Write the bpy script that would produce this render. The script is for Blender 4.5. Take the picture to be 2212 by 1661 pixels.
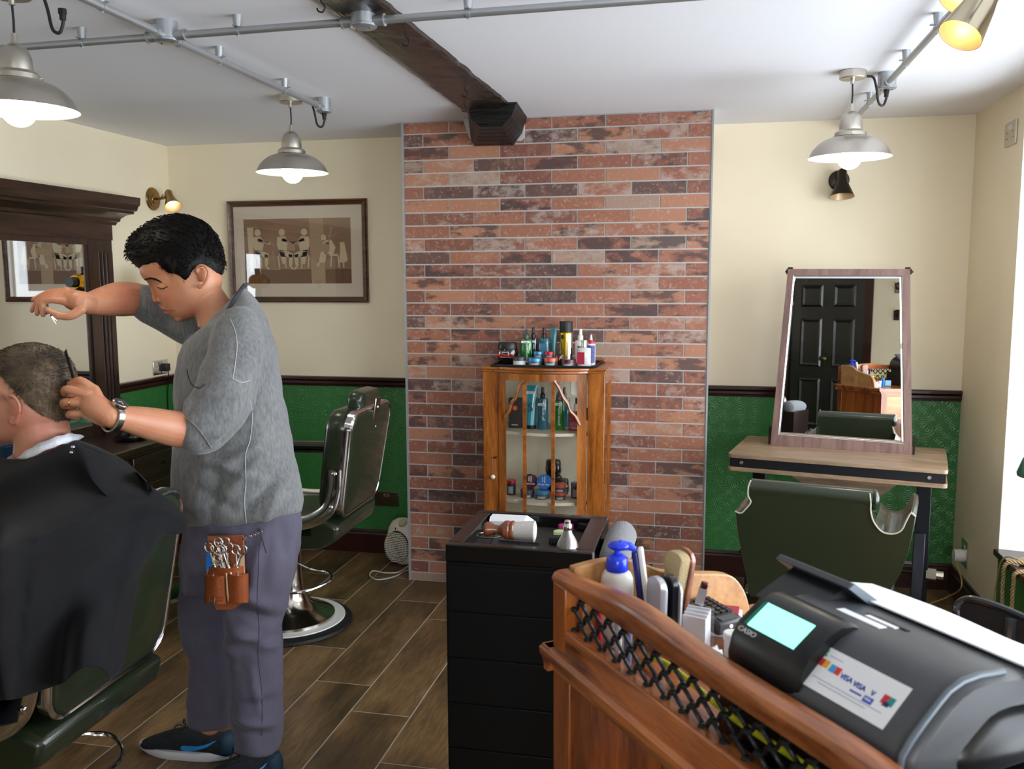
import bpy, bmesh, math, random
import numpy as np
from mathutils import Vector, Matrix, Euler, Quaternion
PI = math.pi; R = math.radians
random.seed(7)
scene = bpy.context.scene
for o in list(bpy.data.objects): bpy.data.objects.remove(o, do_unlink=True)
COL = scene.collection
# ------------------------------------------------------------------ camera
CF, CP, CY, CR, CH = 1930.2, .1161, .2158, -.0033, 1.6024
FW = Vector((-math.sin(CY)*math.cos(CP), math.cos(CY)*math.cos(CP), -math.sin(CP)))
RT0 = Vector((math.cos(CY), math.sin(CY), 0)); UP0 = RT0.cross(FW)
RT = RT0*math.cos(CR)+UP0*math.sin(CR); UP = UP0*math.cos(CR)-RT0*math.sin(CR)
CAM = Vector((0, 0, CH))
cd = bpy.data.cameras.new('camera'); cam = bpy.data.objects.new('camera', cd); COL.objects.link(cam)
cam.matrix_world = Matrix(((RT.x, UP.x, -FW.x, 0), (RT.y, UP.y, -FW.y, 0), (RT.z, UP.z, -FW.z, CH), (0, 0, 0, 1)))
cd.sensor_fit = 'HORIZONTAL'; cd.sensor_width = 36; cd.lens = CF/2212*36; cd.clip_start = .05; cd.clip_end = 60
cd.dof.use_dof = True; cd.dof.focus_distance = 3.2; cd.dof.aperture_fstop = 7.5
scene.camera = cam
scene.view_settings.view_transform = 'Standard'; scene.view_settings.look = 'None'
scene.view_settings.gamma = 1; scene.view_settings.exposure = 0.08; scene.view_settings.use_curve_mapping = False
# ------------------------------------------------------------------ sky and daylight
w = bpy.data.worlds.new('sky'); scene.world = w; w.use_nodes = True
wb = w.node_tree.nodes['Background']; wb.inputs[0].default_value = (.80, .90, 1, 1); wb.inputs[1].default_value = 2.2
def area(name, loc, target, sx, sy, power, color=(.86, .93, 1)):
    l = bpy.data.lights.new(name, 'AREA'); l.shape = 'RECTANGLE'; l.size = sx; l.size_y = sy; l.energy = power; l.color = color
    o = bpy.data.objects.new(name, l); COL.objects.link(o); o.location = loc
    o.rotation_euler = (Vector(target)-Vector(loc)).to_track_quat('-Z', 'Y').to_euler(); return o
area('daylight_side_window', (2.05, 1.9, 1.35), (0, 1.9, .85), 4.2, 1.7, 200)
area('daylight_front_window', (.63, -2.62, 1.55), (.45, 0, 1.35), 1.0, 1.15, 62)

def ray(px, py): return FW+RT*((px-1106)/CF)-UP*((py-830.5)/CF)
def onp(px, py, ax, v):
    d = ray(px, py); return CAM+d*((v-CAM[ax])/d[ax])
def AX(px, py, v): return onp(px, py, 0, v)
def AY(px, py, v): return onp(px, py, 1, v)
def AZ(px, py, v): return onp(px, py, 2, v)
def AD(px, py, v): return CAM+ray(px, py)*v
# ------------------------------------------------------------------ materials
def srgb(r, g, b):
    f = lambda c: (c/255/12.92) if c/255 <= .04045 else ((c/255+.055)/1.055)**2.4
    return (f(r), f(g), f(b), 1)
MATS = {}
def mat(name, col, rough=.5, metal=0, noise=0, nscale=20, bump=0, bscale=60, emit=0, trans=0, ior=1.45, coat=0, col2=None, stretch=None, spec=.5, sheen=0, alpha=1):
    if name in MATS: return MATS[name]
    m = bpy.data.materials.new(name); m.use_nodes = True; N = m.node_tree.nodes; L = m.node_tree.links
    b = N['Principled BSDF']; c = srgb(*col)
    b.inputs['Base Color'].default_value = c; b.inputs['Roughness'].default_value = rough; b.inputs['Metallic'].default_value = metal
    b.inputs['Specular IOR Level'].default_value = spec; b.inputs['IOR'].default_value = ior
    if coat: b.inputs['Coat Weight'].default_value = coat; b.inputs['Coat Roughness'].default_value = .08
    if sheen: b.inputs['Sheen Weight'].default_value = sheen
    if trans: b.inputs['Transmission Weight'].default_value = trans
    if alpha < 1: b.inputs['Alpha'].default_value = alpha
    if emit: b.inputs['Emission Color'].default_value = c; b.inputs['Emission Strength'].default_value = emit
    if noise or bump or col2:
        tc = N.new('ShaderNodeTexCoord'); mp = N.new('ShaderNodeMapping'); L.new(tc.outputs['Object'], mp.inputs[0])
        if stretch: mp.inputs['Scale'].default_value = stretch
    if noise or col2:
        n = N.new('ShaderNodeTexNoise'); n.inputs['Scale'].default_value = nscale; n.inputs['Detail'].default_value = 5; L.new(mp.outputs[0], n.inputs[0])
        r = N.new('ShaderNodeValToRGB'); L.new(n.outputs[0], r.inputs[0])
        r.color_ramp.elements[0].position = .33; r.color_ramp.elements[1].position = .67
        k = noise
        c2 = srgb(*col2) if col2 else tuple(min(1, x*(1+k)) for x in c[:3])+(1,)
        r.color_ramp.elements[0].color = c if col2 else tuple(x*(1-k) for x in c[:3])+(1,); r.color_ramp.elements[1].color = c2
        L.new(r.outputs[0], b.inputs['Base Color'])
    if bump:
        n2 = N.new('ShaderNodeTexNoise'); n2.inputs['Scale'].default_value = bscale; n2.inputs['Detail'].default_value = 4; L.new(mp.outputs[0], n2.inputs[0])
        bp = N.new('ShaderNodeBump'); bp.inputs['Strength'].default_value = bump; bp.inputs['Distance'].default_value = .01
        L.new(n2.outputs[0], bp.inputs['Height']); L.new(bp.outputs[0], b.inputs['Normal'])
    MATS[name] = m; return m
def wood(name, dark, light, scale=3, axis='X', rough=.35, coat=.3, dist=3, ring=8, bump=.05):
    if name in MATS: return MATS[name]
    m = bpy.data.materials.new(name); m.use_nodes = True; N = m.node_tree.nodes; L = m.node_tree.links; b = N['Principled BSDF']
    tc = N.new('ShaderNodeTexCoord'); mp = N.new('ShaderNodeMapping'); L.new(tc.outputs['Object'], mp.inputs[0])
    s = {'X': (.12, 1, 1), 'Y': (1, .12, 1), 'Z': (1, 1, .12)}[axis]; mp.inputs['Scale'].default_value = [q*scale for q in s]
    n = N.new('ShaderNodeTexNoise'); n.inputs['Scale'].default_value = ring; n.inputs['Detail'].default_value = 6; n.inputs['Distortion'].default_value = dist*.25; L.new(mp.outputs[0], n.inputs[0])
    n3 = N.new('ShaderNodeTexNoise'); n3.inputs['Scale'].default_value = ring*9; n3.inputs['Detail'].default_value = 4; L.new(mp.outputs[0], n3.inputs[0])
    mx = N.new('ShaderNodeMath'); mx.operation = 'MULTIPLY_ADD'; L.new(n3.outputs[0], mx.inputs[0]); mx.inputs[1].default_value = .35; L.new(n.outputs[0], mx.inputs[2])
    r = N.new('ShaderNodeValToRGB'); L.new(mx.outputs[0], r.inputs[0]); r.color_ramp.elements[0].position = .5; r.color_ramp.elements[1].position = .86
    r.color_ramp.elements[0].color = srgb(*dark); r.color_ramp.elements[1].color = srgb(*light)
    L.new(r.outputs[0], b.inputs['Base Color']); b.inputs['Roughness'].default_value = rough
    b.inputs['Coat Weight'].default_value = coat; b.inputs['Coat Roughness'].default_value = .15
    if bump:
        bp = N.new('ShaderNodeBump'); bp.inputs['Strength'].default_value = bump; bp.inputs['Distance'].default_value = .01; L.new(n3.outputs[0], bp.inputs['Height']); L.new(bp.outputs[0], b.inputs['Normal'])
    MATS[name] = m; return m
# ------------------------------------------------------------------ mesh helpers
def tag(o, label=None, cat=None, group=None, kind=None):
    if label: o['label'] = label
    if cat: o['category'] = cat
    if group: o['group'] = group
    if kind: o['kind'] = kind
    return o
def thing(name, label, cat, loc=(0, 0, 0), rotz=0, group=None, rot=None):
    o = bpy.data.objects.new(name, None); COL.objects.link(o); o.empty_display_size = .05
    e = Euler(rot) if rot else Euler((0, 0, rotz)); o.location = loc; o.rotation_euler = e
    o['_m'] = 0; del o['_m']
    MW[o.name] = Matrix.Translation(Vector(loc))@e.to_matrix().to_4x4()
    return tag(o, label, cat, group)
MW = {}
def obj(name, bm, m=None, parent=None, world=False, smooth=30, label=None, cat=None, group=None, kind=None, bevel=0, sub=0, loc=None):
    """link bm as one mesh object; world=True: vertices are world coordinates."""
    if isinstance(bm, bpy.types.Mesh): me = bm
    else:
        me = bpy.data.meshes.new(name); bmesh.ops.recalc_face_normals(bm, faces=bm.faces) if not getattr(bm, 'tag_norecalc', False) else None
        bm.to_mesh(me); bm.free()
    M = Matrix.Identity(4); p = parent
    if world and p is not None: me.transform(MW[p.name].inverted())
    if p is None and world:
        vs = [v.co for v in me.vertices]
        if vs:
            c = Vector(((min(v.x for v in vs)+max(v.x for v in vs))/2, (min(v.y for v in vs)+max(v.y for v in vs))/2, min(v.z for v in vs)))
            me.transform(Matrix.Translation(-c)); loc = c
    o = bpy.data.objects.new(name, me); COL.objects.link(o)
    if loc is not None: o.location = loc
    if parent is not None: o.parent = parent; MW[o.name] = MW[parent.name]@(Matrix.Translation(loc) if loc is not None else Matrix.Identity(4))
    else: MW[o.name] = Matrix.Translation(loc) if loc is not None else Matrix.Identity(4)
    if m is not None:
        for q in (m if isinstance(m, (list, tuple)) else [m]): me.materials.append(q)
    if smooth and len(me.polygons):
        me.polygons.foreach_set('use_smooth', [True]*len(me.polygons))
        if smooth < 180: me.set_sharp_from_angle(angle=R(smooth))
    if bevel:
        md = o.modifiers.new('bevel', 'BEVEL'); md.width = bevel; md.segments = 2; md.limit_method = 'ANGLE'; md.angle_limit = R(40)
    if sub: md = o.modifiers.new('sub', 'SUBSURF'); md.levels = sub; md.render_levels = sub
    return tag(o, label, cat, group, kind)
def objs(name, bm, *a, **k):
    """one object per connected piece of bm"""
    bm.verts.ensure_lookup_table(); seen = [False]*len(bm.verts); bm.verts.index_update(); out = []
    for v0 in bm.verts:
        if seen[v0.index]: continue
        st = [v0]; seen[v0.index] = True; isl = []
        while st:
            v = st.pop(); isl.append(v)
            for e in v.link_edges:
                q = e.other_vert(v)
                if not seen[q.index]: seen[q.index] = True; st.append(q)
        nb = bmesh.new(); mp = {v: nb.verts.new(v.co) for v in isl}; done = set()
        for v in isl:
            for f in v.link_faces:
                if f not in done: done.add(f); nb.faces.new([mp[q] for q in f.verts])
        out.append(obj(name, nb, *a, **k))
    bm.free(); return out
def NB(): return bmesh.new()
def aim(p, q):
    d = (Vector(q)-Vector(p)); return Matrix.Translation(Vector(p))@d.to_track_quat('Z', 'Y').to_matrix().to_4x4()
def box(bm, c, s, M=None, rz=0):
    T = Matrix.Translation(Vector(c))@Matrix.Rotation(rz, 4, 'Z')@Matrix.Diagonal((s[0], s[1], s[2], 1))
    if M is not None: T = M@T
    bmesh.ops.create_cube(bm, size=1, matrix=T); return bm
def bx(x0, x1, y0, y1, z0, z1, bm=None):
    bm = bm or NB(); return box(bm, ((x0+x1)/2, (y0+y1)/2, (z0+z1)/2), (x1-x0, y1-y0, z1-z0))
def cyl(bm, p, q, r, r2=None, n=20):
    p, q = Vector(p), Vector(q); h = (q-p).length
    bmesh.ops.create_cone(bm, cap_ends=True, segments=n, radius1=r, radius2=r if r2 is None else r2, depth=h, matrix=aim(p, q)@Matrix.Translation((0, 0, h/2))); return bm
def sph(bm, c, r, s=(1, 1, 1), n=16, M=None):
    T = Matrix.Translation(Vector(c))@Matrix.Diagonal((s[0], s[1], s[2], 1))
    if M is not None: T = M@T
    bmesh.ops.create_uvsphere(bm, u_segments=n, v_segments=max(6, n//2), radius=r, matrix=T); return bm
def lathe(bm, prof, M=None, n=32, cap=True):
    """prof: [(r, z)]"""
    M = M or Matrix.Identity(4); rings = []
    for r, z in prof:
        if r < 1e-5: rings.append([bm.verts.new(M@Vector((0, 0, z)))])
        else: rings.append([bm.verts.new(M@Vector((r*math.cos(2*PI*k/n), r*math.sin(2*PI*k/n), z))) for k in range(n)])
    for a, b in zip(rings, rings[1:]):
        for k in range(n):
            k2 = (k+1) % n
            if len(a) == 1 and len(b) == 1: continue
            if len(a) == 1: bm.faces.new((a[0], b[k], b[k2]))
            elif len(b) == 1: bm.faces.new((a[k], b[0], a[k2]))
            else: bm.faces.new((a[k], b[k], b[k2], a[k2]))
    if cap:
        for r_ in (rings[0], rings[-1]):
            if len(r_) > 2: bm.faces.new(r_)
    return bm
def catmull(pts, n=8, closed=False):
    P = [Vector(p) for p in pts]; out = []; m = len(P); segs = m if closed else m-1
    for i in range(segs):
        p1, p2 = P[i], P[(i+1) % m]
        p0 = P[i-1] if (i > 0 or closed) else p1*2-p2
        p3 = P[(i+2) % m] if (i+2 < m or closed) else p2*2-p1
        for k in range(n):
            t = k/n; out.append(.5*((2*p1)+(p2-p0)*t+(2*p0-5*p1+4*p2-p3)*t*t+(3*p1-p0-3*p2+p3)*t**3))
    if not closed: out.append(P[-1])
    return out
def tube(bm, pts, r, n=10, smooth=0, closed=False, flat=None, up=None):
    """sweep of a circle (or ellipse flat=(a, b) about `up`) along pts; r may be a list"""
    P = [Vector(p) for p in pts]
    if isinstance(r, (list, tuple)) and smooth:
        rr = catmull([Vector((q, 0, 0)) for q in r], smooth, closed); r = [q.x for q in rr]
    if smooth: P = catmull(P, smooth, closed)
    m = len(P); rs = list(r) if isinstance(r, (list, tuple)) else [r]*m
    rings = []; prev = None
    for i in range(m):
        a = P[i-1] if (i > 0 or closed) else P[i]; b = P[(i+1) % m] if (i < m-1 or closed) else P[i]
        t = (b-a).normalized()
        if up is not None:
            nx = Vector(up)-t*Vector(up).dot(t); nx.normalize()
        elif prev is None:
            nx = t.orthogonal().normalized()
        else:
            nx = prev-t*prev.dot(t); nx.normalize()
        prev = nx; ny = t.cross(nx); fa, fb = flat or (1, 1)
        rings.append([bm.verts.new(P[i]+nx*math.cos(2*PI*k/n)*rs[i]*fa+ny*math.sin(2*PI*k/n)*rs[i]*fb) for k in range(n)])
    for i in range(m if closed else m-1):
        a, b = rings[i], rings[(i+1) % m]
        for k in range(n): bm.faces.new((a[k], a[(k+1) % n], b[(k+1) % n], b[k]))
    if not closed: bm.faces.new(rings[0]); bm.faces.new(rings[-1])
    return bm
def prism(bm, poly, h, M=None):
    """extrude polygon [(x, y)] by h along z"""
    M = M or Matrix.Identity(4)
    a = [bm.verts.new(M@Vector((x, y, 0))) for x, y in poly]; b = [bm.verts.new(M@Vector((x, y, h))) for x, y in poly]
    n = len(poly); bm.faces.new(a[::-1]); bm.faces.new(b)
    for k in range(n): bm.faces.new((a[k], a[(k+1) % n], b[(k+1) % n], b[k]))
    return bm
def loft(bm, rings, cap=True, closed=True):
    """rings: lists of Vectors with equal counts"""
    V = [[bm.verts.new(p) for p in r] for r in rings]; n = len(V[0])
    for a, b in zip(V, V[1:]):
        for k in range(n if closed else n-1): bm.faces.new((a[k], a[(k+1) % n], b[(k+1) % n], b[k]))
    if cap and closed: bm.faces.new(V[0][::-1]); bm.faces.new(V[-1])
    return bm
def grid(bm, f, nu, nv, closed_u=False):
    V = [[bm.verts.new(f(i/(nu if closed_u else nu-1), j/(nv-1))) for i in range(nu)] for j in range(nv)]
    for j in range(nv-1):
        for i in range(nu if closed_u else nu-1): bm.faces.new((V[j][i], V[j][(i+1) % nu], V[j+1][(i+1) % nu], V[j+1][i]))
    return bm
def frame_m(o, x, y):
    """matrix with origin o, local x along x, local y along (orthogonalised) y"""
    x = Vector(x).normalized(); y = Vector(y); y = (y-x*y.dot(x)).normalized(); z = x.cross(y)
    return Matrix(((x.x, y.x, z.x, o[0]), (x.y, y.y, z.y, o[1]), (x.z, y.z, z.z, o[2]), (0, 0, 0, 1)))
def text_mesh(body, size, depth=.0004, bold=0):
    c = bpy.data.curves.new('t', 'FONT'); c.body = body; c.size = size; c.extrude = depth; c.align_x = 'CENTER'; c.align_y = 'CENTER'; c.offset = bold; c.resolution_u = 3
    o = bpy.data.objects.new('t', c); COL.objects.link(o)
    dg = bpy.context.evaluated_depsgraph_get(); me = bpy.data.meshes.new_from_object(o.evaluated_get(dg)); bpy.data.objects.remove(o); return me
def text(name, body, size, m, parent, M, world=True, depth=.0004, sx=1, bold=0, label=None):
    """M: world matrix (local x reading direction, z out of the surface)"""
    me = text_mesh(body, size, depth, bold); me.transform(M@Matrix.Diagonal((sx, 1, 1, 1)))
    me.materials.clear()
    return obj(name, me, m, parent, world=world, smooth=0, label=label)
def rnd_attr(me_bm):
    return me_bm.loops.layers.float_color.new('rnd')
# common materials
BLACK = mat('black_plastic', (20, 20, 22), .35); CHROME = mat('chrome', (225, 225, 228), .12, 1)
STEEL = mat('brushed_nickel', (206, 200, 190), .36, 1); GALV = mat('galvanised_steel', (178, 182, 186), .38, .75)
WHITEP = mat('white_plastic', (225, 224, 218), .4); BRASS = mat('aged_brass', (150, 122, 80), .3, 1)
RUBBER = mat('black_rubber', (16, 16, 17), .6); GOLD = mat('gold', (235, 180, 70), .2, 1)
PAPER = mat('white_paper', (236, 236, 240), .6)
# ------------------------------------------------------------------ the room
XL, XR, YB, YF, H = -3.16, 1.26, 4.87, -2.3, 2.4
BL, BR, YC, RZ = -1.54, .004, 4.44, 1.035
cream = mat('cream_paint', (240, 228, 200), .55, noise=.02, nscale=3, bump=.03, bscale=300)
white = mat('ceiling_paint', (238, 238, 242), .8, bump=.03, bscale=40)
revealw = mat('white_reveal_paint', (245, 244, 238), .6)
mahog = mat('mahogany_trim', (48, 20, 16), .28, noise=.25, nscale=9, coat=.3)
def green_mat():
    m = bpy.data.materials.new('green_anaglypta'); m.use_nodes = True; N = m.node_tree.nodes; L = m.node_tree.links; b = N['Principled BSDF']
    b.inputs['Base Color'].default_value = srgb(52, 116, 56); b.inputs['Roughness'].default_value = .33
    tc = N.new('ShaderNodeTexCoord'); mp = N.new('ShaderNodeMapping'); L.new(tc.outputs['Object'], mp.inputs[0])
    v = N.new('ShaderNodeTexVoronoi'); v.inputs['Scale'].default_value = 13; v.inputs['Randomness'].default_value = .25; L.new(mp.outputs[0], v.inputs[0])
    s = N.new('ShaderNodeMath'); s.operation = 'MULTIPLY'; s.inputs[1].default_value = 55; L.new(v.outputs['Distance'], s.inputs[0])
    s2 = N.new('ShaderNodeMath'); s2.operation = 'SINE'; L.new(s.outputs[0], s2.inputs[0])
    n = N.new('ShaderNodeTexNoise'); n.inputs['Scale'].default_value = 90; n.inputs['Detail'].default_value = 3; L.new(mp.outputs[0], n.inputs[0])
    a = N.new('ShaderNodeMath'); a.operation = 'MULTIPLY_ADD'; L.new(n.outputs[0], a.inputs[0]); a.inputs[1].default_value = 3.0; L.new(s2.outputs[0], a.inputs[2])
    bp = N.new('ShaderNodeBump'); bp.inputs['Strength'].default_value = .35; bp.inputs['Distance'].default_value = .0015
    L.new(a.outputs[0], bp.inputs['Height']); L.new(bp.outputs[0], b.inputs['Normal']); return m
green = green_mat()
def struct(name, bm, m, **k): return obj(name, bm, m, world=True, kind='structure', smooth=0, **k)
# back wall in two finishes, built as solid slabs
struct('wall_back', bx(XL-.15, XR+.15, YB, YB+.15, -.05, H+.05), cream)
struct('trim_1', bx(XL, BL, YB-.006, YB+.01, .13, RZ-.03), green); struct('trim_2', bx(BR, XR, YB-.006, YB+.01, .13, RZ-.03), green)
struct('wall_left', bx(XL-.15, XL, YF, YB+.15, -.05, H+.05), cream)
struct('trim_3', bx(XL-.01, XL+.006, YF, YB, .13, RZ-.03), green)
def moulded(name, p, q, z0, z1, n, prof, m=None):
    """profile [(out, t)] swept from p to q; n = outward normal"""
    bm = NB(); n = Vector(n); rings = []
    for e in (p, q): rings.append([Vector((e[0], e[1], 0))+n*o+Vector((0, 0, z0+(z1-z0)*t)) for o, t in prof])
    loft(bm, rings); return struct(name, bm, m or mahog)
dado = [(-.004, 0), (.012, 0), (.014, .2), (.022, .28), (.022, .5), (.016, .56), (.03, .7), (.03, .92), (.022, 1), (-.004, 1)]
skirt = [(-.004, 0), (.02, 0), (.02, .8), (.013, .86), (.017, .9), (.012, 1), (-.004, 1)]
moulded('trim_4', (XL, YB), (BL, YB), RZ-.045, RZ+.012, (0, -1, 0), dado); moulded('trim_5', (BR, YB), (XR, YB), RZ-.05, RZ+.007, (0, -1, 0), dado)
moulded('trim_6', (XL, YF), (XL, YB), RZ-.045, RZ+.012, (1, 0, 0), dado)
moulded('baseboard_back_left', (XL, YB), (BL, YB), 0, .14, (0, -1, 0), skirt); moulded('baseboard_back_right', (BR, YB), (XR, YB), 0, .14, (0, -1, 0), skirt)
moulded('baseboard_left', (XL, YF), (XL, YB), 0, .14, (1, 0, 0), skirt); moulded('baseboard_right', (XR, YB), (XR, 4.16), 0, .14, (-1, 0, 0), skirt)
# right wall: pier, window bay with green panel below the sill, splayed white reveal
WY1, WY0, SZ, WH = 4.16, -.1, .431, 2.22
struct('wall_right', bx(XR, XR+.5, WY1, YB+.15, -.05, H+.05), [cream])
bm = NB(); bx(XR, XR+.5, YF, WY0, -.05, H+.05, bm); bx(XR, XR+.5, WY0, WY1, WH, H+.05, bm); struct('wall_right_lintel', bm, cream)
struct('wall_right_below_sill', bx(XR+.002, XR+.45, WY0, WY1, -.05, SZ-.03), green)
bm = NB(); prism(bm, [(XR+.001, WY1+.001), (XR+.45, WY1+.001), (XR+.45, WY1-.10), (XR+.001, WY1-.004)], WH-SZ, Matrix.Translation((0, 0, SZ))); struct('trim_7', bm, revealw)
struct('trim_8', bx(XR-.02, XR+.45, WY0, WY1-.002, SZ-.028, SZ), mahog, bevel=.004)
bm = NB()
for z in (SZ, 1.30, WH-.05): bx(XR+.38, XR+.43, WY0, WY1-.1, z, z+.05, bm)
for k in range(6):
    y = WY0+(WY1-.1-WY0-.05)*k/5; bx(XR+.38, XR+.43, y, y+.05, SZ, WH, bm)
wn = struct('window_1', bm, revealw)
def thin_glass(name, tint=(1, 1, 1, 1), refl=1.5):
    m = bpy.data.materials.new(name); m.use_nodes = True; N = m.node_tree.nodes; L = m.node_tree.links; N.remove(N['Principled BSDF'])
    t = N.new('ShaderNodeBsdfTransparent'); t.inputs[0].default_value = tint; g_ = N.new('ShaderNodeBsdfGlossy'); g_.inputs['Roughness'].default_value = .02
    fr = N.new('ShaderNodeFresnel'); ge = N.new('ShaderNodeNewGeometry'); mi = N.new('ShaderNodeMix'); mi.inputs[2].default_value = refl; mi.inputs[3].default_value = 1/refl; L.new(ge.outputs['Backfacing'], mi.inputs[0]); L.new(mi.outputs[0], fr.inputs[0]); mx = N.new('ShaderNodeMixShader')
    L.new(fr.outputs[0], mx.inputs[0]); L.new(t.outputs[0], mx.inputs[1]); L.new(g_.outputs[0], mx.inputs[2]); L.new(mx.outputs[0], N['Material Output'].inputs[0]); return m
glassm = thin_glass('window_glass')
obj('pane', bx(XR+.40, XR+.404, WY0, WY1-.1, SZ, WH), glassm, wn, world=True)
# front wall behind the camera with door and window
DX0, DX1, DH, FX0, FX1, FZ0, FZ1 = -2.0, -1.13, 2.03, .12, 1.14, .95, 2.12
bm = NB(); bx(XL, DX0, YF-.15, YF, -.05, H+.05, bm); bx(DX0, DX1, YF-.15, YF, DH+.28, H+.05, bm); bx(DX1, FX0, YF-.15, YF, -.05, H+.05, bm); bx(FX1, XR+.15, YF-.15, YF, -.05, H+.05, bm)
bx(FX0, FX1, YF-.15, YF, -.05, FZ0, bm); bx(FX0, FX1, YF-.15, YF, FZ1, H+.05, bm); struct('wall_front', bm, cream)
bm = NB()
for x in (FX0, (FX0+FX1)/2-.02, FX1-.04): bx(x, x+.04, YF-.1, YF-.05, FZ0, FZ1, bm)
for z in (FZ0, FZ1-.04): bx(FX0, FX1, YF-.1, YF-.05, z, z+.04, bm)
w2 = struct('window_2', bm, revealw); obj('pane', bx(FX0, FX1, YF-.08, YF-.076, FZ0, FZ1), glassm, w2, world=True)
# black panelled front door with mahogany surround, seen in the vanity mirror
blkdoor = wood('black_gloss_grained_door', (7, 8, 9), (16, 17, 18), 3, 'Z', .16, .8, ring=12, bump=.35)
d1 = struct('door_1', bx(DX0, DX1, YF-.06, YF-.02, .01, DH), blkdoor)
W3 = (DX1-DX0)
for cx in (DX0+W3*.28, DX0+W3*.72):
    for z0, z1 in ((.2, .78), (.92, 1.5), (1.64, 1.9)):
        bm = NB(); hw = W3*.15; yy = YF-.02
        o_ = [(cx-hw, z0), (cx+hw, z0), (cx+hw, z1), (cx-hw, z1)]; i1 = [(cx-hw+.02, z0+.02), (cx+hw-.02, z0+.02), (cx+hw-.02, z1-.02), (cx-hw+.02, z1-.02)]; i2 = [(cx-hw+.045, z0+.045), (cx+hw-.045, z0+.045), (cx+hw-.045, z1-.045), (cx-hw+.045, z1-.045)]
        loft(bm, [[Vector((x, yy, z)) for x, z in o_], [Vector((x, yy+.014, z)) for x, z in i1], [Vector((x, yy+.004, z)) for x, z in i2]]); obj('door_panel', bm, blkdoor, d1, world=True, smooth=0)
obj('door_knob', sph(NB(), (DX1-W3*.5+.0, YF+.03, 1.02), .03, n=16), mat('brass_knob', (120, 140, 70), .2, .9), d1, world=True)
for nm_, q in (('trim_13', (DX0-.09, DX0, 0, DH+.28)), ('trim_14', (DX1, DX1+.09, 0, DH+.28)), ('trim_15', (DX0, DX1, DH+.005, DH+.06)), ('trim_16', (DX0, DX1, DH+.23, DH+.28))):
    struct(nm_, bx(q[0], q[1], YF-.15, YF+.02, q[2], q[3]), mahog)
w3_ = struct('window_3', bx(DX0, DX1, YF-.1, YF-.09, DH+.06, DH+.23), glassm)
struct('wall_hall', bx(DX0-.4, DX1+.4, YF-1.1, YF-1.0, -.05, H+.05), cream)
moulded_later = True
struct('ceiling', bx(XL-.15, XR+.6, YF-.15, YB+.15, H, H+.15), white)
# floor: long wood-look tiles
def floor_mat():
    m = bpy.data.materials.new('wood_look_tile'); m.use_nodes = True; N = m.node_tree.nodes; L = m.node_tree.links; b = N['Principled BSDF']
    at = N.new('ShaderNodeAttribute'); at.attribute_name = 'rnd'; tc = N.new('ShaderNodeTexCoord')
    ad = N.new('ShaderNodeVectorMath'); ad.operation = 'MULTIPLY_ADD'; L.new(at.outputs['Color'], ad.inputs[0]); ad.inputs[1].default_value = (9, 9, 9); L.new(tc.outputs['Object'], ad.inputs[2])
    mp = N.new('ShaderNodeMapping'); mp.inputs['Scale'].default_value = (1, .3, 1); L.new(ad.outputs[0], mp.inputs[0])
    n = N.new('ShaderNodeTexNoise'); n.inputs['Scale'].default_value = 6; n.inputs['Detail'].default_value = 7; n.inputs['Roughness'].default_value = .62; L.new(mp.outputs[0], n.inputs[0])
    mp2 = N.new('ShaderNodeMapping'); mp2.inputs['Scale'].default_value = (1, .12, 1); L.new(ad.outputs[0], mp2.inputs[0])
    n2 = N.new('ShaderNodeTexNoise'); n2.inputs['Scale'].default_value = 90; n2.inputs['Detail'].default_value = 4; L.new(mp2.outputs[0], n2.inputs[0])
    r = N.new('ShaderNodeValToRGB'); L.new(n.outputs[0], r.inputs[0]); e = r.color_ramp.elements
    e[0].position = .32; e[0].color = srgb(70, 56, 36); e[1].position = .72; e[1].color = srgb(158, 124, 82); q = e.new(.5); q.color = srgb(112, 86, 55)
    mx = N.new('ShaderNodeMix'); mx.data_type = 'RGBA'; mx.blend_type = 'MULTIPLY'; mx.inputs['Factor'].default_value = .75
    r2 = N.new('ShaderNodeValToRGB'); L.new(n2.outputs[0], r2.inputs[0]); r2.color_ramp.elements[0].position = .3; r2.color_ramp.elements[1].position = .62; r2.color_ramp.elements[0].color = (.45, .45, .42, 1)
    L.new(r.outputs[0], mx.inputs[6]); L.new(r2.outputs[0], mx.inputs[7])
    hs = N.new('ShaderNodeHueSaturation'); L.new(mx.outputs[2], hs.inputs['Color']); sp = N.new('ShaderNodeSeparateColor'); L.new(at.outputs['Color'], sp.inputs[0])
    mr = N.new('ShaderNodeMapRange'); mr.inputs['To Min'].default_value = .8; mr.inputs['To Max'].default_value = 1.2; L.new(sp.outputs[0], mr.inputs[0]); L.new(mr.outputs[0], hs.inputs['Value'])
    L.new(hs.outputs[0], b.inputs['Base Color']); b.inputs['Roughness'].default_value = .42
    bp = N.new('ShaderNodeBump'); bp.inputs['Strength'].default_value = .3; bp.inputs['Distance'].default_value = .002; L.new(n2.outputs[0], bp.inputs['Height']); L.new(bp.outputs[0], b.inputs['Normal'])
    return m
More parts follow.
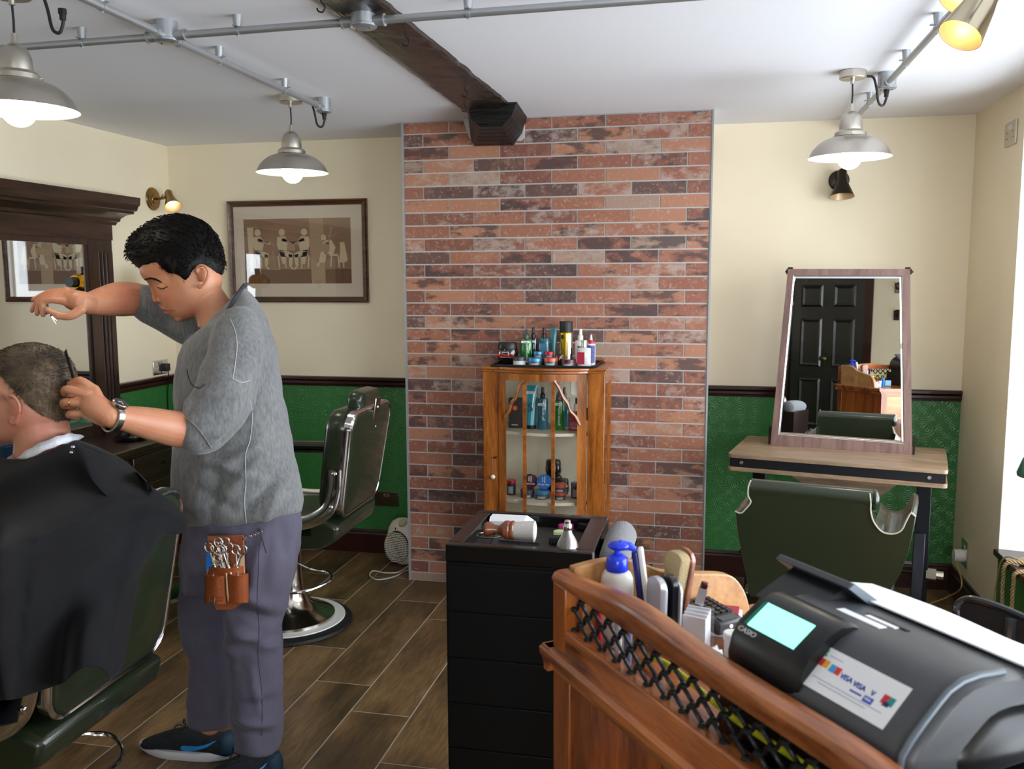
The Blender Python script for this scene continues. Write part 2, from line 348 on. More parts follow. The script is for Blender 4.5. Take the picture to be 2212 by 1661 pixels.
def tiles(name, m, grout, rects, plane, t):
    """rects: (u0,u1,v0,v1); plane(u,v,w)->Vector. One mesh: raised tiles over a grout slab."""
    bm = NB(); ly = rnd_attr(bm); rg = random.Random(3)
    for (u0, u1, v0, v1) in rects:
        c = (rg.random(), rg.random(), rg.random(), 1)
        a = [bm.verts.new(plane(u, v, t)) for u, v in ((u0, v0), (u1, v0), (u1, v1), (u0, v1))]
        b_ = [bm.verts.new(plane(u, v, 0)) for u, v in ((u0, v0), (u1, v0), (u1, v1), (u0, v1))]
        fs = [bm.faces.new(a)]+[bm.faces.new((a[k], b_[k], b_[(k+1) % 4], a[(k+1) % 4])) for k in range(4)]
        for f_ in fs:
            for l in f_.loops: l[ly] = c
    return bm
joints = {-3: 3.503, -2: 3.142, -1: 3.515, 0: 3.197, 1: 2.986, 2: 2.666}
rects = []; g = .0030; PW, PL = .2355, .936
for k in range(-9, 14):
    u0 = -1.514+PW*k; u1 = u0+PW; off = joints.get(k, 2.6+((k*.377) % 1)*PL); 
    if u0 > XR+.03 or u1 < XL: continue
    j = int((YF-off)/PL)-1
    while off+j*PL < YB:
        v0 = max(YF, off+j*PL); v1 = min(YB, off+(j+1)*PL); j += 1
        if v1-v0 > .01: rects.append((max(u0, XL)+g, min(u1, XR+.02)-g, v0+g, v1-g))
bm = tiles('floor', None, None, rects, lambda u, v, w_: Vector((u, v, w_*.002-.002)), 1)
bx(XL-.1, XR+.5, YF-.1, YB+.1, -.08, -.001, bm)
FM = floor_mat(); grout = mat('grey_grout', (176, 166, 150), .8)
me = bpy.data.meshes.new('floor'); bm.to_mesh(me); bm.free()
me.materials.append(FM); me.materials.append(grout)
for i, p in enumerate(me.polygons): p.material_index = 1 if i >= len(rects)*5 else 0
fl = bpy.data.objects.new('floor', me); COL.objects.link(fl); fl['kind'] = 'structure'
# chimney breast in brick-slip tiles
def brick_mat():
    m = bpy.data.materials.new('brick_slip'); m.use_nodes = True; N = m.node_tree.nodes; L = m.node_tree.links; b = N['Principled BSDF']
    at = N.new('ShaderNodeAttribute'); at.attribute_name = 'rnd'; tc = N.new('ShaderNodeTexCoord'); sp = N.new('ShaderNodeSeparateColor'); L.new(at.outputs['Color'], sp.inputs[0])
    ad = N.new('ShaderNodeVectorMath'); ad.operation = 'MULTIPLY_ADD'; L.new(at.outputs['Color'], ad.inputs[0]); ad.inputs[1].default_value = (17, 13, 19); L.new(tc.outputs['Object'], ad.inputs[2])
    def noise(sc, det, rough, stretch=(1, 1, 1)):
        mp = N.new('ShaderNodeMapping'); mp.inputs['Scale'].default_value = stretch; L.new(ad.outputs[0], mp.inputs[0])
        n = N.new('ShaderNodeTexNoise'); n.inputs['Scale'].default_value = sc; n.inputs['Detail'].default_value = det; n.inputs['Roughness'].default_value = rough; L.new(mp.outputs[0], n.inputs[0]); return n
    def mix(a, c, fac, mode='MIX'):
        x = N.new('ShaderNodeMix'); x.data_type = 'RGBA'; x.blend_type = mode
        for s, i in ((a, 6), (c, 7)):
            if isinstance(s, tuple): x.inputs[i].default_value = s
            else: L.new(s, x.inputs[i])
        if isinstance(fac, float): x.inputs['Factor'].default_value = fac
        else: L.new(fac, x.inputs['Factor'])
        return x.outputs[2]
    def ramp(src, p0, p1, hi=1.0):
        r = N.new('ShaderNodeMapRange'); r.inputs['From Min'].default_value = p0; r.inputs['From Max'].default_value = p1; r.inputs['To Max'].default_value = hi; L.new(src, r.inputs[0]); return r.outputs[0]
    base = N.new('ShaderNodeValToRGB'); L.new(sp.outputs[0], base.inputs[0]); base.color_ramp.interpolation = 'CONSTANT'; e = base.color_ramp.elements
    e[0].position = 0; e[0].color = srgb(150, 96, 74); e[1].position = .25; e[1].color = srgb(122, 76, 62)
    for p, c in ((.42, (96, 68, 62)), (.58, (166, 114, 88)), (.75, (140, 86, 68)), (.9, (156, 128, 112))): q = e.new(p); q.color = srgb(*c)
    n1 = noise(14, 6, .65); n2 = noise(9, 5, .6, (1, 1, 2.2)); n3 = noise(60, 4, .7); n4 = noise(11, 6, .7, (1, 1, 1.6))
    c = mix(base.outputs[0], srgb(170, 120, 96), ramp(n1.outputs[0], .52, .7, .55)); c = mix(c, srgb(186, 164, 148), ramp(n3.outputs[0], .56, .68, .6))
    th = N.new('ShaderNodeMath'); th.operation = 'MULTIPLY_ADD'; L.new(sp.outputs[1], th.inputs[0]); th.inputs[1].default_value = .34; th.inputs[2].default_value = -.17
    a2 = N.new('ShaderNodeMath'); a2.operation = 'ADD'; L.new(n2.outputs[0], a2.inputs[0]); L.new(th.outputs[0], a2.inputs[1])
    c = mix(c, srgb(58, 48, 50), ramp(a2.outputs[0], .59, .70, .8))
    t3 = N.new('ShaderNodeMath'); t3.operation = 'MULTIPLY_ADD'; L.new(sp.outputs[2], t3.inputs[0]); t3.inputs[1].default_value = .38; t3.inputs[2].default_value = -.19
    a3 = N.new('ShaderNodeMath'); a3.operation = 'ADD'; L.new(n4.outputs[0], a3.inputs[0]); L.new(t3.outputs[0], a3.inputs[1])
    c = mix(c, srgb(176, 158, 146), ramp(a3.outputs[0], .62, .76, .7))
    L.new(c, b.inputs['Base Color']); b.inputs['Roughness'].default_value = .5
    bp = N.new('ShaderNodeBump'); bp.inputs['Strength'].default_value = .35; bp.inputs['Distance'].default_value = .002; L.new(n3.outputs[0], bp.inputs['Height']); L.new(bp.outputs[0], b.inputs['Normal'])
    return m
rects = []; g = .0036; BH = .0655; BW = .264
row = 0; zt = H
while zt > .02:
    zb = max(0, zt-BH) if row else 2.339
    off = -1.295 if row % 2 == 0 else -1.431
    xs = [BL+.006]+[off+BW*k for k in range(0, 7) if BL+.05 < off+BW*k < BR-.05]+[BR-.006]
    for a, b_ in zip(xs, xs[1:]): rects.append((a+g, b_-g, zb+g, zt-g))
    zt = zb; row += 1
bm = tiles('b', None, None, rects, lambda u, v, w_: Vector((u, YC-.004*w_, v)), 1)
nf = len(rects)
side = []
zt = 2.339; s = 0
while zt > .02:
    zb = max(0, zt-BH); side.append((YC+.01, YC+.2 if s % 2 else YC+.3, zb+g, zt-g)); side.append(((YC+.2 if s % 2 else YC+.3)+2*g, YB-.005, zb+g, zt-g)); zt = zb; s += 1
ly = bm.loops.layers.float_color['rnd']; rg = random.Random(5)
for sx, wx in ((BL, -1), (BR, 1)):
    for (u0, u1, v0, v1) in side:
        c = (rg.random(), rg.random(), rg.random(), 1)
        f_ = bm.faces.new([bm.verts.new((sx+wx*.003, u, v)) for u, v in ((u0, v0), (u1, v0), (u1, v1), (u0, v1))])
        for l in f_.loops: l[ly] = c
nb = len(bm.faces); bx(BL, BR, YC, YB+.01, 0, H+.01, bm)
grey = mat('light_grey_grout', (184, 180, 177), .7)
me = bpy.data.meshes.new('chimney'); bm.to_mesh(me); bm.free(); me.materials.append(brick_mat()); me.materials.append(grey)
for i, p in enumerate(me.polygons): p.material_index = 1 if i >= nb else 0
o = bpy.data.objects.new('wall_chimney', me); COL.objects.link(o); o['kind'] = 'structure'
bm = NB(); bx(BL-.004, BL+.004, YC-.008, YC+.008, 0, H, bm); bx(BR-.004, BR+.004, YC-.008, YC+.008, 0, H, bm); bx(BL, BR, YC-.008, YC, H-.006, H, bm)
struct('trim_9', bm, mat('grey_edge_trim', (150, 150, 152), .4))
# old black timber beam across the ceiling, rough edge, into a notch of the brick
bm = NB(); rg = random.Random(11); ys = [YF+.01+k*.06 for k in range(int((4.435-YF)/.06)+1)]+[4.46]; rings = []
def lin(y, a, b): return a.x+(b.x-a.x)*(y-a.y)/(b.y-a.y)
ZB = 2.376; l0, l1, r0, r1 = AZ(666, 0, ZB), AZ(1002, 244, ZB), AZ(850, 40, ZB), AZ(1115, 250, ZB)
for y in ys:
    xl, xr = lin(max(y, 1.5), l0, l1), lin(max(y, 1.5), r0, r1); j = lambda a: rg.uniform(-a, a)
    rings.append([Vector((xl-.004, y, H+.01)), Vector((xl, y, 2.39)), Vector((xl+.004+j(.002), y, ZB+.008+j(.002))), Vector((xl+.03, y, ZB+j(.002))), Vector(((xl+xr)/2, y, ZB-.002+j(.003))), Vector((xr-.03, y, ZB+j(.002))), Vector((xr+j(.003), y, ZB+.008+j(.003))), Vector((xr+.008+j(.004), y, 2.388+j(.002))), Vector((xr+.015+j(.006), y, H+.01))])
loft(bm, rings); beamm = wood('black_stained_oak', (5, 4, 4), (34, 24, 18), 2, 'Y', .38, .25, bump=.5)
struct('trim_10', bm, beamm)
bm = NB()
prism(bm, [(-1.215, H+.002), (-1.19, 2.33), (-1.18, 2.305), (-.925, 2.285), (-.905, 2.30), (-.90, H+.002)], .02, frame_m((0, 4.438, 0), (1, 0, 0), (0, 0, 1)))
struct('trim_11', bm, grey)
bm = NB(); rings = []
for k in range(12):
    t = k/11; y = 4.05+t*.385; z = 2.30-t*.005
    a = 2.305-.03*t
    rings.append([Vector((-1.09-.10*t, y, H+.005)), Vector((-1.075-.105*t, y, 2.33-.02*t)), Vector((-1.03-.13*t, y, a-.01+.004*(k % 2))), Vector((-.93-.03*t, y, a-.012+.004*(k % 2))), Vector((-.885-.03*t, y, 2.34-.02*t)), Vector((-.86-.03*t, y, H+.005))])
loft(bm, rings); struct('trim_12', bm, mat('charred_oak', (14, 12, 12), .4, noise=.5, nscale=30, bump=.6, bscale=20, stretch=(.3, 3, 3)))
# ------------------------------------------------------------------ ceiling conduit, lamps, wall fittings
ZC = 2.355; RC = .0115
def saddle(p, d, zc, par):
    p = Vector((p[0], p[1], zc)); bm = NB(); cyl(bm, (p.x, p.y, zc+RC*.9), (p.x, p.y, H), .012, .015, 16)
    d = Vector((d[0], d[1], 0)).normalized(); tube(bm, [p-d*.006, p+d*.006], RC+.0025, 16)
    n = d.cross(Vector((0, 0, 1))); box(bm, p+Vector((0, 0, RC)), (.045, .012, .003), rz=math.atan2(n.y, n.x)); sph(bm, p+Vector((0, 0, -RC-.002)), .003, n=8)
    obj('saddle_clip', bm, GALV, par, world=True)
def jbox(p, zc, par, dirs, r=.034, top=None):
    bm = NB(); p = Vector((p[0], p[1], zc)); lathe(bm, [(0, top or H), (r, top or H), (r, zc-.008), (r+.003, zc-.010), (r+.003, zc-.016), (r-.004, zc-.02), (0, zc-.02)], Matrix.Translation((p.x, p.y, 0)), 28)
    for d in dirs:
        d = Vector((d[0], d[1], 0)).normalized(); cyl(bm, p+d*.02, p+d*.062, RC+.004, n=18); cyl(bm, p+d*.062, p+d*.067, RC+.0065, n=18)
    b_ = obj('junction_box', bm, GALV, par, world=True)
    bm = NB(); 
    for s in (-1, 1): sph(bm, (p.x+s*r*.6, p.y-s*.004, zc-.021), .004, (1, 1, .5), n=10)
    objs('screw', bm, BRASS, b_, world=True)
def conduit(par, p, q, zc=ZC): obj('tube', tube(NB(), [(p[0], p[1], zc), (q[0], q[1], zc)], RC, 16), GALV, par, world=True)
J1 = AZ(360, 78, ZC); J2 = AZ(782, 44, ZC); B1 = AZ(700, 234, ZC); E0 = AZ(40, 100, ZC); E1 = AZ(1500, -8, ZC)
t = thing('ceiling_conduit', 'galvanised steel conduit crossing the ceiling with a four-way junction box', 'conduit', (J1.x, J1.y, ZC))
dx = (E1-J1).normalized(); dn = (B1-J1).normalized(); J2 = J1+dx*(J2-J1).length; far = J1+dx*3.2; lo = J1-dx*1.35; near = J1-dn*3.6
conduit(t, lo, far); conduit(t, near, B1)
jbox(J1, ZC, t, [dx, -dx, dn, -dn]); jbox(J2, ZC, t, [dx, -dx], .036, top=2.375); jbox(B1, ZC, t, [-dn], .03)
for px in ((167, 88), (505, 62), (1008, 25)): q = AZ(px[0], px[1], ZC); saddle(J1+dx*(q-J1).dot(dx), dx, ZC, t)
for px in ((210, 15), (480, 130), (622, 195)): q = AZ(px[0], px[1], ZC); saddle(J1+dn*(q-J1).dot(dn), dn, ZC, t)
K0, K1, B2 = AZ(2025, 35, ZC), AZ(1850, 240, ZC), AZ(1919, 182, ZC); dk = Vector((0, 1, 0)); kx = .66
t2 = thing('ceiling_conduit', 'pale steel conduit run along the ceiling near the window wall, above the green vanity chair', 'conduit', (kx, 3.9, ZC))
conduit(t2, (kx, -1.5), (kx, YB-.0)); jbox((kx, B2.y), ZC, t2, [dk, -dk], .034)
for y in (3.02, 3.47, 4.2, 4.75, 2.2): saddle((kx, y), dk, ZC, t2)
BULB = mat('lit_bulb', (255, 244, 226), .3, emit=14); SHIN = mat('white_enamel_inside', (250, 248, 244), .35)
DARKC = mat('black_flex', (28, 27, 30), .55)
def pendant(x, y, box_xy, label, zr=2.072, sc=1.0, zbox=ZC):
    t = thing('pendant_lamp', label, 'lamp', (x, y, H), group=None)
    w_ = lambda prof: lathe(NB(), [(r, z-H) for r, z in prof], None, 48)
    obj('ceiling_rose', w_([(0, H), (.048, H), (.05, H-.003), (.05, H-.028), (.047, H-.031), (0, H-.031)]), STEEL, t)
    zt = zr+.178*sc
    obj('cord', tube(NB(), [(0, 0, -.05), (.002, 0, (zt-H-.03)/2), (0, 0, zt-H+.01)], .0032, 8), DARKC, t)
    bm = NB(); lathe(bm, [(0, -.025), (.008, -.028), (.008, -.05), (0, -.052)], n=16); lathe(bm, [(0, zt-H+.026), (.007, zt-H+.026), (.009, zt-H+.004), (.012, zt-H-.006), (0, zt-H-.006)], n=16); objs('cord_grip', bm, STEEL, t)
    k = lambda dz: zr-H+dz*sc; s_ = sc
    obj('lamp_neck', lathe(NB(), [(0, k(.178)), (.018*s_, k(.174)), (.032*s_, k(.162)), (.041*s_, k(.14)), (.043*s_, k(.118)), (.043*s_, k(.104)), (.05*s_, k(.10)), (0, k(.098))], n=40), STEEL, t)
    c_ = obj('collar', lathe(NB(), [(.048*s_, k(.104)), (.052*s_, k(.102)), (.059*s_, k(.094)), (.06*s_, k(.081)), (.055*s_, k(.078))], n=40), STEEL, t)
    bm = NB()
    for a in (0, 2.1, 4.2):
        d = Vector((math.cos(a+.5), math.sin(a+.5), 0)); cyl(bm, d*.055*s_+Vector((0, 0, k(.087))), d*.067*s_+Vector((0, 0, k(.087))), .004, n=10)
    objs('thumbscrew', bm, STEEL, c_)
    out = [(.052, .08), (.075, .076), (.1, .066), (.122, .05), (.14, .03), (.15, .01), (.155, 0)]; inn = [(.152, .001), (.147, .011), (.137, .029), (.12, .047), (.098, .062), (.074, .072), (.05, .076), (0, .077)]
    bm = lathe(NB(), [(r*s_, k(z)) for r, z in out+inn], n=64, cap=False)
    sh = obj('lamp_shade', bm, [STEEL, SHIN], t, smooth=50)
    for p in sh.data.polygons:
        c = p.center; rr = math.hypot(c.x, c.y)
        if p.index >= (len(out)-1)*64: p.material_index = 1
    obj('light_bulb', sph(NB(), (0, 0, k(.004)), .047*s_, (1, 1, 1.05), 28), BULB, t)
    if box_xy:
        bx_, by_ = box_xy[0]-x, box_xy[1]-y; g = zbox-H-.018
        gl = NB(); cyl(gl, (bx_, by_, g), (bx_, by_, g-.014), .011, n=8); cyl(gl, (bx_, by_, g-.014), (bx_, by_, g-.03), .009, .008, n=12); obj('cable_gland', gl, BLACK, t)
        obj('flex', tube(NB(), [(bx_*.42, by_*.42, -.018), (bx_*.6, by_*.6, -.022), (bx_*.7, by_*.7, -.06), (bx_*.78, by_*.78, -.115), (bx_*.92, by_*.92, -.125), (bx_, by_, -.10), (bx_, by_, g-.02)], .0045, 10, smooth=6), DARKC, t)
    l = bpy.data.lights.new('bulb_light', 'POINT'); l.energy = 3.2; l.color = (1, .86, .66); l.shadow_soft_size = .05
    lo_ = bpy.data.objects.new('bulb_light', l); COL.objects.link(lo_); lo_.parent = t; lo_.location = (0, 0, k(-.035))
    return t
M_ = AZ(627, 222, 2.37); pendant(M_.x, M_.y, (B1.x, B1.y), 'brushed nickel pendant lamp hanging in front of the framed picture')
M_ = AZ(1842, 170, 2.37); pendant(M_.x, M_.y, (kx, B2.y), 'brushed nickel pendant lamp hanging over the vanity mirror, under the window-side conduit')
e_ = AZ(162, 233, 2.078)-RT*.155; pendant(e_.x, e_.y, (e_.x+.14, e_.y+.02), 'large near brushed nickel pendant lamp cut by the left edge of the photo')
# small conduit box feeding the near lamp sits on the ceiling just out of view
# adjustable cone spotlights -------------------------------------------------
def spot_cone(par, apex, mouth, r0, r1, mout, min_, lit, bulb=True):
    a, b = Vector(apex), Vector(mouth); h = (b-a).length; M = aim(a, b)
    out = [(r0*.6, -.012), (r0, 0), (r0*1.05, h*.3), (r0*1.25, h*.45), (r1, h), (r1*.98, h), (r0*1.2, h*.46), (0, h*.44)]
    s = obj('cone_shade', lathe(NB(), out, M, 36, cap=False), [mout, min_], par, world=True, smooth=50)
    for p in s.data.polygons:
        if p.index >= 5*36: p.material_index = 1
    if bulb: obj('light_bulb', sph(NB(), a+(b-a)*.62, r0*.95, n=20), lit, par, world=True)
    return s
AMBER = mat('warm_lit_bulb', (255, 238, 206), .3, emit=8); OFFB = mat('unlit_bulb', (222, 222, 226), .25)
COPIN = mat('copper_lined_inside', (206, 176, 136), .4, .3); BRONZE = mat('dark_bronze', (58, 52, 44), .35, .9); POL = mat('polished_brass_nickel', (196, 184, 158), .16, 1)
# left wall sconce beside the mirror cornice
S = Vector((XL, 4.70, 2.077)); t = thing('wall_spotlight', 'lit brass wall spotlight beside the end of the dark mirror cornice', 'lamp', S)
obj('wall_plate', lathe(NB(), [(0, 0), (.064, 0), (.066, .004), (.062, .010), (.05, .013), (.048, .017), (.034, .019), (.03, .024), (.012, .026), (0, .026)], Matrix.Rotation(R(90), 4, 'Y'), 40), BRASS, t)
obj('arm', tube(NB(), [(.02, 0, 0), (.06, 0, .0), (.09, -.005, .004)], .007, 10), BRASS, t)
bm = NB()
for s in (-1, 1): tube(bm, [(.05, 0, s*.006), (.085, s*.026, .02), (.12, s*.03, .012)], .003, 8)
objs('yoke', bm, BRASS, t)
ap = S+Vector((.105, 0, .035)); spot_cone(t, ap, ap+Vector((.055, -.045, -.085)), .021, .046, BRASS, COPIN, AMBER)
# back wall sconce over the vanity
S = AY(1812, 390, YB); t = thing('wall_spotlight', 'unlit dark bronze wall spotlight above the vanity mirror', 'lamp', S)
obj('wall_plate', lathe(NB(), [(0, 0), (.05, 0), (.051, .006), (.046, .014), (.02, .02), (0, .02)], Matrix.Rotation(R(90), 4, 'X'), 36), BRONZE, t)
obj('arm', tube(NB(), [(0, -.015, 0), (0, -.06, .005), (.002, -.09, .01)], .008, 10), BRONZE, t)
ap = S+Vector((.004, -.085, .035)); spot_cone(t, ap, ap+Vector((.0, -.028, -.125)), .022, .058, BRONZE, COPIN, OFFB)
# ceiling spotlight bar near the window wall (cut by the top of the photo)
c0 = AZ(2110, -50, 2.37); t = thing('ceiling_spotlight', 'polished twin-cone ceiling spotlight cut by the top right corner of the photo', 'lamp', (c0.x, c0.y, H))
obj('ceiling_plate', lathe(NB(), [(0, 0), (.06, 0), (.062, -.012), (.055, -.022), (0, -.024)], n=36), POL, t)
def spot2(tip_px, dep, back_px, dep2, r1):
    m1 = AD(*tip_px, dep); a1 = AD(*back_px, dep2); d = (m1-a1).normalized(); a1 = m1-d*.15
    spot_cone(t, a1, m1, .03, r1, POL, COPIN, AMBER, bulb=False)
    obj('spot_bulb', sph(NB(), a1+d*.055, .026, n=20), AMBER, t, world=True)
    lq = bpy.data.lights.new('spot_glow', 'POINT'); lq.energy = .2; lq.color = (1, .72, .38); lq.shadow_soft_size = .012; ol = bpy.data.objects.new('spot_glow', lq); COL.objects.link(ol); ol.parent = t; ol.location = (a1+d*.10)-Vector(t.location)
    obj('bracket', tube(NB(), [a1+RT*.03+Vector((0, 0, -.0)), a1+RT*.035+Vector((0, 0, .05)), Vector((c0.x, c0.y, 2.38))], .006, 8), POL, t, world=True)
spot2((2074, 77), 2.06, (2155, -50), 2.07, .051); spot2((2070, 2), 2.2, (2150, -120), 2.21, .05)
# hooks screwed in the beam
for i, (px, lab) in enumerate((((877, 82), 'black metal hook under the beam beside the conduit'), ((1004, 198), 'small black metal hook under the beam between the conduit and the brick'), ((693, 4), 'black metal hook under the beam at the top edge of the photo'), ((1003, 232), 'small black metal hook under the beam nearest the brick'))):
    p = AZ(px[0], px[1]-12, ZB); tube_pts = [(0, 0, .006), (0, 0, -.014), (.008, 0, -.022), (.011, 0, -.032), (.003, 0, -.042), (-.009, 0, -.038), (-.012, 0, -.03)]
    o = obj('ceiling_hook', tube(NB(), tube_pts, .0022, 8, smooth=5), RUBBER, None, label=lab, cat='hook', loc=p)
# sockets ------------------------------------------------------------------
def socket(p, n, w_, h_, label, cat='socket', plug=False, m=None):
    """p centre on wall, n outward axis"""
    n = Vector(n); M = frame_m(p, Vector((0, 0, 1)).cross(n), (0, 0, 1)); t = thing('wall_socket', label, cat, p)
    obj('face_plate', box(NB(), (0, 0, .004), (w_, h_, .008), M), m or STEEL, t, world=True, bevel=.002)
    bm = NB()
    for s in ((-1, 1) if w_ > .1 else (0,)):
        cx = s*w_*.27
        for dx_, dy_, a, b in ((0, .012, .004, .009), (-.011, -.013, .008, .004), (.011, -.013, .008, .004)): box(bm, (cx+dx_, dy_-.006, .0075), (a, b, .002), M)
    objs('pin_hole', bm, BLACK, t, world=True)
    bm = NB()
    for s in ((-1, 1) if w_ > .1 else (0,)): box(bm, (s*.011, h_*.26, .0095), (.012, .018, .005), M)
    objs('rocker_switch', bm, WHITEP if m is None else CHROME, t, world=True)
    return t, M
sock_m = mat('dark_nickel_plate', (120, 112, 100), .22, 1)
socket(AY(836, 1077, YB-.006), (0, -1, 0), .146, .086, 'dark nickel double socket on the green wall above the heater', m=sock_m)
p = AX(345, 793, XL); t, M = socket(p, (1, 0, 0), .146, .086, 'chrome double socket with a black plug beside the dark mirror frame', m=CHROME)
pl = thing('plug', 'black power plug with a thin cable in the chrome socket', 'plug', p)
obj('plug_body', box(NB(), (.036, -.004, .02), (.045, .045, .028), M), BLACK, pl, world=True, bevel=.005)
obj('cable', tube(NB(), [M@Vector((.036, -.02, .03)), M@Vector((.04, -.06, .03)), M@Vector((.045, -.2, .012)), M@Vector((.05, -.45, .012)), M@Vector((.05, -.7, .012))], .003, 8, smooth=6), BLACK, pl, world=True)
socket((XR-.001, 4.31, 2.222), (-1, 0, 0), .146, .1, 'brushed double socket high on the cream wall by the window')
p = AX(2086, 1195, XR); t, M = socket(p, (-1, 0, 0), .1, .13, 'polished socket plate low on the cream wall in the corner', m=CHROME)
pl = thing('plug', 'white plug with a yellowish cord in the low corner socket', 'plug', p)
obj('plug_body', lathe(NB(), [(0, .008), (.03, .008), (.032, .02), (.03, .055), (0, .058)], M@Matrix.Translation((.002, -.012, 0)), 24), WHITEP, pl, world=True)
yel = mat('gold_fabric_cord', (168, 144, 84), .6)
pts = [M@Vector((.0, -.03, .045))]+[Vector(q) for q in ((XR-.06, 4.45, .16), (XR-.08, 4.6, .05), (XR-.2, 4.55, .012), (XR-.35, 4.35, .012), (XR-.22, 4.15, .012), (XR-.08, 4.12, .02), (XR-.03, 4.1, .12), (XR-.03, 4.06, .3), (XR-.02, 4.0, .44), (XR+.05, 3.9, .44))]
obj('cord', tube(NB(), pts, .0035, 8, smooth=8), yel, pl, world=True)
# framed picture -------------------------------------------------------------
frm = wood('dark_brown_frame', (44, 24, 14), (96, 56, 34), 4, 'X', .3, .4)
def picture():
    x0, x1, z0, z1 = -2.775, -1.905, 1.478, 2.067; y = YB
    t = thing('framed_picture', 'brown framed sepia picture of seated string players on the cream wall', 'picture', ((x0+x1)/2, y, z0))
    def rail(a, b, n_):
        d = (Vector(b)-Vector(a)).normalized(); inw = n_; pr = [(0, 0), (0, .02), (.008, .028), (.016, .022), (.03, .018), (.034, .008), (.034, 0)]
        # mitred profile: offset inward (u) and out of the wall (v)
        bm = NB(); L_ = (Vector(b)-Vector(a)).length; rings = []
        for s, e in ((0, a), (1, b)):
            rings.append([Vector(e)+d*(u if s == 0 else -u)+Vector(inw)*u+Vector((0, -v, 0)) for u, v in pr])
        loft(bm, rings); obj('frame_rail', bm, frm, t, world=True)
    yb = y-.001
    rail((x0, yb, z0), (x1, yb, z0), (0, 0, 1)); rail((x1, yb, z1), (x0, yb, z1), (0, 0, -1)); rail((x0, yb, z1), (x0, yb, z0), (1, 0, 0)); rail((x1, yb, z0), (x1, yb, z1), (-1, 0, 0))
    matm = mat('pale_mount_board', (206, 192, 172), .7)
    obj('mount_board', bx(x0+.03, x1-.03, y-.008, y-.002, z0+.03, z1-.03), matm, t, world=True)
    px0, px1, pz0, pz1 = -2.675, -2.008, 1.588, 1.962
    pr = obj('print', bx(px0, px1, y-.0095, y-.008, pz0, pz1), mat('sepia_print', (138, 106, 78), .6, noise=.12, nscale=5), t, world=True)
    lt = mat('pale_sepia', (192, 172, 140), .6); md = mat('mid_sepia', (160, 132, 100), .6); W_, H_ = px1-px0, pz1-pz0
    def shp(pts, m, dy, nm='figure'):
        bm = NB(); bm.faces.new([bm.verts.new((px0+W_*u, y-.0095-dy, pz1-H_*v)) for u, v in pts]); obj(nm, bm, m, pr, world=True, smooth=0)
    def merged(parts, m, dy, nm):
        bm = NB()
        for pts in parts: bm.faces.new([bm.verts.new((px0+W_*u, y-.0095-dy, pz1-H_*v)) for u, v in pts])
        obj(nm, bm, m, pr, world=True, smooth=0)
    def el(cx, cy, a, b, n=14, ro=0): return [(cx+a*math.cos(2*PI*k/n)*math.cos(ro)-b*1.8*math.sin(2*PI*k/n)*math.sin(ro)*.56, cy+b*math.sin(2*PI*k/n)*math.cos(ro)+a*1.8*math.cos(2*PI*k/n)*math.sin(ro)) for k in range(n)]
    def ln(a, b, w_): 
        dx_, dy_ = b[0]-a[0], (b[1]-a[1])*H_/W_; L_ = math.hypot(dx_, dy_); nx, ny = -dy_/L_*w_, dx_/L_*w_*W_/H_
        return [(a[0]+nx, a[1]+ny), (b[0]+nx, b[1]+ny), (b[0]-nx, b[1]-ny), (a[0]-nx, a[1]-ny)]
    shp([(.03, .13), (.09, .13), (.08, .82), (.045, .82)], lt, .0002, 'column'); shp([(.62, .0), (.75, 0), (.76, 1), (.63, 1)], md, .0001, 'light_band')
    shp([(0, .78), (1, .78), (1, 1), (0, 1)], mat('dark_sepia', (104, 70, 44), .6), .00005, 'ground')
    for cx, fl_ in ((.13, 1), (.36, 1), (.57, -1)):
        s = fl_; P = lambda u, v: (cx+s*u, v)
        merged([el(cx, .21, .03, .055), [P(-.045, .28), P(.03, .27), P(.06, .36), P(.04, .5), P(-.03, .5), P(-.05, .4)], ln(P(0, .32), P(.12, .38), .012), [P(-.03, .48), P(.05, .5), P(.1, .54), P(.09, .6), P(-.03, .58)], [P(.06, .54), P(.1, .56), P(.09, .72), P(.06, .72)], ln(P(.065, .72), P(.1, .78), .008), [P(-.03, .5), P(.02, .52), P(.03, .7), P(.0, .7)], ln(P(-.04, .57), P(-.03, .76), .006), ln(P(.03, .57), P(.03, .76), .006)], lt, .0005, 'seated_player')
        merged([el(P(.07, .36)[0], .36, .035, .02), ln(P(.02, .3), P(.17, .42), .004)], md, .0008, 'violin')
    merged([el(.75, .3, .025, .05), [(.74, .34), (.82, .33), (.86, .45), (.84, .55), (.76, .55)], [(.72, .52), (.78, .5), (.76, .68), (.70, .68)], ln((.7, .68), (.69, .74), .015), [(.8, .55), (.88, .55), (.88, .58), (.8, .58)], ln((.82, .58), (.81, .75), .006), ln((.88, .58), (.89, .76), .006)], lt, .0005, 'seated_player')
    merged([el(.775, .45, .03, .09), el(.82, .16, .014, .02), ln((.79, .4), (.82, .18), .008), ln((.8, .32), (.88, .22), .003)], md, .0008, 'cello')
    merged([[(.9, .37), (.94, .37), (.97, .65), (.94, .68), (.89, .68), (.9, .5)], ln((.93, .68), (.93, .76), .006)], lt, .0005, 'coat_on_chair')
    merged([[(.37, .38), (.48, .38), (.48, .49), (.37, .49)], ln((.42, .49), (.42, .6), .003), ln((.27, .5), (.28, .77), .004), ln((.22, .77), (.34, .78), .005), ln((.53, .5), (.535, .76), .005), ln((.49, .77), (.58, .77), .005)], md, .0004, 'music_stand')
    obj('glazing', bx(x0+.03, x1-.03, y-.0155, y-.0135, z0+.03, z1-.03), thin_glass('picture_glass', refl=1.5), t, world=True)
picture()
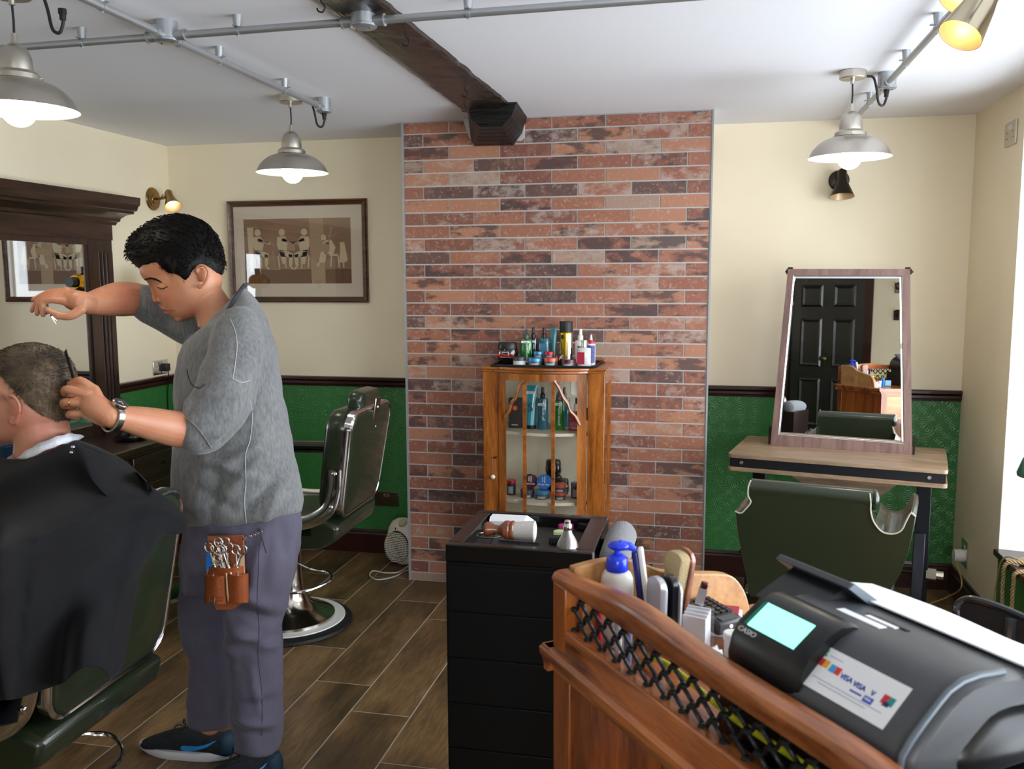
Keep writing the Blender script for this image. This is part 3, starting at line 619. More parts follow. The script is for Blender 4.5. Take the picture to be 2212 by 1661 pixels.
# fan heater on the floor
hp = AZ(868, 1226, 0); hp = Vector((-1.665, 4.70, 0)); t = thing('fan_heater', 'white egg-shaped fan heater on the floor beside the brick chimney', 'heater', hp, R(-12))
hm = mat('heater_white', (216, 208, 190), .4)
prof = [(0, .004), (.05, .004), (.075, .02), (.094, .06), (.102, .11), (.1, .16), (.088, .21), (.066, .245), (.036, .262), (0, .268)]
bm = lathe(NB(), prof, Matrix.Diagonal((1, .72, 1, 1)), 40); obj('housing', bm, hm, t)
bm = NB(); lathe(bm, [(0, 0), (.078, 0), (.078, .004), (0, .004)], frame_m((0, -.071, .115), (1, 0, 0), (0, .06, 1))@Matrix.Diagonal((1, 1.18, 1, 1)), 40); obj('grille_recess', bm, mat('dark_grille', (30, 29, 28), .6), t)
bm = NB()
for k in range(-8, 9):
    z = .115+k*.0102; hw = .078*math.sqrt(max(0, 1-(k*.0102/.092)**2))
    if hw > .01: box(bm, (0, -.078-.0*k, z), (hw*2, .006, .0052))
for q in (.022, .042, .062): tube(bm, [(q*math.cos(a)*1.0, -.081, .115+q*1.15*math.sin(a)) for a in [2*PI*i/28 for i in range(28)]], .0018, 6, closed=True)
obj('grille', bm, hm, t)
bm = NB(); lathe(bm, [(0, 0), (.026, 0), (.024, .01), (0, .012)], Matrix.Translation((.018, -.035, .245))@Matrix.Rotation(R(35), 4, 'X'), 24); obj('control_dial', bm, mat('dial_beige', (176, 168, 140), .4), t)
bm = NB(); sph(bm, (-.012, -.064, .218), .004, (1, .5, 2), 8); obj('indicator', bm, BLACK, t)
obj('power_cable', tube(NB(), [AZ(882, 1223, .02), AZ(860, 1236, .012), AZ(830, 1237, .006), AZ(806, 1233, .006), AZ(799, 1243, .006), AZ(815, 1252, .006), AZ(850, 1246, .006), AZ(880, 1232, .006), Vector((-1.555, 4.6, .006))], .0042, 8, smooth=8), mat('heater_cord', (188, 180, 164), .5), t, world=True)

# chalkboard hanging in the side window (seen twice reflected: left mirror, then picture glass)
by0, by1, bz0, bz1, bX = .20, 1.0, 1.50, 2.19, 1.225
t = thing('chalkboard', 'black chalkboard lettered in chalk hanging in the side window, seen only as a reflection', 'sign', (bX, (by0+by1)/2, bz0))
obj('board', bx(bX, bX+.012, by0, by1, bz0, bz1), mat('chalkboard_black', (36, 36, 38), .7, noise=.2, nscale=6), t, world=True, bevel=.002)
CHK = mat('white_chalk', (240, 240, 240), .9); CHY = mat('yellow_chalk', (220, 205, 130), .9)
for body, zz, sz, m_ in (('PROFESSIONAL', 2.06, .105, CHY), ('BARBERS FOR', 1.94, .10, CHY), ('UNISEX PRICES', 1.80, .11, CHK)):
    text('lettering', body, sz, m_, t, frame_m((bX-.0006, (by0+by1)/2, zz), (0, -1, 0), (0, 0, 1)), bold=.0008)
obj('underline', bx(bX-.001, bX, .26, .92, 1.735, 1.741), CHK, t, world=True)
for y in (by0+.05, by1-.05): obj('suction_cup', sph(NB(), (bX-.004, y, bz1-.05), .014, (.5, 1, 1), 12), WHITEP, t, world=True)
obj('hanging_rail', bx(bX, bX+.02, -.12, 1.1, 2.195, 2.222), BRONZE, t, world=True)
# brass hair dryer on a wall bracket beside the mirror
hd = Vector((-2.86, 4.33, 1.60)); t = thing('hair_dryer', 'brass and black hair dryer on a wall bracket, mostly seen in the left mirror', 'hair dryer', (XL, hd.y+.06, 1.60)); gb_ = mat('golden_brass', (214, 158, 50), .22, 1)
obj('barrel', lathe(NB(), [(0, -.085), (.03, -.083), (.045, -.07), (.048, -.03), (.05, -.028), (.05, -.018), (.048, -.016), (.046, .03), (.036, .05), (0, .05)], Matrix.Translation(hd)@Matrix.Rotation(R(90), 4, 'X'), 32), gb_, t, world=True)
obj('nozzle', lathe(NB(), [(0, .045), (.03, .045), (.026, .09), (0, .09)], Matrix.Translation(hd)@Matrix.Rotation(R(90), 4, 'X'), 24), BLACK, t, world=True)
obj('handle', tube(NB(), [hd+Vector((0, .02, -.03)), hd+Vector((0, .03, -.10)), hd+Vector((0, .035, -.16))], .02, 12, smooth=3), BLACK, t, world=True)
obj('top_cap', cyl(NB(), hd+Vector((0, .03, .04)), hd+Vector((0, .03, .085)), .018), BRONZE, t, world=True)
obj('wall_bracket', tube(NB(), [Vector((XL, 4.39, 1.555)), Vector((XL+.15, 4.39, 1.555)), hd+Vector((0, .05, 0))], .010, 8, smooth=4), BRONZE, t, world=True)
# ------------------------------------------------------------------ dark mirror unit on the left wall
dkw = wood('dark_walnut', (26, 14, 10), (62, 36, 24), 3, 'Z', .3, .35); dkwy = wood('dark_walnut_long', (26, 14, 10), (62, 36, 24), 3, 'Y', .3, .35)
mirrm = mat('mirror_silver', (246, 248, 248), .0, 1)
t = thing('wall_mirror', 'large dark wooden wall mirror with fluted pilasters and a stepped cornice above the left counter', 'mirror', (XL, 3.0, .8))
YE = 4.245; Y0m = 1.6   # outer edges of the pilasters
def ext_y(bm, prof, y0, y1, mitre=False):
    """profile [(x out from wall, z)] along y"""
    rings = [[Vector((XL+a, y0-(a*1.0 if mitre else 0), z)) for a, z in prof], [Vector((XL+a, y1+(a*1.0 if mitre else 0), z)) for a, z in prof]]
    loft(bm, rings); return bm
corn = [(0, 1.90), (.06, 1.90), (.065, 1.915), (.075, 1.92), (.078, 1.935), (.10, 1.955), (.125, 1.962), (.128, 1.975), (.138, 1.98), (.142, 2.0), (.15, 2.012), (.152, 2.05), (0, 2.05)]
obj('cornice', ext_y(NB(), corn, Y0m+.06, YE-.03, True), dkwy, t, world=True)
obj('frieze', bx(XL, XL+.058, Y0m, YE, 1.82, 1.902), dkwy, t, world=True)
for ya, yb in ((YE-.15, YE), (Y0m, Y0m+.15)):
    bm = NB(); n = 5; pts = [(0, 0), (0, yb-ya)]; prof = [(ya, 0), (ya, .05)]
    w_ = (yb-ya); prof = [(ya, 0), (ya, .052), (ya+.03, .052)]
    for k in range(3):
        c = ya+.045+k*.03; prof += [(c-.01, .052), (c-.007, .044), (c, .041), (c+.007, .044), (c+.01, .052)]
    prof += [(yb, .052), (yb, 0)]
    rings = [[Vector((XL+o, y, z)) for y, o in prof] for z in (.97, 1.76)]; loft(bm, rings)
    bx(XL, XL+.05, ya, yb, 1.755, 1.825, bm); bx(XL, XL+.062, ya-.004, yb+.004, .80, .975, bm)
    obj('fluted_pilaster', bm, dkw, t, world=True)
MI = (Y0m+.25, YE-.235)
bm = NB(); ext_ = [(XL, XL+.04)]
bx(XL, XL+.052, YE-.19, YE-.15, .80, 1.82, bm); bx(XL, XL+.044, YE-.215, YE-.19, .80, 1.82, bm); bx(XL, XL+.054, Y0m+.15, Y0m+.25, .8, 1.82, bm); bx(XL, XL+.05, Y0m+.2, YE-.19, 1.79, 1.82, bm); bx(XL, XL+.05, Y0m+.2, YE-.19, .80, .86, bm)
objs('inner_moulding', bm, dkw, t, world=True)
obj('mirror_glass', bx(XL+.01, XL+.05-.01, Y0m+.24, YE-.2, .83, 1.81), mirrm, t, world=True, smooth=0)
# counter below
CZ = .80; CX = -2.70; CY1 = 4.42
t = thing('barber_counter', 'long dark wooden counter with drawers under the left wall mirror', 'counter', (XL, 3.2, 0))
obj('worktop', bx(XL+.002, CX, 1.3, CY1, CZ-.035, CZ), dkwy, t, world=True, bevel=.006)
obj('carcass', bx(XL+.006, CX-.03, 1.34, CY1-.04, .42, CZ-.037), dkwy, t, world=True)
for k in range(5):
    y1 = CY1-.06-k*.62; y0 = y1-.58
    for z0, z1 in ((.62, .745), (.47, .6)):
        d = obj('drawer', bx(CX-.034, CX-.014, y0, y1, z0, z1), dkwy, t, world=True, bevel=.004)
        yc = (y0+y1)/2; zc = (z0+z1)/2
        obj('drawer_handle', tube(NB(), [(CX-.014, yc-.05, zc), (CX+.008, yc-.045, zc-.004), (CX+.012, yc, zc-.008), (CX+.008, yc+.045, zc-.004), (CX-.014, yc+.05, zc)], .004, 8, smooth=4), BRONZE, d, world=True)
for y in (1.42, 2.9, CY1-.1): obj('leg', bx(CX-.1, CX-.04, y-.03, y+.03, 0, .42), dkw, t, world=True)
blkgl = mat('glossy_black', (14, 14, 16), .12, coat=.5)
o = obj('metal_bowl', lathe(NB(), [(0, 0), (.06, 0), (.075, .006), (.08, .02), (.06, .03), (.03, .05), (.012, .07), (0, .072)], n=32), blkgl, None, label='glossy black domed pot on the left counter behind the barber’s wrist', cat='pot', loc=(-2.87, 3.98, CZ))
bm = lathe(NB(), [(0, 0), (.055, 0), (.06, .01), (.06, .1), (.066, .1), (.066, .125), (.06, .13), (.02, .14), (0, .14)], n=32)
gj = AX(15, 985, -2.86); o = obj('disinfectant_jar', bm, mat('dark_blue_glass', (18, 40, 54), .1, coat=.6), None, label='dark blue glossy jar with chrome lid at the left photo edge', cat='jar', loc=(gj.x, gj.y, CZ))
# ------------------------------------------------------------------ vintage china cabinet
walnut = wood('honey_walnut', (112, 58, 18), (182, 108, 44), 2.2, 'Z', .22, .6, ring=10, bump=.02); walnutx = wood('honey_walnut_across', (104, 54, 18), (176, 102, 42), 2.2, 'X', .22, .6, ring=10, bump=.02)
ivory = mat('ivory_lining', (206, 196, 172), .5, noise=.04, nscale=6)
CX0, CX1, CYF, CYB, CT = -1.045, -.462, 4.12, 4.428, 1.195
dx0, dx1 = -.965, -.545     # door edges
t = thing('china_cabinet', 'honey walnut display cabinet with bowed glass door in front of the brick', 'cabinet', ((CX0+CX1)/2, CYB, 0))
def bow(x):
    u = (x-dx0)/(dx1-dx0)
    return CYF-.012-.05*math.sin(PI*min(1, max(0, u)))**1.2 if 0 <= u <= 1 else CYF-.012*0
def slab(bm, z0, z1, off, x0=CX0, x1=CX1, yb=CYB, n=28, flat=False):
    pts = [(x0, yb)]
    for k in range(n+1):
        x = x0+(x1-x0)*k/n; pts.append((x, bow(x)+off if not flat else CYF+off))
    pts.append((x1, yb)); prism(bm, [(p[0], p[1]) for p in pts], z1-z0, Matrix.Translation((0, 0, z0))); return bm
bm = NB(); slab(bm, CT-.012, CT, -.012, CX0-.006, CX1+.012); slab(bm, CT-.026, CT-.012, -.003, CX0-.002, CX1+.004); obj('cabinet_top', bm, walnutx, t, world=True, bevel=.003)
obj('top_gallery', bx(CX0+.2, CX1-.03, CYB-.02, CYB, CT, CT+.018), walnutx, t, world=True, bevel=.004)
obj('side_panel', bx(CX0, CX0+.018, CYF, CYB, .1, CT-.026), walnut, t, world=True)
bm = NB(); 
for z0, z1 in ((.1, .16), (CT-.08, CT-.026)): bx(CX1-.018, CX1, CYF, CYB, z0, z1, bm)
bx(CX1-.018, CX1, CYF, CYF+.045, .16, CT-.08, bm); bx(CX1-.018, CX1, CYB-.045, CYB, .16, CT-.08, bm); bx(CX1-.014, CX1-.006, CYF+.16, CYF+.175, .16, CT-.08, bm)
obj('side_frame', bm, walnut, t, world=True)
cabglass = thin_glass('cabinet_glass')
obj('side_pane', bx(CX1-.011, CX1-.009, CYF+.045, CYB-.045, .16, CT-.08), cabglass, t, world=True)
obj('front_stile', bx(CX0, dx0-.003, CYF-.002, CYF+.018, .1, CT-.026), walnut, t, world=True, bevel=.002)
obj('front_stile', bx(dx1+.003, CX1, CYF-.002, CYF+.018, .1, CT-.026), walnut, t, world=True, bevel=.002)
obj('back_lining', bx(CX0+.018, CX1-.018, CYB-.012, CYB-.002, .1, CT-.026), ivory, t, world=True)
obj('side_lining', bx(CX0+.0185, CX0+.024, CYF+.02, CYB-.013, .1, CT-.03), ivory, t, world=True)
SH1, SH2 = .886, .553
for z in (SH1, SH2, .2): obj('shelf', slab(NB(), z-.014, z, .02, CX0+.03, CX1-.025, CYB-.014), ivory, t, world=True)
obj('cabinet_base', slab(NB(), .06, .1, -.004), walnutx, t, world=True)
for x in (CX0+.04, CX1-.04):
    for y in (CYF+.03, CYB-.04): obj('leg', lathe(NB(), [(.022, .06), (.028, .045), (.02, .02), (.014, 0)], Matrix.Translation((x, y, 0)), 16), walnut, t, world=True)
door = obj('door', None or (lambda b: b)(NB()), walnut, t) if False else None
def bowed_bar(bm, x0, x1, z0, z1, th=.016, off=0, n=16):
    m_ = [x0+(x1-x0)*k/n for k in range(n+1)]
    poly = [(x, bow(x)+off) for x in m_]+[(x, bow(x)+off+th) for x in m_[::-1]]
    prism(bm, poly, z1-z0, Matrix.Translation((0, 0, z0))); return bm
GZ0, GZ1 = .16, CT-.062
bm = NB(); bowed_bar(bm, dx0, dx1, GZ1, CT-.028); bowed_bar(bm, dx0, dx1, .102, GZ0); bowed_bar(bm, dx0, dx0+.035, GZ0, GZ1, n=3); bowed_bar(bm, dx1-.042, dx1, GZ0, GZ1, n=3)
door = obj('door', bm, walnut, t, world=True)
bm = NB(); bowed_bar(bm, dx0+.034, dx1-.041, GZ0, GZ1, .0016, .009, 24); obj('door_pane', bm, cabglass, door, world=True, smooth=60)
def px_on_bow(px, py):
    y = CYF-.06
    for _ in range(6): p = AY(px, py, y); y = bow(p.x)
    return p
def bar_px(pts, w_=.0105):
    P = [px_on_bow(*q) for q in pts]; P = catmull(P, 6) if len(P) > 2 else P
    b = NB(); tube(b, [p+Vector((0, .004, 0)) for p in P], w_, 8, flat=(1, .8), up=(0, 1, 0)) ; return b
for px_, xb in ((1133, 0), (1195, 0)):
    a = px_on_bow(px_, 815); b = NB(); bx(a.x-.008, a.x+.008, a.y-.002, a.y+.012, GZ0, GZ1, b); obj('muntin', b, walnutx, door, world=True)
obj('muntin', bar_px([(1131, 822), (1120, 838), (1114, 858), (1104, 872), (1099, 888), (1090, 902)]), walnutx, door, world=True)
obj('muntin', bar_px([(1197, 822), (1208, 840), (1216, 858), (1226, 872), (1232, 888), (1243, 900), (1252, 918)]), walnutx, door, world=True)
for z in (.36, .98): obj('hinge', bx(dx1-.001, dx1+.005, CYF-.010, CYF, z-.03, z+.03), BRONZE, door, world=True)
k0 = px_on_bow(1072, 987)
bm = NB(); cyl(bm, k0+Vector((0, .002, 0)), k0+Vector((0, -.02, 0)), .004); cyl(bm, k0+Vector((-.012, -.02, 0)), k0+Vector((.006, -.02, 0)), .003)
ky = thing('door_key', 'small key with a beaded chain and white ball hanging from the cabinet door lock', 'key', k0); obj('key_shaft', bm, BRONZE, ky, world=True)
bm = NB(); 
for i in range(9): sph(bm, k0+Vector((-.012, -.02, -.006-.0085*i)), .0022, n=8)
q_ = obj('bead_chain', bm, CHROME, ky, world=True); q_['kind'] = 'stuff'
obj('ball', sph(NB(), k0+Vector((-.012, -.02, -.094)), .0115, n=16), mat('cream_bead', (222, 214, 196), .4), ky, world=True)
# ------------------------------------------------------------------ bottles, jars and tubs
def depth_of(p): return (Vector(p)-CAM).dot(FW)
def mpp(p): return depth_of(p)/CF
def gl(name, c, rough=.12): return mat(name, c, rough, coat=.6, spec=.6)
def lid_text(par, body, size, m, o, face, rot=0, sx=1, bold=0):
    """text facing -y at world point o; rot in degrees about the face"""
    M = Matrix.Translation(Vector(o))@Matrix.Rotation(R(90), 4, 'X')@Matrix.Rotation(R(rot), 4, 'Z'); return text(face, body, size, m, par, M, sx=sx, bold=bold)
def wrap_label(par, c, r, z0, z1, a0, a1, m, nm='label', n=14):
    bm = NB(); rr = r+.0006
    grid(bm, lambda u, v: Vector((c[0]+rr*math.sin(a0+(a1-a0)*u), c[1]-rr*math.cos(a0+(a1-a0)*u), c[2]+z0+(z1-z0)*v)), n, 2); return obj(nm, bm, m, par, world=True)
TXW = mat('white_ink', (236, 236, 236), .5); TXK = mat('black_ink', (16, 16, 18), .5); TXR = mat('red_ink', (206, 32, 26), .5)
def place(px, y, z): p = AY(px, 700, y); return Vector((p.x, y, z))
def bottle(px, y, z, wpx, hpx, m, label, cap='pump', capm=None, cappx=20, capw=.35, shoulder=.06, parts=(), grp=None, squash=.7, cat='bottle', name='spray_bottle', neck=.3):
    p = place(px, y, z); s = mpp(p); r = wpx*s/2; h = hpx*s; ch = cappx*s; t = thing(name, label, cat, p, group=grp); n = 28; S = Matrix.Diagonal((1, squash, 1, 1))
    prof = [(0, 0), (r*.94, 0), (r, .003), (r, h*(1-shoulder)), (r*.9, h*(1-shoulder*.35)), (r*neck+.001, h), (r*neck, h+.003), (0, h+.003)]
    obj('bottle_body', lathe(NB(), prof, S, n), m, t); cm = capm or BLACK; bm = NB(); rn = r*capw
    if cap == 'pump':
        lathe(bm, [(rn, h), (rn, h+ch*.35), (rn*.85, h+ch*.4), (rn*.62, h+ch*.45), (rn*.62, h+ch*.93), (rn*.5, h+ch), (0, h+ch)], n=18); 
    elif cap == 'trigger':
        lathe(bm, [(rn, h), (rn, h+ch*.3), (rn*.7, h+ch*.4), (0, h+ch*.4)], n=18); prism(bm, [(-rn*.9, 0), (rn*1.0, 0), (rn*.6, ch*.35), (0, ch*.65), (-rn*.6, ch*.35)], rn*1.2, Matrix.Translation((0, rn*.6, h+ch*.3))@Matrix.Rotation(R(90), 4, 'X'))
    elif cap == 'can': lathe(bm, [(0, h), (r*1.0, h), (r*1.02, h+.003), (r*1.02, h+ch*.92), (r*.96, h+ch), (0, h+ch)], n=n)
    elif cap == 'tip': lathe(bm, [(rn*.5, h), (rn*.42, h+ch*.3), (rn*.2, h+ch*.95), (0, h+ch)], n=16)
    elif cap == 'stopper': lathe(bm, [(0, h), (rn, h), (rn*.98, h+ch*.75), (rn*1.15, h+ch*.8), (rn*1.15, h+ch), (0, h+ch)], n=20)
    obj('cap', bm, cm, t)
    return t, p, r, h, s
def jar(px, y, z, wpx, hpx, lidm, bodym, label, grp='small styling wax jars', word=True, lid=.42):
    p = place(px, y, z) if not isinstance(px, Vector) else px; s = mpp(p); r = wpx*s/2; h = hpx*s; t = thing('wax_jar', label, 'jar', p, group=grp)
    obj('jar_body', lathe(NB(), [(0, 0), (r*.9, 0), (r*.96, .002), (r*.96, h*(1-lid)), (0, h*(1-lid))], n=32), bodym, t)
    obj('lid', lathe(NB(), [(r*.97, h*(1-lid)), (r, h*(1-lid)+.001), (r, h-.002), (r*.95, h), (0, h)], n=32), lidm, t)
    if word: wrap_label(t, p, r*.962, h*.12, h*(.8-lid), -.5, .6, mat('grey_label', (150, 152, 158), .5))
    return t, p, r, h
G2 = mat('steel_grey_jar', (82, 84, 90), .3, .3); LB = mat('sky_blue_lid', (70, 140, 190), .3, .4); LR = mat('red_lid', (196, 40, 52), .3, .4); LC = mat('coral_lid', (206, 92, 74), .3, .4); LM = mat('maroon_lid', (92, 42, 52), .3, .4); LBK = mat('dark_blue_lid', (40, 72, 104), .35)
tz = CT+.012
tp = [AZ(1067, 786, CT), AZ(1286, 789, CT), AZ(1302, 770, CT), AZ(1078, 775, CT)]
tray_poly = [(-1.0, 4.105), (-.515, 4.105), (-.51, 4.40), (-1.0, 4.40)]
bm = NB(); prism(bm, tray_poly, .004, Matrix.Translation((0, 0, CT)))
for a, b in zip(tray_poly, tray_poly[1:]+tray_poly[:1]): tube(bm, [(a[0], a[1], CT+.006), (b[0], b[1], CT+.006)], .005, 8)
obj('display_tray', bm, RUBBER, None, world=True, label='black rimmed tray holding the bottles on top of the china cabinet', cat='tray')
tz = CT+.0045; f_, m_, b_ = 4.15, 4.24, 4.335
def tub(px, y, z, wpx, hpx, label, word=True, grp=None):
    p = place(px, y, z); s = mpp(p); r = wpx*s/2; h = hpx*s; t = thing('gel_tub', label, 'tub', p, group=grp); S = Matrix.Diagonal((1, .8, 1, 1))
    blk = gl('glossy_black_tub', (20, 20, 22))
    obj('tub_body', lathe(NB(), [(0, 0), (r*.75, 0), (r*.88, h*.08), (r*.99, h*.3), (r*.97, h*.55), (r*.88, h*.7), (0, h*.7)], S, 32), blk, t)
    obj('lid', lathe(NB(), [(r*.9, h*.68), (r*.92, h*.72), (r*.86, h*.96), (r*.8, h), (0, h)], S, 32), mat('satin_black_lid', (26, 25, 26), .4), t)
    if word:
        lid_text(t, 'gummy', r*.52, TXR, (p.x, p.y-r*.80, z+h*.42), 'lettering', sx=1.1, bold=.0006); lid_text(t, 'HAIR GEL', r*.16, TXW, (p.x, p.y-r*.80, z+h*.55), 'lettering')
        obj('label_line', box(NB(), (p.x, p.y-r*.80, z+h*.32), (r*1.1, .0006, .0012)), TXW, t, world=True)
    return t
tub(1096, m_, tz, 47, 46, 'glossy black tub with red lettering at the left end of the display tray')
t, p, r, h = jar(1122, 4.145, tz, 29, 19, mat('dark_grey_lid', (58, 60, 62), .35), mat('silver_label', (196, 196, 198), .4), 'silver labelled jar with dark lid, leftmost jar in front on the tray', None, word=False)
t, p, r, h, s = bottle(1137, m_, tz, 26, 54, gl('green_tonic', (16, 110, 34)), 'green tonic spray bottle next to the black tub on the tray', 'trigger', mat('grey_trigger', (72, 76, 78), .4), 24, .45)
lid_text(t, 'growing tonic', .017, TXW, (p.x+.006, p.y-r*.71, tz+h*.45), 'lettering', 90); obj('label_band', box(NB(), (p.x, p.y-r*.71, tz+h*.88), (r*1.4, .001, .010)), TXW, t, world=True); lid_text(t, 'osmo', .010, TXK, (p.x, p.y-r*.71-.0008, tz+h*.88), 'lettering')
t, p, r, h, s = bottle(1152, b_, tz, 18, 53, gl('navy_bottle', (22, 20, 40)), 'dark navy spray bottle behind the green tonic bottle', 'pump', None, 22, .5)
obj('label_band', box(NB(), (p.x+.003, p.y-r*.72, tz+h*.84), (r*1.1, .001, .010)), TXW, t, world=True); lid_text(t, 'mo', .009, TXK, (p.x+.003, p.y-r*.72-.0008, tz+h*.84), 'lettering')
t, p, r, h, s = bottle(1175, b_, tz, 25, 53, gl('teal_bottle', (14, 92, 106)), 'teal spray bottle with pale blue label in the middle of the tray', 'pump', None, 22, .42)
obj('label', box(NB(), (p.x, p.y-r*.71, tz+h*.5), (r*1.2, .001, h*.55)), mat('misty_blue_label', (70, 122, 146), .4), t, world=True)
def ttube(px, y, z, wpx, hpx, m, label, capm, cap_frac=.09, text_=None):
    p = place(px, y, z); s = mpp(p); r = wpx*s/2; h = hpx*s; t = thing('cream_tube', label, 'tube', p); rings = []
    for k in range(9):
        u = k/8; a = r*(.82+.2*u); b = r*.8*(1-u)**.7+.0012; rings.append([Vector((a*math.cos(2*PI*j/24), b*math.sin(2*PI*j/24), h*(cap_frac+(1-cap_frac)*u))) for j in range(24)])
    obj('tube_body', loft(NB(), rings), m, t, smooth=60); obj('cap', lathe(NB(), [(0, 0), (r*.74, 0), (r*.78, .002), (r*.78, h*cap_frac), (0, h*cap_frac)], n=24), capm, t)
    return t, p, r, h
t, p, r, h = ttube(1196, b_, tz, 14, 75, gl('teal_tube', (12, 118, 124), .25), 'slim teal tube standing upright beside the gold hairspray can', mat('teal_cap', (10, 84, 90), .35))
lid_text(t, 'osmo', .010, LC, (p.x, p.y-r*.3, tz+h*.82), 'lettering')
t, p, r, h, s = bottle(1223, b_, tz, 28, 66, mat('gold_can', (206, 170, 40), .2, .7), 'tall gold hairspray can with black cap, tallest thing on the tray', 'can', mat('matt_black_cap', (34, 34, 34), .5), 23, 1, .03, squash=1, cat='can', name='hairspray_can', neck=.9)
wrap_label(t, p, r, h*.02, h*.95, .25, 1.3, mat('silver_can_side', (206, 204, 198), .2, .8)); wrap_label(t, p, r, h*.78, h*.92, -.75, -.25, TXK); 
t, p, r, h, s = bottle(1254, b_, tz, 24, 50, WHITEP, 'white spray bottle at the right back of the tray', 'pump', WHITEP, 23, .5, .1)
obj('label', box(NB(), (p.x+.002, p.y-r*.71, tz+h*.7), (r*.9, .001, .008)), TXK, t, world=True); lid_text(t, 'MO', .007, TXW, (p.x+.002, p.y-r*.71-.0007, tz+h*.7), 'lettering')
t, p, r, h, s = bottle(1277, 4.2, tz, 18.6, 48, WHITEP, 'white squeeze bottle with red collar and blue label at the right end of the tray', 'tip', WHITEP, 19, 1.0, .05, squash=.8, neck=.5)
wrap_label(t, p, r*.98, h*.12, h*.92, -.9, 1.2, mat('blue_stripe_label', (60, 74, 140), .5, noise=.5, nscale=120)); obj('collar', lathe(NB(), [(r*.62, h-.001), (r*.62, h+.012), (r*.45, h+.016), (0, h+.016)], n=20), mat('red_collar', (202, 34, 44), .4), t)
t, p, r, h, s = bottle(1262, 4.14, tz, 30, 42, gl('clear_lotion', (206, 204, 204)), 'clear flat bottle with crimson label and silver stopper at the right front of the tray', 'stopper', STEEL, 15, .4, .08, squash=.5, name='lotion_bottle')
obj('label', box(NB(), (p.x-r*.4, p.y-r*.49, tz+h*.45), (r*1.05, .001, h*.62)), mat('crimson_label', (158, 24, 52), .4), t, world=True)
t, p, r, h, s = bottle(1209, 4.2, tz, 20, 24, gl('amber_glass', (70, 32, 12)), 'small amber dropper bottle in front of the gold can', 'pump', mat('amber_dropper', (52, 40, 34), .25), 22, .42, .3, squash=1, name='dropper_bottle')
obj('label', box(NB(), (p.x-r*.35, p.y-r*.93, tz+h*.35), (r*.8, .001, .012)), mat('rust_label', (150, 66, 40), .5), t, world=True)
bottle(1235, 4.19, tz, 19, 15, gl('purple_glass', (150, 84, 170)), 'small purple bottle with black brush cap in front of the gold can', 'pump', None, 23, .35, .2, squash=.8, name='dropper_bottle')
jar(1156, 4.14, tz, 31, 17.5, LB, G2, 'grey jar with sky blue lid in the front row of the tray'); jar(1190, 4.14, tz, 31.5, 18.5, LC, G2, 'grey jar with coral lid in the front row of the tray'); jar(1228, 4.14, tz, 32.5, 16, LM, G2, 'grey jar with maroon lid in the front row of the tray')
for px_, lm, nm in ((1163, LB, 'blue'), (1187, LR, 'red')):
    _, p, r, h = jar(px_, 4.205, tz, 23, 15, G2 if nm == 'blue' else LM, G2, 'grey jar under the small %s lidded jar on the tray' % nm); jar(p+Vector((0, 0, h)), 0, 0, 22, 13.5, lm, G2, 'small jar with %s lid stacked in the second row of the tray' % nm)
# in the cabinet, upper shelf
def carton(px, y, z, wpx, hpx, m, label, dep=.04, rz=0):
    p = place(px, y, z); s = mpp(p); t = thing('carton', label, 'box', p, rz); w_, h = wpx*s, hpx*s
    obj('box_body', box(NB(), (0, 0, h/2), (w_, dep, h)), m, t, bevel=.001); return t, p, w_, h
u = SH1; t, p, w_, h = carton(1113, 4.23, u, 27, 64, mat('espresso_card', (52, 40, 38), .5), 'tall dark carton with an orange emblem on the upper cabinet shelf')
orng = mat('orange_ink', (206, 96, 40), .5); obj('emblem', lathe(NB(), [(0, 0), (.013, 0), (.013, .0008), (0, .0008)], Matrix.Translation((p.x+.002, p.y-.0205, u+h*.68))@Matrix.Rotation(R(90), 4, 'X'), 6), orng, t, world=True)
bm = NB(); box(bm, (p.x, p.y-.0205, u+.016), (w_*.5, .0008, .006)); obj('label_patch', bm, mat('buff_ink', (168, 152, 140), .5), t, world=True)
t, p, r, h = ttube(1147, 4.22, u, 30, 93, gl('turquoise_tube', (20, 140, 154), .2), 'large turquoise tube with black cap on the upper cabinet shelf', BLACK, .09)
obj('label_band', box(NB(), (p.x, p.y-r*.42, u+h*.84), (r*1.5, .001, .012)), TXW, t, world=True); lid_text(t, 'osmo', .014, TXK, (p.x, p.y-r*.42-.0008, u+h*.84), 'lettering'); lid_text(t, 'S', .06, mat('deep_teal_ink', (10, 80, 92), .4), (p.x+.002, p.y-r*.78, u+h*.5), 'lettering')
t, p, r, h, s = bottle(1172.5, 4.2, u, 23, 69, gl('blue_teal_gel', (22, 96, 112)), 'blue-teal gel spray bottle between the door bars on the upper cabinet shelf', 'pump', None, 22, .45)
obj('label_band', box(NB(), (p.x, p.y-r*.71, u+h*.8), (r*1.5, .001, .011)), TXW, t, world=True); lid_text(t, 'osmo', .012, TXK, (p.x, p.y-r*.71-.0008, u+h*.8), 'lettering'); lid_text(t, 'gel spray', .018, TXW, (p.x+.004, p.y-r*.71, u+h*.5), 'lettering', 90)
t, p, r, h, s = bottle(1208, 4.2, u, 24, 66, gl('green_tonic', (16, 110, 34)), 'green tonic bottle on the upper cabinet shelf', 'trigger', mat('grey_trigger', (72, 76, 78), .4), 22, .55)
obj('label_band', box(NB(), (p.x, p.y-r*.71, u+h*.86), (r*1.4, .001, .011)), TXW, t, world=True); lid_text(t, 'osmo', .012, TXK, (p.x, p.y-r*.71-.0008, u+h*.86), 'lettering'); lid_text(t, 'growing tonic', .015, TXW, (p.x+.002, p.y-r*.71, u+h*.45), 'lettering', 90)
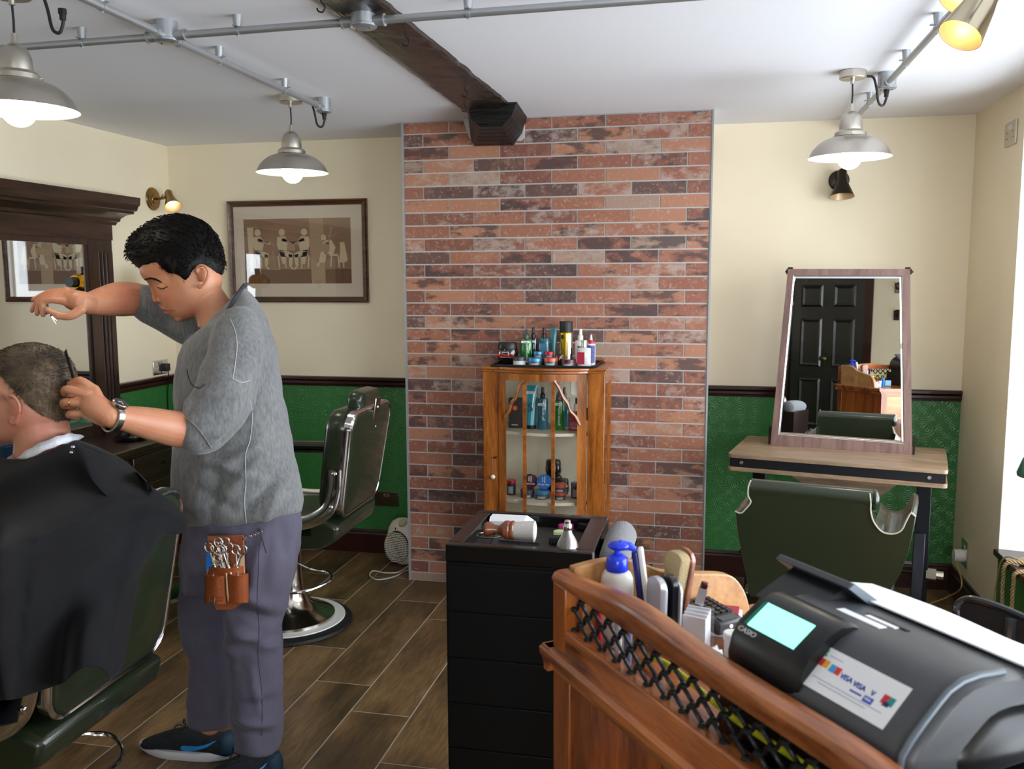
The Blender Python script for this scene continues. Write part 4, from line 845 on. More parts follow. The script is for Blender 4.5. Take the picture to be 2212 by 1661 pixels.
bottle(1220, 4.3, u, 22, 64, gl('teal_bottle', (14, 92, 106)), 'teal bottle half hidden behind the green bottle inside the cabinet', 'pump', None, 22, .45)
t, p, w_, h = carton(1243, 4.21, u, 27, 40, mat('crimson_card', (158, 22, 52), .45), 'crimson carton lettered in white on the right of the upper cabinet shelf', .05, R(14))
lid_text(t, 'PORTUGAL', .0105, TXW, (p.x-.002, p.y-.0285, u+.014), 'lettering')
bottle(1247, 4.32, u, 14, 50, gl('clear_lotion', (206, 204, 204)), 'slim clear bottle with dark cap behind the crimson carton', 'stopper', BLACK, 12, .5, .08, squash=.6, name='lotion_bottle')
# lower shelf
l = SH2
def tall(px, y, wpx, hpx, lm, label):
    t, p, r, h = jar(px, y, l, wpx, hpx, lm, mat('charcoal_tub', (40, 44, 50), .4), label, None, lid=.2); return t
tall(1103, 4.22, 21, 32, LR, 'charcoal pot with red lid at the left of the lower cabinet shelf'); tall(1245, 4.21, 21, 34, LBK, 'dark pot with blue lid at the right of the lower cabinet shelf')
_, pa, ra, ha = jar(1139, 4.18, l, 31, 18, G2, G2, 'grey jar under the leaning maroon lidded jar in the cabinet'); _, pb, rb, hb = jar(1171, 4.17, l, 32, 18.5, LB, G2, 'grey jar with blue rim under the leaning blue lidded jar in the cabinet')
_, pc, rc, hc = jar(1211.5, 4.17, l, 26, 16.5, LC, G2, 'lower of two stacked coral lidded jars in the cabinet'); jar(pc+Vector((0, 0, hc)), 0, 0, 27, 18, LC, G2, 'upper of two stacked coral lidded jars in the cabinet')
for base, rr, col, lab, hx in ((pa+Vector((.012, .01, ha)), ra, LM, 'maroon lidded jar tipped on edge to face the door, lower cabinet shelf', 0), (pb+Vector((.008, .01, hb)), rb, mat('bright_blue_lid', (38, 110, 190), .35), 'bright blue lidded jar tipped on edge to face the door, lower cabinet shelf', 1)):
    t = thing('wax_jar', lab, 'jar', base, group=None); M = Matrix.Translation((0, .012, rr*.985))@Matrix.Rotation(R(80), 4, 'X')
    obj('jar_body', lathe(NB(), [(0, -.02), (rr*.96, -.02), (rr*.96, 0), (0, 0)], M, 36), G2, t); d_ = obj('lid', lathe(NB(), [(rr*.98, 0), (rr, .002), (rr, .012), (rr*.95, .014), (0, .014)], M, 36), col, t)
    TM = MW[t.name]@M@Matrix.Translation((0, -.35*rr, .0145)); text('lettering', 'brute wax' if hx else 'extreme', rr*.38, TXW, t, TM)
    bm = NB()
    for dx_ in (-.2, .1): box(bm, (dx_*rr, .3*rr, .0145), (rr*.16, rr*(.7 if dx_ < 0 else .9), .0006), M)
    objs('printed_bar', bm, mat('pale_ink', (176, 178, 186), .5), t)
tub(1199, 4.33, l, 36, 34, 'lower black tub at the back of the lower cabinet shelf', False); pp = place(1199, 4.33, l); tub(1196, 4.33, l+34*mpp(pp), 36, 34, 'upper black tub stacked at the back of the lower cabinet shelf', False)
tub(1216, 4.27, l, 30, 34, 'black tub behind the stacked coral lidded jars in the cabinet', False)
# ------------------------------------------------------------------ vanity table with mirror
ash = wood('taupe_ash', (122, 98, 76), (158, 132, 106), 2.5, 'X', .4, .1, ring=14, bump=.03); ashz = wood('mauve_ash', (104, 80, 74), (136, 108, 100), 2.5, 'Z', .4, .1, ring=14, bump=.03)
VZ = .82; VA = R(-12.3); vc = Vector((.10, 4.10, 0)); t = thing('vanity_table', 'taupe wooden vanity table with black metal legs in front of the green wall', 'table', vc, VA)
VW, VD = .90, .52
def roundrect(x0, x1, y0, y1, r=.02, n=5):
    out = []
    for cx, cy, a0 in ((x1-r, y0+r, -90), (x1-r, y1-r, 0), (x0+r, y1-r, 90), (x0+r, y0+r, 180)):
        out += [(cx+r*math.cos(R(a0+90*k/n)), cy+r*math.sin(R(a0+90*k/n))) for k in range(n+1)]
    return out
obj('table_top', prism(NB(), roundrect(0, VW, 0, VD), .018, Matrix.Translation((0, 0, VZ-.018))), ash, t, bevel=.001)
obj('lower_board', prism(NB(), roundrect(0, VW, 0, VD), .018, Matrix.Translation((0, 0, VZ-.078))), ash, t, bevel=.001)
blkmetal = mat('black_painted_steel', (26, 28, 34), .35, .5, noise=.3, nscale=8, stretch=(4, 4, .4))
ap_ = obj('apron_bar', bx(.012, VW-.012, .008, .02, VZ-.059, VZ-.019), mat('black_apron', (20, 20, 24), .4), t)
for x in (.06, VW-.07): obj('bolt', lathe(NB(), [(0, .004), (.007, .004), (.009, 0), (.009, -.002)], Matrix.Translation((x, .006, VZ-.038))@Matrix.Rotation(R(90), 4, 'X'), 12), STEEL, ap_)
obj('side_apron', bx(.008, .02, .02, VD-.02, VZ-.059, VZ-.019), blkmetal, t); obj('side_apron', bx(VW-.02, VW-.008, .02, VD-.02, VZ-.059, VZ-.019), blkmetal, t)
for s, x in ((0, .075), (1, VW-.115)):
    bm = NB(); prism(bm, [(x, .0), (x+.06, .0), (x+.062, -.5), (x+.056, -.74), (x+.008, -.74), (x+.004, -.5)], .022, Matrix.Translation((0, .25, VZ-.078))@Matrix.Rotation(R(90), 4, 'X'))
    obj('leg', bm, blkmetal, t, bevel=.003)
    bm = NB(); pr = [(x-.004+.012*0, -.27), (x+.044, -.27)]; rings = []
    for k in range(11):
        u = k/10; z = VZ-.078-.25-u*.47; yy = .2-.10*math.sin(u*PI*.55); xx = x-.002-.006*u
        rings.append([Vector((xx, yy, z)), Vector((xx+.048, yy, z)), Vector((xx+.048, yy+.03, z)), Vector((xx, yy+.03, z))])
    loft(bm, rings); obj('curved_foot', bm, blkmetal, t, bevel=.004)
bz = .30; obj('stretcher', cyl(NB(), (.02, .24, bz), (VW+.0, .24, bz), .010), BRONZE, t)
obj('hex_nut', cyl(NB(), (VW-.06, .24, bz), (VW-.02, .24, bz), .026, n=6), STEEL, t); obj('hex_nut', cyl(NB(), (VW-.02, .24, bz), (VW+.01, .24, bz), .018, n=12), STEEL, t)
bm = NB(); prism(bm, [(.08, 0), (VW-.1, 0), (VW-.36, -.23), (VW-.42, -.23)], .018, Matrix.Translation((0, .42, VZ-.078))@Matrix.Rotation(R(90), 4, 'X')); obj('modesty_panel', bm, ash, t)
# mirror standing on it: plane fixed by the feet of its frame, intersected with what is seen
P0 = AZ(1664, 959.5, VZ); P1 = AZ(1970, 984.5, VZ); mid = (P0+P1)/2; ux = Vector((math.cos(VA), math.sin(VA), 0)); nn = Vector((-ux.y, ux.x, 0))
LEAN = R(1.5); uz = (Vector((0, 0, 1))*math.cos(LEAN)+nn*math.sin(LEAN)); npl = ux.cross(uz)
def on_m(px, py, off=0):
    d = ray(px, py); o_ = mid+npl*off; return CAM+d*((o_-CAM).dot(npl)/d.dot(npl))
Mm = frame_m(mid, ux, uz)   # local z = towards the viewer
Mi = Mm.inverted()
def lp(px, py): q = Mi@on_m(px, py); return (q.x, q.y)
oc = [lp(1664, 959.5), lp(1970, 984.5), lp(1966, 581), lp(1702, 581)]; ic = [lp(1681, 939), lp(1954, 959), lp(1949, 595), lp(1713.5, 595)]
zb0 = min(oc[0][1], oc[1][1]); oc[0] = (oc[0][0], 0); oc[1] = (oc[1][0], 0)
t = thing('vanity_mirror', 'tapered table mirror in a mauve-brown wooden frame standing on the vanity', 'mirror', mid, 0)
T = .028
names = ['bottom_rail', 'side_rail', 'top_rail', 'side_rail']
for k in range(4):
    a, b, c, d = oc[k], oc[(k+1) % 4], ic[(k+1) % 4], ic[k]; bm = NB(); prism(bm, [a, b, c, d], T, Mm@Matrix.Translation((0, 0, -T))); obj(names[k], bm, ashz, t, world=True)
cx_ = sum(p[0] for p in ic)/4; cy_ = sum(p[1] for p in ic)/4; sh = [(cx_+(p[0]-cx_)*.955, cy_+(p[1]-cy_)*.965) for p in ic]
bm = NB(); a = [bm.verts.new(Mm@Vector((p[0], p[1], -.012))) for p in ic]; b = [bm.verts.new(Mm@Vector((p[0], p[1], -.0095))) for p in sh]
for k in range(4): bm.faces.new((a[k], a[(k+1) % 4], b[(k+1) % 4], b[k]))
obj('bevelled_edge', bm, mirrm, t, world=True, smooth=0)
bm = NB(); prism(bm, sh, .004, Mm@Matrix.Translation((0, 0, -.0135))); obj('mirror_glass', bm, mirrm, t, world=True, smooth=0)
bm = NB(); wh = mat('bright_edge', (230, 230, 232), .2, .8)
for k in range(4): tube(bm, [Mm@Vector((ic[k][0], ic[k][1], -.004)), Mm@Vector((ic[(k+1) % 4][0], ic[(k+1) % 4][1], -.004))], .0022, 6)
objs('edge_bead', bm, wh, t, world=True)
obj('back_board', prism(NB(), [(oc[0][0]+.01, .002), (oc[1][0]-.01, .002), oc[2], oc[3]], .006, Mm@Matrix.Translation((0, 0, -T-.006))), BLACK, t, world=True)
for k, (dx_, dy_) in ((2, (.004, .004)), (3, (-.004, .004))):
    bm = NB(); p = oc[k]; box(bm, (p[0]-dx_*2.4, p[1]+.004, -T/2), (.022, .008, .02), Mm); box(bm, (p[0]+dx_*.8, p[1]-.012, -T/2), (.008, .024, .02), Mm); obj('corner_bracket', bm, BRONZE, t, world=True)
    obj('bracket_bolt', sph(NB(), Mm@Vector((p[0]+dx_*2, p[1]-.012, -T/2)), .006, n=10), BRONZE, t, world=True)
for s, k in ((-1, 0), (1, 1)):
    p = oc[k]; bm = NB(); box(bm, (p[0]+s*.006, .045, -T/2-.01), (.01, .085, .03), Mm); obj('hinge_bracket', bm, BRONZE, t, world=True)
# coat hooks on the front wall (seen in the vanity mirror)
for x, z, lab in ((-.78, 1.86, 'upper dark coat hook on the cream wall reflected in the vanity mirror'), (-.78, 1.55, 'lower dark coat hook on the cream wall reflected in the vanity mirror')):
    t = thing('coat_hook', lab, 'hook', (x, YF, z)); 
    obj('back_plate', bx(-.03, .03, 0, .012, -.06, .06), mahog, t, bevel=.003); obj('hook', tube(NB(), [(0, .01, .0), (0, .05, -.02), (0, .09, .01), (0, .12, .05)], .007, 8, smooth=4), BRONZE, t); obj('knob', sph(NB(), (0, .12, .055), .012, n=12), COPIN, t)
# ------------------------------------------------------------------ barber chairs
leather = mat('dark_green_leather', (36, 44, 29), .26, coat=.35, bump=.06, bscale=260); piping = mat('cream_piping', (176, 176, 156), .5)
def rrect(w0, w1, h, r, n=6):
    """tapered rounded rectangle outline, width w0 at the bottom, w1 at the top"""
    out = []
    for sx, sz, a0 in ((1, 0, -90), (1, 1, 0), (-1, 1, 90), (-1, 0, 180)):
        w_ = (w1 if sz else w0)/2; cx, cz = sx*(w_-r), (h-r if sz else r)
        out += [(cx+r*math.cos(R(a0+90*k/n)), cz+r*math.sin(R(a0+90*k/n))) for k in range(n+1)]
    return out
def pillow(out, d0, d1, M, puff=.012, edge=.018, n=3):
    """cushion from outline; from y=d0 to y=d1 (front)"""
    bm = NB(); cx = sum(p[0] for p in out)/len(out); cz = sum(p[1] for p in out)/len(out); s = 1 if d1 > d0 else -1; rings = []
    def ring(k, y): return [M@Vector((cx+(p[0]-cx)*k, y, cz+(p[1]-cz)*k)) for p in out]
    rings.append(ring(.96, d0)); rings.append(ring(1, d0+s*edge*.4)); rings.append(ring(1, d1-s*edge)); rings.append(ring(.975, d1-s*edge*.3)); rings.append(ring(.92, d1)); rings.append(ring(.6, d1+s*puff)); rings.append(ring(.2, d1+s*puff*1.3))
    loft(bm, rings); return bm
def barber_chair(loc, rz, label, arm_near=False):
    t = thing('barber_chair', label, 'chair', loc, rz, group=None)
    obj('rubber_ring', lathe(NB(), [(0, 0), (.29, 0), (.297, .006), (.292, .018), (.26, .03), (0, .03)], n=64), RUBBER, t)
    obj('base_disc', lathe(NB(), [(0, .028), (.262, .028), (.26, .034), (0, .036)], n=64), mat('white_enamel', (225, 225, 222), .3), t)
    obj('pedestal', lathe(NB(), [(0, .034), (.215, .034), (.213, .046), (.19, .058), (.14, .078), (.10, .11), (.078, .16), (.07, .23), (.068, .40), (0, .41)], n=48), mat('warm_chrome', (214, 208, 196), .14, 1), t)
    bm = NB(); box(bm, (0, 0, .40), (.30, .16, .05)); obj('mechanism', bm, BLACK, t, bevel=.01)
    for s in (-1, 1): obj('chrome_hub', lathe(NB(), [(0, -.06), (.03, -.055), (.05, -.03), (.054, 0), (.05, .025), (.03, .045), (0, .05)], Matrix.Translation((s*.18, -.07, .41))@Matrix.Rotation(R(90), 4, 'Y'), 28), CHROME, t)
    obj('lever_loop', tube(NB(), [(-.16, -.08, .37), (-.2, -.2, .34), (-.21, -.29, .33), (-.3, -.33, .325), (-.42, -.26, .315), (-.44, -.14, .315), (-.36, -.05, .33), (-.2, -.03, .37)], .007, 8, smooth=6), CHROME, t)
    prof = [(-.36, .545), (-.34, .48), (-.26, .44), (-.1, .425), (.12, .43), (.26, .46), (.30, .52), (.29, .56), (-.3, .57)]
    obj('seat_base', prism(NB(), prof, .50, frame_m((-.25, 0, 0), (0, 1, 0), (0, 0, 1))), leather, t, bevel=.018)
    o_ = [(p[0], p[1]) for p in rrect(.5, .5, .56, .06)]
    obj('seat_cushion', pillow(o_, .0, .08, frame_m((0, -.29, .565), (1, 0, 0), (0, 0, -1))@Matrix.Identity(4), .012), leather, t)
    T = Matrix.Translation((0, -.345, .585))@Matrix.Rotation(R(9), 4, 'X')
    ol = rrect(.47, .52, .46, .075)
    b_ = obj('backrest', pillow(ol, .0, .10, T, .015, .03), leather, t, smooth=60)
    bm = NB(); cx = 0; cz = .23; rings = []
    for k, y in ((1.0, .012), (1.035, .010), (1.04, -.018), (1.005, -.024), (.985, -.02), (.985, .0)): rings.append([T@Vector((p[0]*k, y, cz+(p[1]-cz)*k)) for p in ol])
    loft(bm, rings+[rings[0]], cap=False); obj('chrome_band', bm, CHROME, b_, smooth=60)
    obj('back_panel', pillow([(p[0]*.985, cz+(p[1]-cz)*.985) for p in ol], .0, -.026, T, .010, .008), leather, t, smooth=60)
    h_ = obj('headrest', pillow([(p[0], p[1]-.02) for p in rrect(.24, .26, .13, .04)], .02, .08, T@Matrix.Translation((.03, -.01, .42)), .01), leather, t, smooth=60)
    bm = NB(); box(bm, (.03, -.028, .425), (.07, .008, .16), T); obj('headrest_bracket', bm, mat('satin_chrome', (170, 160, 148), .22, 1), h_, bevel=.008)
    for z in (.46, .37): obj('bracket_bolt', sph(NB(), T@Vector((.03, -.033, z)), .009, (1, .6, 1), 10), CHROME, h_)
    for s in (-1, 1):
        a = [(s*.258, -.35, .80), (s*.268, -.345, .70), (s*.272, -.31, .62), (s*.27, -.2, .565), (s*.262, 0, .555), (s*.258, .22, .575)]
        obj('side_strap', tube(NB(), a, .03, 8, smooth=5, flat=(.18, 1), up=(1, 0, 0)), CHROME, t, smooth=60)
        for p in ((s*.275, -.35, .785), (s*.278, -.335, .64)): obj('strap_bolt', sph(NB(), p, .010, (.6, 1, 1), 10), CHROME, t)
        if s > 0 or arm_near:
            ar = obj('armrest', tube(NB(), [(s*.285, -.28, .80), (s*.29, -.1, .80), (s*.29, .12, .795), (s*.285, .22, .78)], .035, 12, smooth=4, flat=(.6, 1), up=(0, 0, 1)), leather, t)
            obj('arm_trim', tube(NB(), [(s*.285, -.28, .772), (s*.29, .12, .768), (s*.285, .22, .755)], .026, 8, smooth=4, flat=(.3, 1), up=(0, 0, 1)), CHROME, ar)
            obj('arm_post', tube(NB(), [(s*.285, .13, .77), (s*.28, .12, .66), (s*.265, .05, .57)], .012, 8, smooth=4), CHROME, ar)
    obj('arm_knob', lathe(NB(), [(.006, 0), (.008, .03), (.02, .05), (.026, .055), (.022, .063), (0, .065)], Matrix.Translation((-.27, -.12, .64)), 16), CHROME, t)
    obj('leg_rest', pillow(rrect(.42, .42, .26, .04), 0, .05, Matrix.Translation((0, .30, .26))@Matrix.Rotation(R(-14), 4, 'X'), .008), leather, t)
    fr = obj('footrest', tube(NB(), [(-.18, .3, .4), (-.19, .42, .18), (-.18, .56, .13), (.18, .56, .13), (.19, .42, .18), (.18, .3, .4)], .012, 8, smooth=5), CHROME, t); obj('foot_plate', box(NB(), (0, .52, .14), (.34, .12, .012)), CHROME, fr)
    return t
def copy_tree(o, parent=None, skip=('~',)):
    c = o.copy(); COL.objects.link(c)
    if parent is not None: c.parent = parent
    for ch in list(o.children):
        if not ch.name.startswith(skip): copy_tree(ch, c, skip)
    return c
chair0 = barber_chair((-1.90, 3.74, 0), R(92), 'dark green leather barber chair with chrome pedestal between the barber and the fan heater')
c2 = copy_tree(chair0, None, ('headrest',)); c2.location = (-1.84, 1.905, .0); c2.rotation_euler = (0, 0, R(92)); [setattr(o_, 'rotation_euler', (0, 0, R(78))) or setattr(o_, 'location', (-.10, 0, .05)) or setattr(o_, 'scale', (.78, .78, 1)) for o_ in c2.children if o_.name.startswith('lever_loop')]; c2['label'] = 'dark green leather barber chair the caped client sits in'
# the vanity chair, seen from behind --------------------------------------------
PV0 = Vector((.157, 3.2, 0)); ang = R(-13.0); uvx = Vector((math.cos(ang), math.sin(ang), 0)); nv = Vector((-uvx.y, uvx.x, 0))   # nv: away from the viewer
def on_c(px, py, off=0):
    d = ray(px, py); o_ = PV0+nv*off; P = CAM+d*((o_-CAM).dot(nv)/d.dot(nv)); return ((P-PV0).dot(uvx), P.z)
t = thing('salon_chair', 'dark green leather tub chair seen from behind, in front of the vanity', 'chair', PV0+uvx*.22+nv*.3, ang)
Mv = frame_m(PV0, uvx, (0, 0, 1))    # local (u, z, towards viewer)
L1 = [on_c(*p) for p in ((1618, 1085), (1610, 1100), (1600, 1108), (1588, 1104))]; R1 = [on_c(*p) for p in ((1881, 1105), (1888, 1128), (1905, 1148), (1928, 1153), (1947, 1145), (1958, 1124), (1968, 1108), (1978, 1116))]
bot = [on_c(*p) for p in ((1972, 1150), (1962, 1195), (1945, 1240), (1915, 1290))]; botl = [on_c(*p) for p in ((1620, 1290), (1606, 1220), (1594, 1160))]
zb = .42; outl = L1[::-1]+[on_c(1618, 1060)]+[on_c(1879, 1080)]+R1+bot+[(bot[-1][0]-.03, .48), (bot[-1][0]-.06, zb)]+[(botl[0][0]+.06, zb), (botl[0][0]+.02, .48)]+botl
outl = [(p[0], p[1]) for p in outl][::-1]
bm = NB(); n_ = len(outl); cu = sum(p[0] for p in outl)/n_; cz = .66
def rg_(k, d): return [Mv@Vector((cu+(p[0]-cu)*k, cz+(p[1]-cz)*k, d-.0*abs(p[0]-cu))) for p in outl]
loft(bm, [rg_(.985, -.075), rg_(1, -.06), rg_(1, -.006), rg_(.992, 0)], cap=False)
fi = bm.verts[:]
lastring = [bm.verts[-n_+k] if False else None for k in range(0)]
bm.verts.ensure_lookup_table(); f1 = bm.faces.new([bm.verts[3*n_+k] for k in range(n_)]); f2 = bm.faces.new([bm.verts[k] for k in range(n_)][::-1])
obj('back_shell', bm, leather, t, world=True, smooth=40)
rl0, rl1 = on_c(1622, 1060), on_c(1878, 1086); zt_ = (on_c(1622, 1036)[1]+on_c(1878, 1064)[1])/2
yc_ = zt_-.034
obj('top_roll', tube(NB(), [Mv@Vector((rl0[0]-.004, yc_, -.035)), Mv@Vector((rl1[0]+.01, yc_, -.035))], .034, 24, flat=(1.0, 1.15), up=(0, 0, 1)), leather, t, world=True, smooth=50)
obj('top_bolster', sph(NB(), Mv@Vector((rl1[0]+.012, yc_, -.035)), .036, (.5, 1, 1), 20), leather, t, world=True)
def pipe(pts, r=.0028, z=.003): return tube(NB(), [Mv@Vector((p[0], p[1], z)) for p in pts], r, 6, smooth=4)
obj('piping', pipe([on_c(1622, 1037), on_c(1617, 1050), on_c(1616, 1070), (on_c(1622, 1084))]+L1[1:]), piping, t, world=True); obj('piping', pipe([on_c(1879, 1065), on_c(1881, 1085)]+R1), piping, t, world=True)
for poly in (R1[1:]+[bot[0], bot[1], on_c(1885, 1200)], L1[::-1][:3]+[on_c(1626, 1092), on_c(1630, 1180), botl[-1]]):
    cu_ = sum(p[0] for p in poly)/len(poly); sg = 1 if cu_ > .3 else -1
    rings = [[Mv@Vector((p[0]+sg*dx_, p[1]+dz_, -dd)) for p in poly] for dd, dx_, dz_ in ((.004, 0, 0), (.1, .004, .004), (.2, .006, .006), (.3, .004, .004), (.36, 0, -.01))]
    obj('armrest', loft(NB(), rings), leather, t, world=True, smooth=60, bevel=.006)
obj('seat', pillow(rrect(.5, .52, .46, .05), 0, .12, frame_m(PV0+uvx*.235+nv*.5+Vector((0, 0, .40)), uvx, -nv)@Matrix.Rotation(R(-90), 4, 'X')@Matrix.Identity(4), .01) if False else box(NB(), (0, 0, .44), (.50, .48, .10)), leather, t, bevel=.03)
obj('pedestal', lathe(NB(), [(0, 0), (.24, 0), (.24, .02), (.1, .05), (.045, .09), (.04, .40), (0, .40)], n=40), CHROME, t)
# black mesh office chair behind the desk (bottom right)
pc = Vector((.98, 2.02, 0)); t = thing('office_chair', 'black mesh-backed office chair behind the till at the right photo edge', 'chair', pc, 0)
c0_, ex = AD(2062, 1300, 2.05), None
Pm = [AD(2068, 1345, 2.08), AD(2066, 1318, 2.08), AD(2078, 1300, 2.08), AD(2105, 1296, 2.06), AD(2160, 1313, 2.02), AD(2212, 1335, 1.97), AD(2290, 1365, 1.9), AD(2330, 1400, 1.87), AD(2325, 1450, 1.86)]
dn_ = Vector((0, 0, -.34)); lo_ = [Pm[-1]+dn_*.8, (Pm[-1]+Pm[0])/2+Vector((0, 0, -.42)), Pm[0]+dn_*.7]
obj('back_frame', tube(NB(), Pm+lo_, .010, 10, smooth=4, closed=True), mat('satin_black_frame', (22, 24, 28), .25, coat=.4), t, world=True)
cc = catmull(Pm+lo_, 4, True); bm = NB(); bm.faces.new([bm.verts.new(p) for p in cc]); r_ = bmesh.ops.extrude_face_region(bm, geom=bm.faces[:]); off = (Pm[5]-Pm[0]).cross(Vector((0, 0, 1))).normalized()*.004
for v in [q for q in r_['geom'] if isinstance(q, bmesh.types.BMVert)]: v.co += off
obj('mesh_back', bm, mat('black_mesh', (20, 21, 23), .7, bump=.3, bscale=400), t, world=True)
ba = (Pm[-1]+Pm[0])/2; obj('lumbar_spine', tube(NB(), [AD(2185, 1335, 1.98), AD(2178, 1400, 1.97), ba+Vector((0, 0, -.42))], .012, 8), mat('satin_black_frame', (22, 24, 28), .25), t, world=True)
sc_ = Vector((ba.x+.12, ba.y-.22, 0)); MWp = None
obj('seat', box(NB(), (sc_.x, sc_.y, .47), (.44, .44, .06)), RUBBER, t, world=True, bevel=.02); obj('seat_arm', tube(NB(), [ba+Vector((0, 0, -.40)), Vector((ba.x+.02, ba.y-.02, .42)), Vector((sc_.x, sc_.y, .43))], .018, 8, smooth=4), BLACK, t, world=True)
obj('gas_column', cyl(NB(), (sc_.x, sc_.y, .08), (sc_.x, sc_.y, .44), .025), BLACK, t, world=True)
for k in range(5):
    a = 2*PI*k/5; e = Vector((sc_.x+.26*math.cos(a), sc_.y+.26*math.sin(a), .05)); obj('spoke', tube(NB(), [(sc_.x, sc_.y, .1), e], [.022, .014], 8), BLACK, t, world=True); obj('castor', sph(NB(), e+Vector((0, 0, -.024)), .026, n=12), BLACK, t, world=True)
# ------------------------------------------------------------------ window sill things
lp_ = Vector((1.47, 3.62, SZ)); q = AY(2198, 1022, 3.95)
t = thing('desk_lamp', 'green-shaded desk lamp on the window sill, only its shade edge in view at right', 'lamp', (q.x+.10, q.y, SZ))
obj('lamp_base', lathe(NB(), [(0, 0), (.07, 0), (.07, .012), (.02, .025), (0, .025)], n=32), BRASS, t); obj('stem', tube(NB(), [(0, 0, .02), (0, 0, .26), (.0, 0, q.z-SZ+.05)], .008, 10), BRASS, t)
obj('lamp_shade', lathe(NB(), [(.098, q.z-SZ-.012), (.10, q.z-SZ), (.08, q.z-SZ+.06), (.04, q.z-SZ+.10), (.0, q.z-SZ+.11), (0, q.z-SZ+.10), (.036, q.z-SZ+.09), (.075, q.z-SZ+.05)], n=36, cap=False), mat('teal_green_shade', (52, 104, 92), .3, coat=.4), t)
rope = mat('braided_twine', (178, 150, 108), .8)
def braid(pts, lab):
    P = catmull(pts, 14); bm = NB(); 
    for ph in (0, 2*PI/3, 4*PI/3):
        Q = []
        for i, p in enumerate(P):
            t_ = (P[min(i+1, len(P)-1)]-P[max(i-1, 0)]).normalized(); a = t_.orthogonal().normalized(); a = Vector((1, 0, 0))-t_*t_.x; a.normalize(); b = t_.cross(a); w_ = i*.9+ph
            Q.append(p+a*math.cos(w_)*.0056+b*math.sin(w_*1.0)*.0056)
        tube(bm, Q, .0036, 6)
    return obj('braided_cord', bm, rope, None, world=True, label=lab, cat='cord', smooth=60)
e1, e2 = AX(2174, 1214, XR-.03), AX(2196, 1222, XR-.03)
braid([Vector((XR+.12, e1.y-.2, SZ+.01)), Vector((XR+.05, e1.y-.05, SZ+.012)), Vector((XR-.028, e1.y, SZ-.0)), AX(2167, 1255, XR-.03), AX(2165, 1310, XR-.03), AX(2166, 1345, XR-.03)], 'left strand of braided twine hanging over the window sill edge')
braid([Vector((XR+.14, e2.y-.12, SZ+.01)), Vector((XR+.05, e2.y-.03, SZ+.012)), Vector((XR-.028, e2.y, SZ-.0)), AX(2189, 1262, XR-.03), AX(2186, 1315, XR-.03), AX(2188, 1350, XR-.03)], 'right strand of braided twine hanging over the window sill edge')
# ------------------------------------------------------------------ black trolley
TX0, TX1, TY0, TY1, TZ = -.705, -.289, 2.335, 2.722, .87
gb = mat('gloss_black_lacquer', (9, 9, 10), .24, coat=.15); sb = mat('satin_black_lacquer', (8, 8, 9), .45, spec=.25)
t = thing('salon_trolley', 'black drawer trolley with a recessed tray top in front of the china cabinet', 'trolley', ((TX0+TX1)/2, (TY0+TY1)/2, 0))
bm = NB(); bx(TX0, TX1, TY0+.004, TY1, .09, TZ-.05, bm); obj('body', bm, sb, t, world=True, bevel=.003)
bm = NB(); bx(TX0, TX1, TY0, TY0+.03, TZ-.05, TZ, bm); bx(TX0, TX1, TY1-.03, TY1, TZ-.05, TZ, bm); bx(TX0, TX0+.045, TY0+.03, TY1-.03, TZ-.05, TZ, bm); bx(TX1-.055, TX1, TY0+.03, TY1-.03, TZ-.05, TZ, bm)
obj('tray_rim', bm, gb, t, world=True, bevel=.004); obj('tray_mat', bx(TX0+.045, TX1-.055, TY0+.03, TY1-.03, TZ-.045, TZ-.038), mat('brushed_black_mat', (46, 44, 44), .5, noise=.3, nscale=90, stretch=(3, .1, 1)), t, world=True)
for k in range(5):
    z1 = TZ-.06-k*.135; d = obj('drawer', bx(TX0+.006, TX1-.006, TY0-.0015, TY0+.004, z1-.131, z1), sb, t, world=True, bevel=.002)
obj('edge_strip', bx(TX1-.002, TX1+.003, TY0, TY0+.006, .09, TZ), mat('bright_edge', (230, 230, 232), .2, .8), t, world=True)
for x in (TX0+.05, TX1-.05):
    for y in (TY0+.05, TY1-.05): obj('castor', cyl(NB(), (x-.012, y, .03), (x+.012, y, .03), .03, n=16), RUBBER, t, world=True); obj('castor_fork', bx(x-.016, x+.016, y-.014, y+.014, .05, .092), BLACK, t, world=True)
sbx = obj('side_bin', None or (lambda b: (bx(TX1+.002, TX1+.10, TY0+.02, TY0+.026, .6, .82, b), bx(TX1+.002, TX1+.10, TY1-.08, TY1-.074, .6, .82, b), bx(TX1+.094, TX1+.10, TY0+.026, TY1-.08, .6, .82, b), bx(TX1+.002, TX1+.10, TY0+.02, TY1-.074, .594, .6, b), b)[-1])(NB()), gb, t, world=True)
ring = [( -.66+.0, TY0-.03)]
p = AZ(1057, 1161, TZ-.005); o = obj('holder_ring', tube(NB(), [(p.x+.036*math.cos(a), p.y-.0+.028*math.sin(a), TZ+.002) for a in [2*PI*k/40 for k in range(40)]], .0028, 8, closed=True), mat('gunmetal_ring', (120, 112, 92), .25, 1), t, world=True)
obj('ring_arm', tube(NB(), [(p.x+.01, p.y+.027, TZ+.002), (p.x+.014, TY0+.06, TZ-.01)], .003, 6), BLACK, t, world=True)
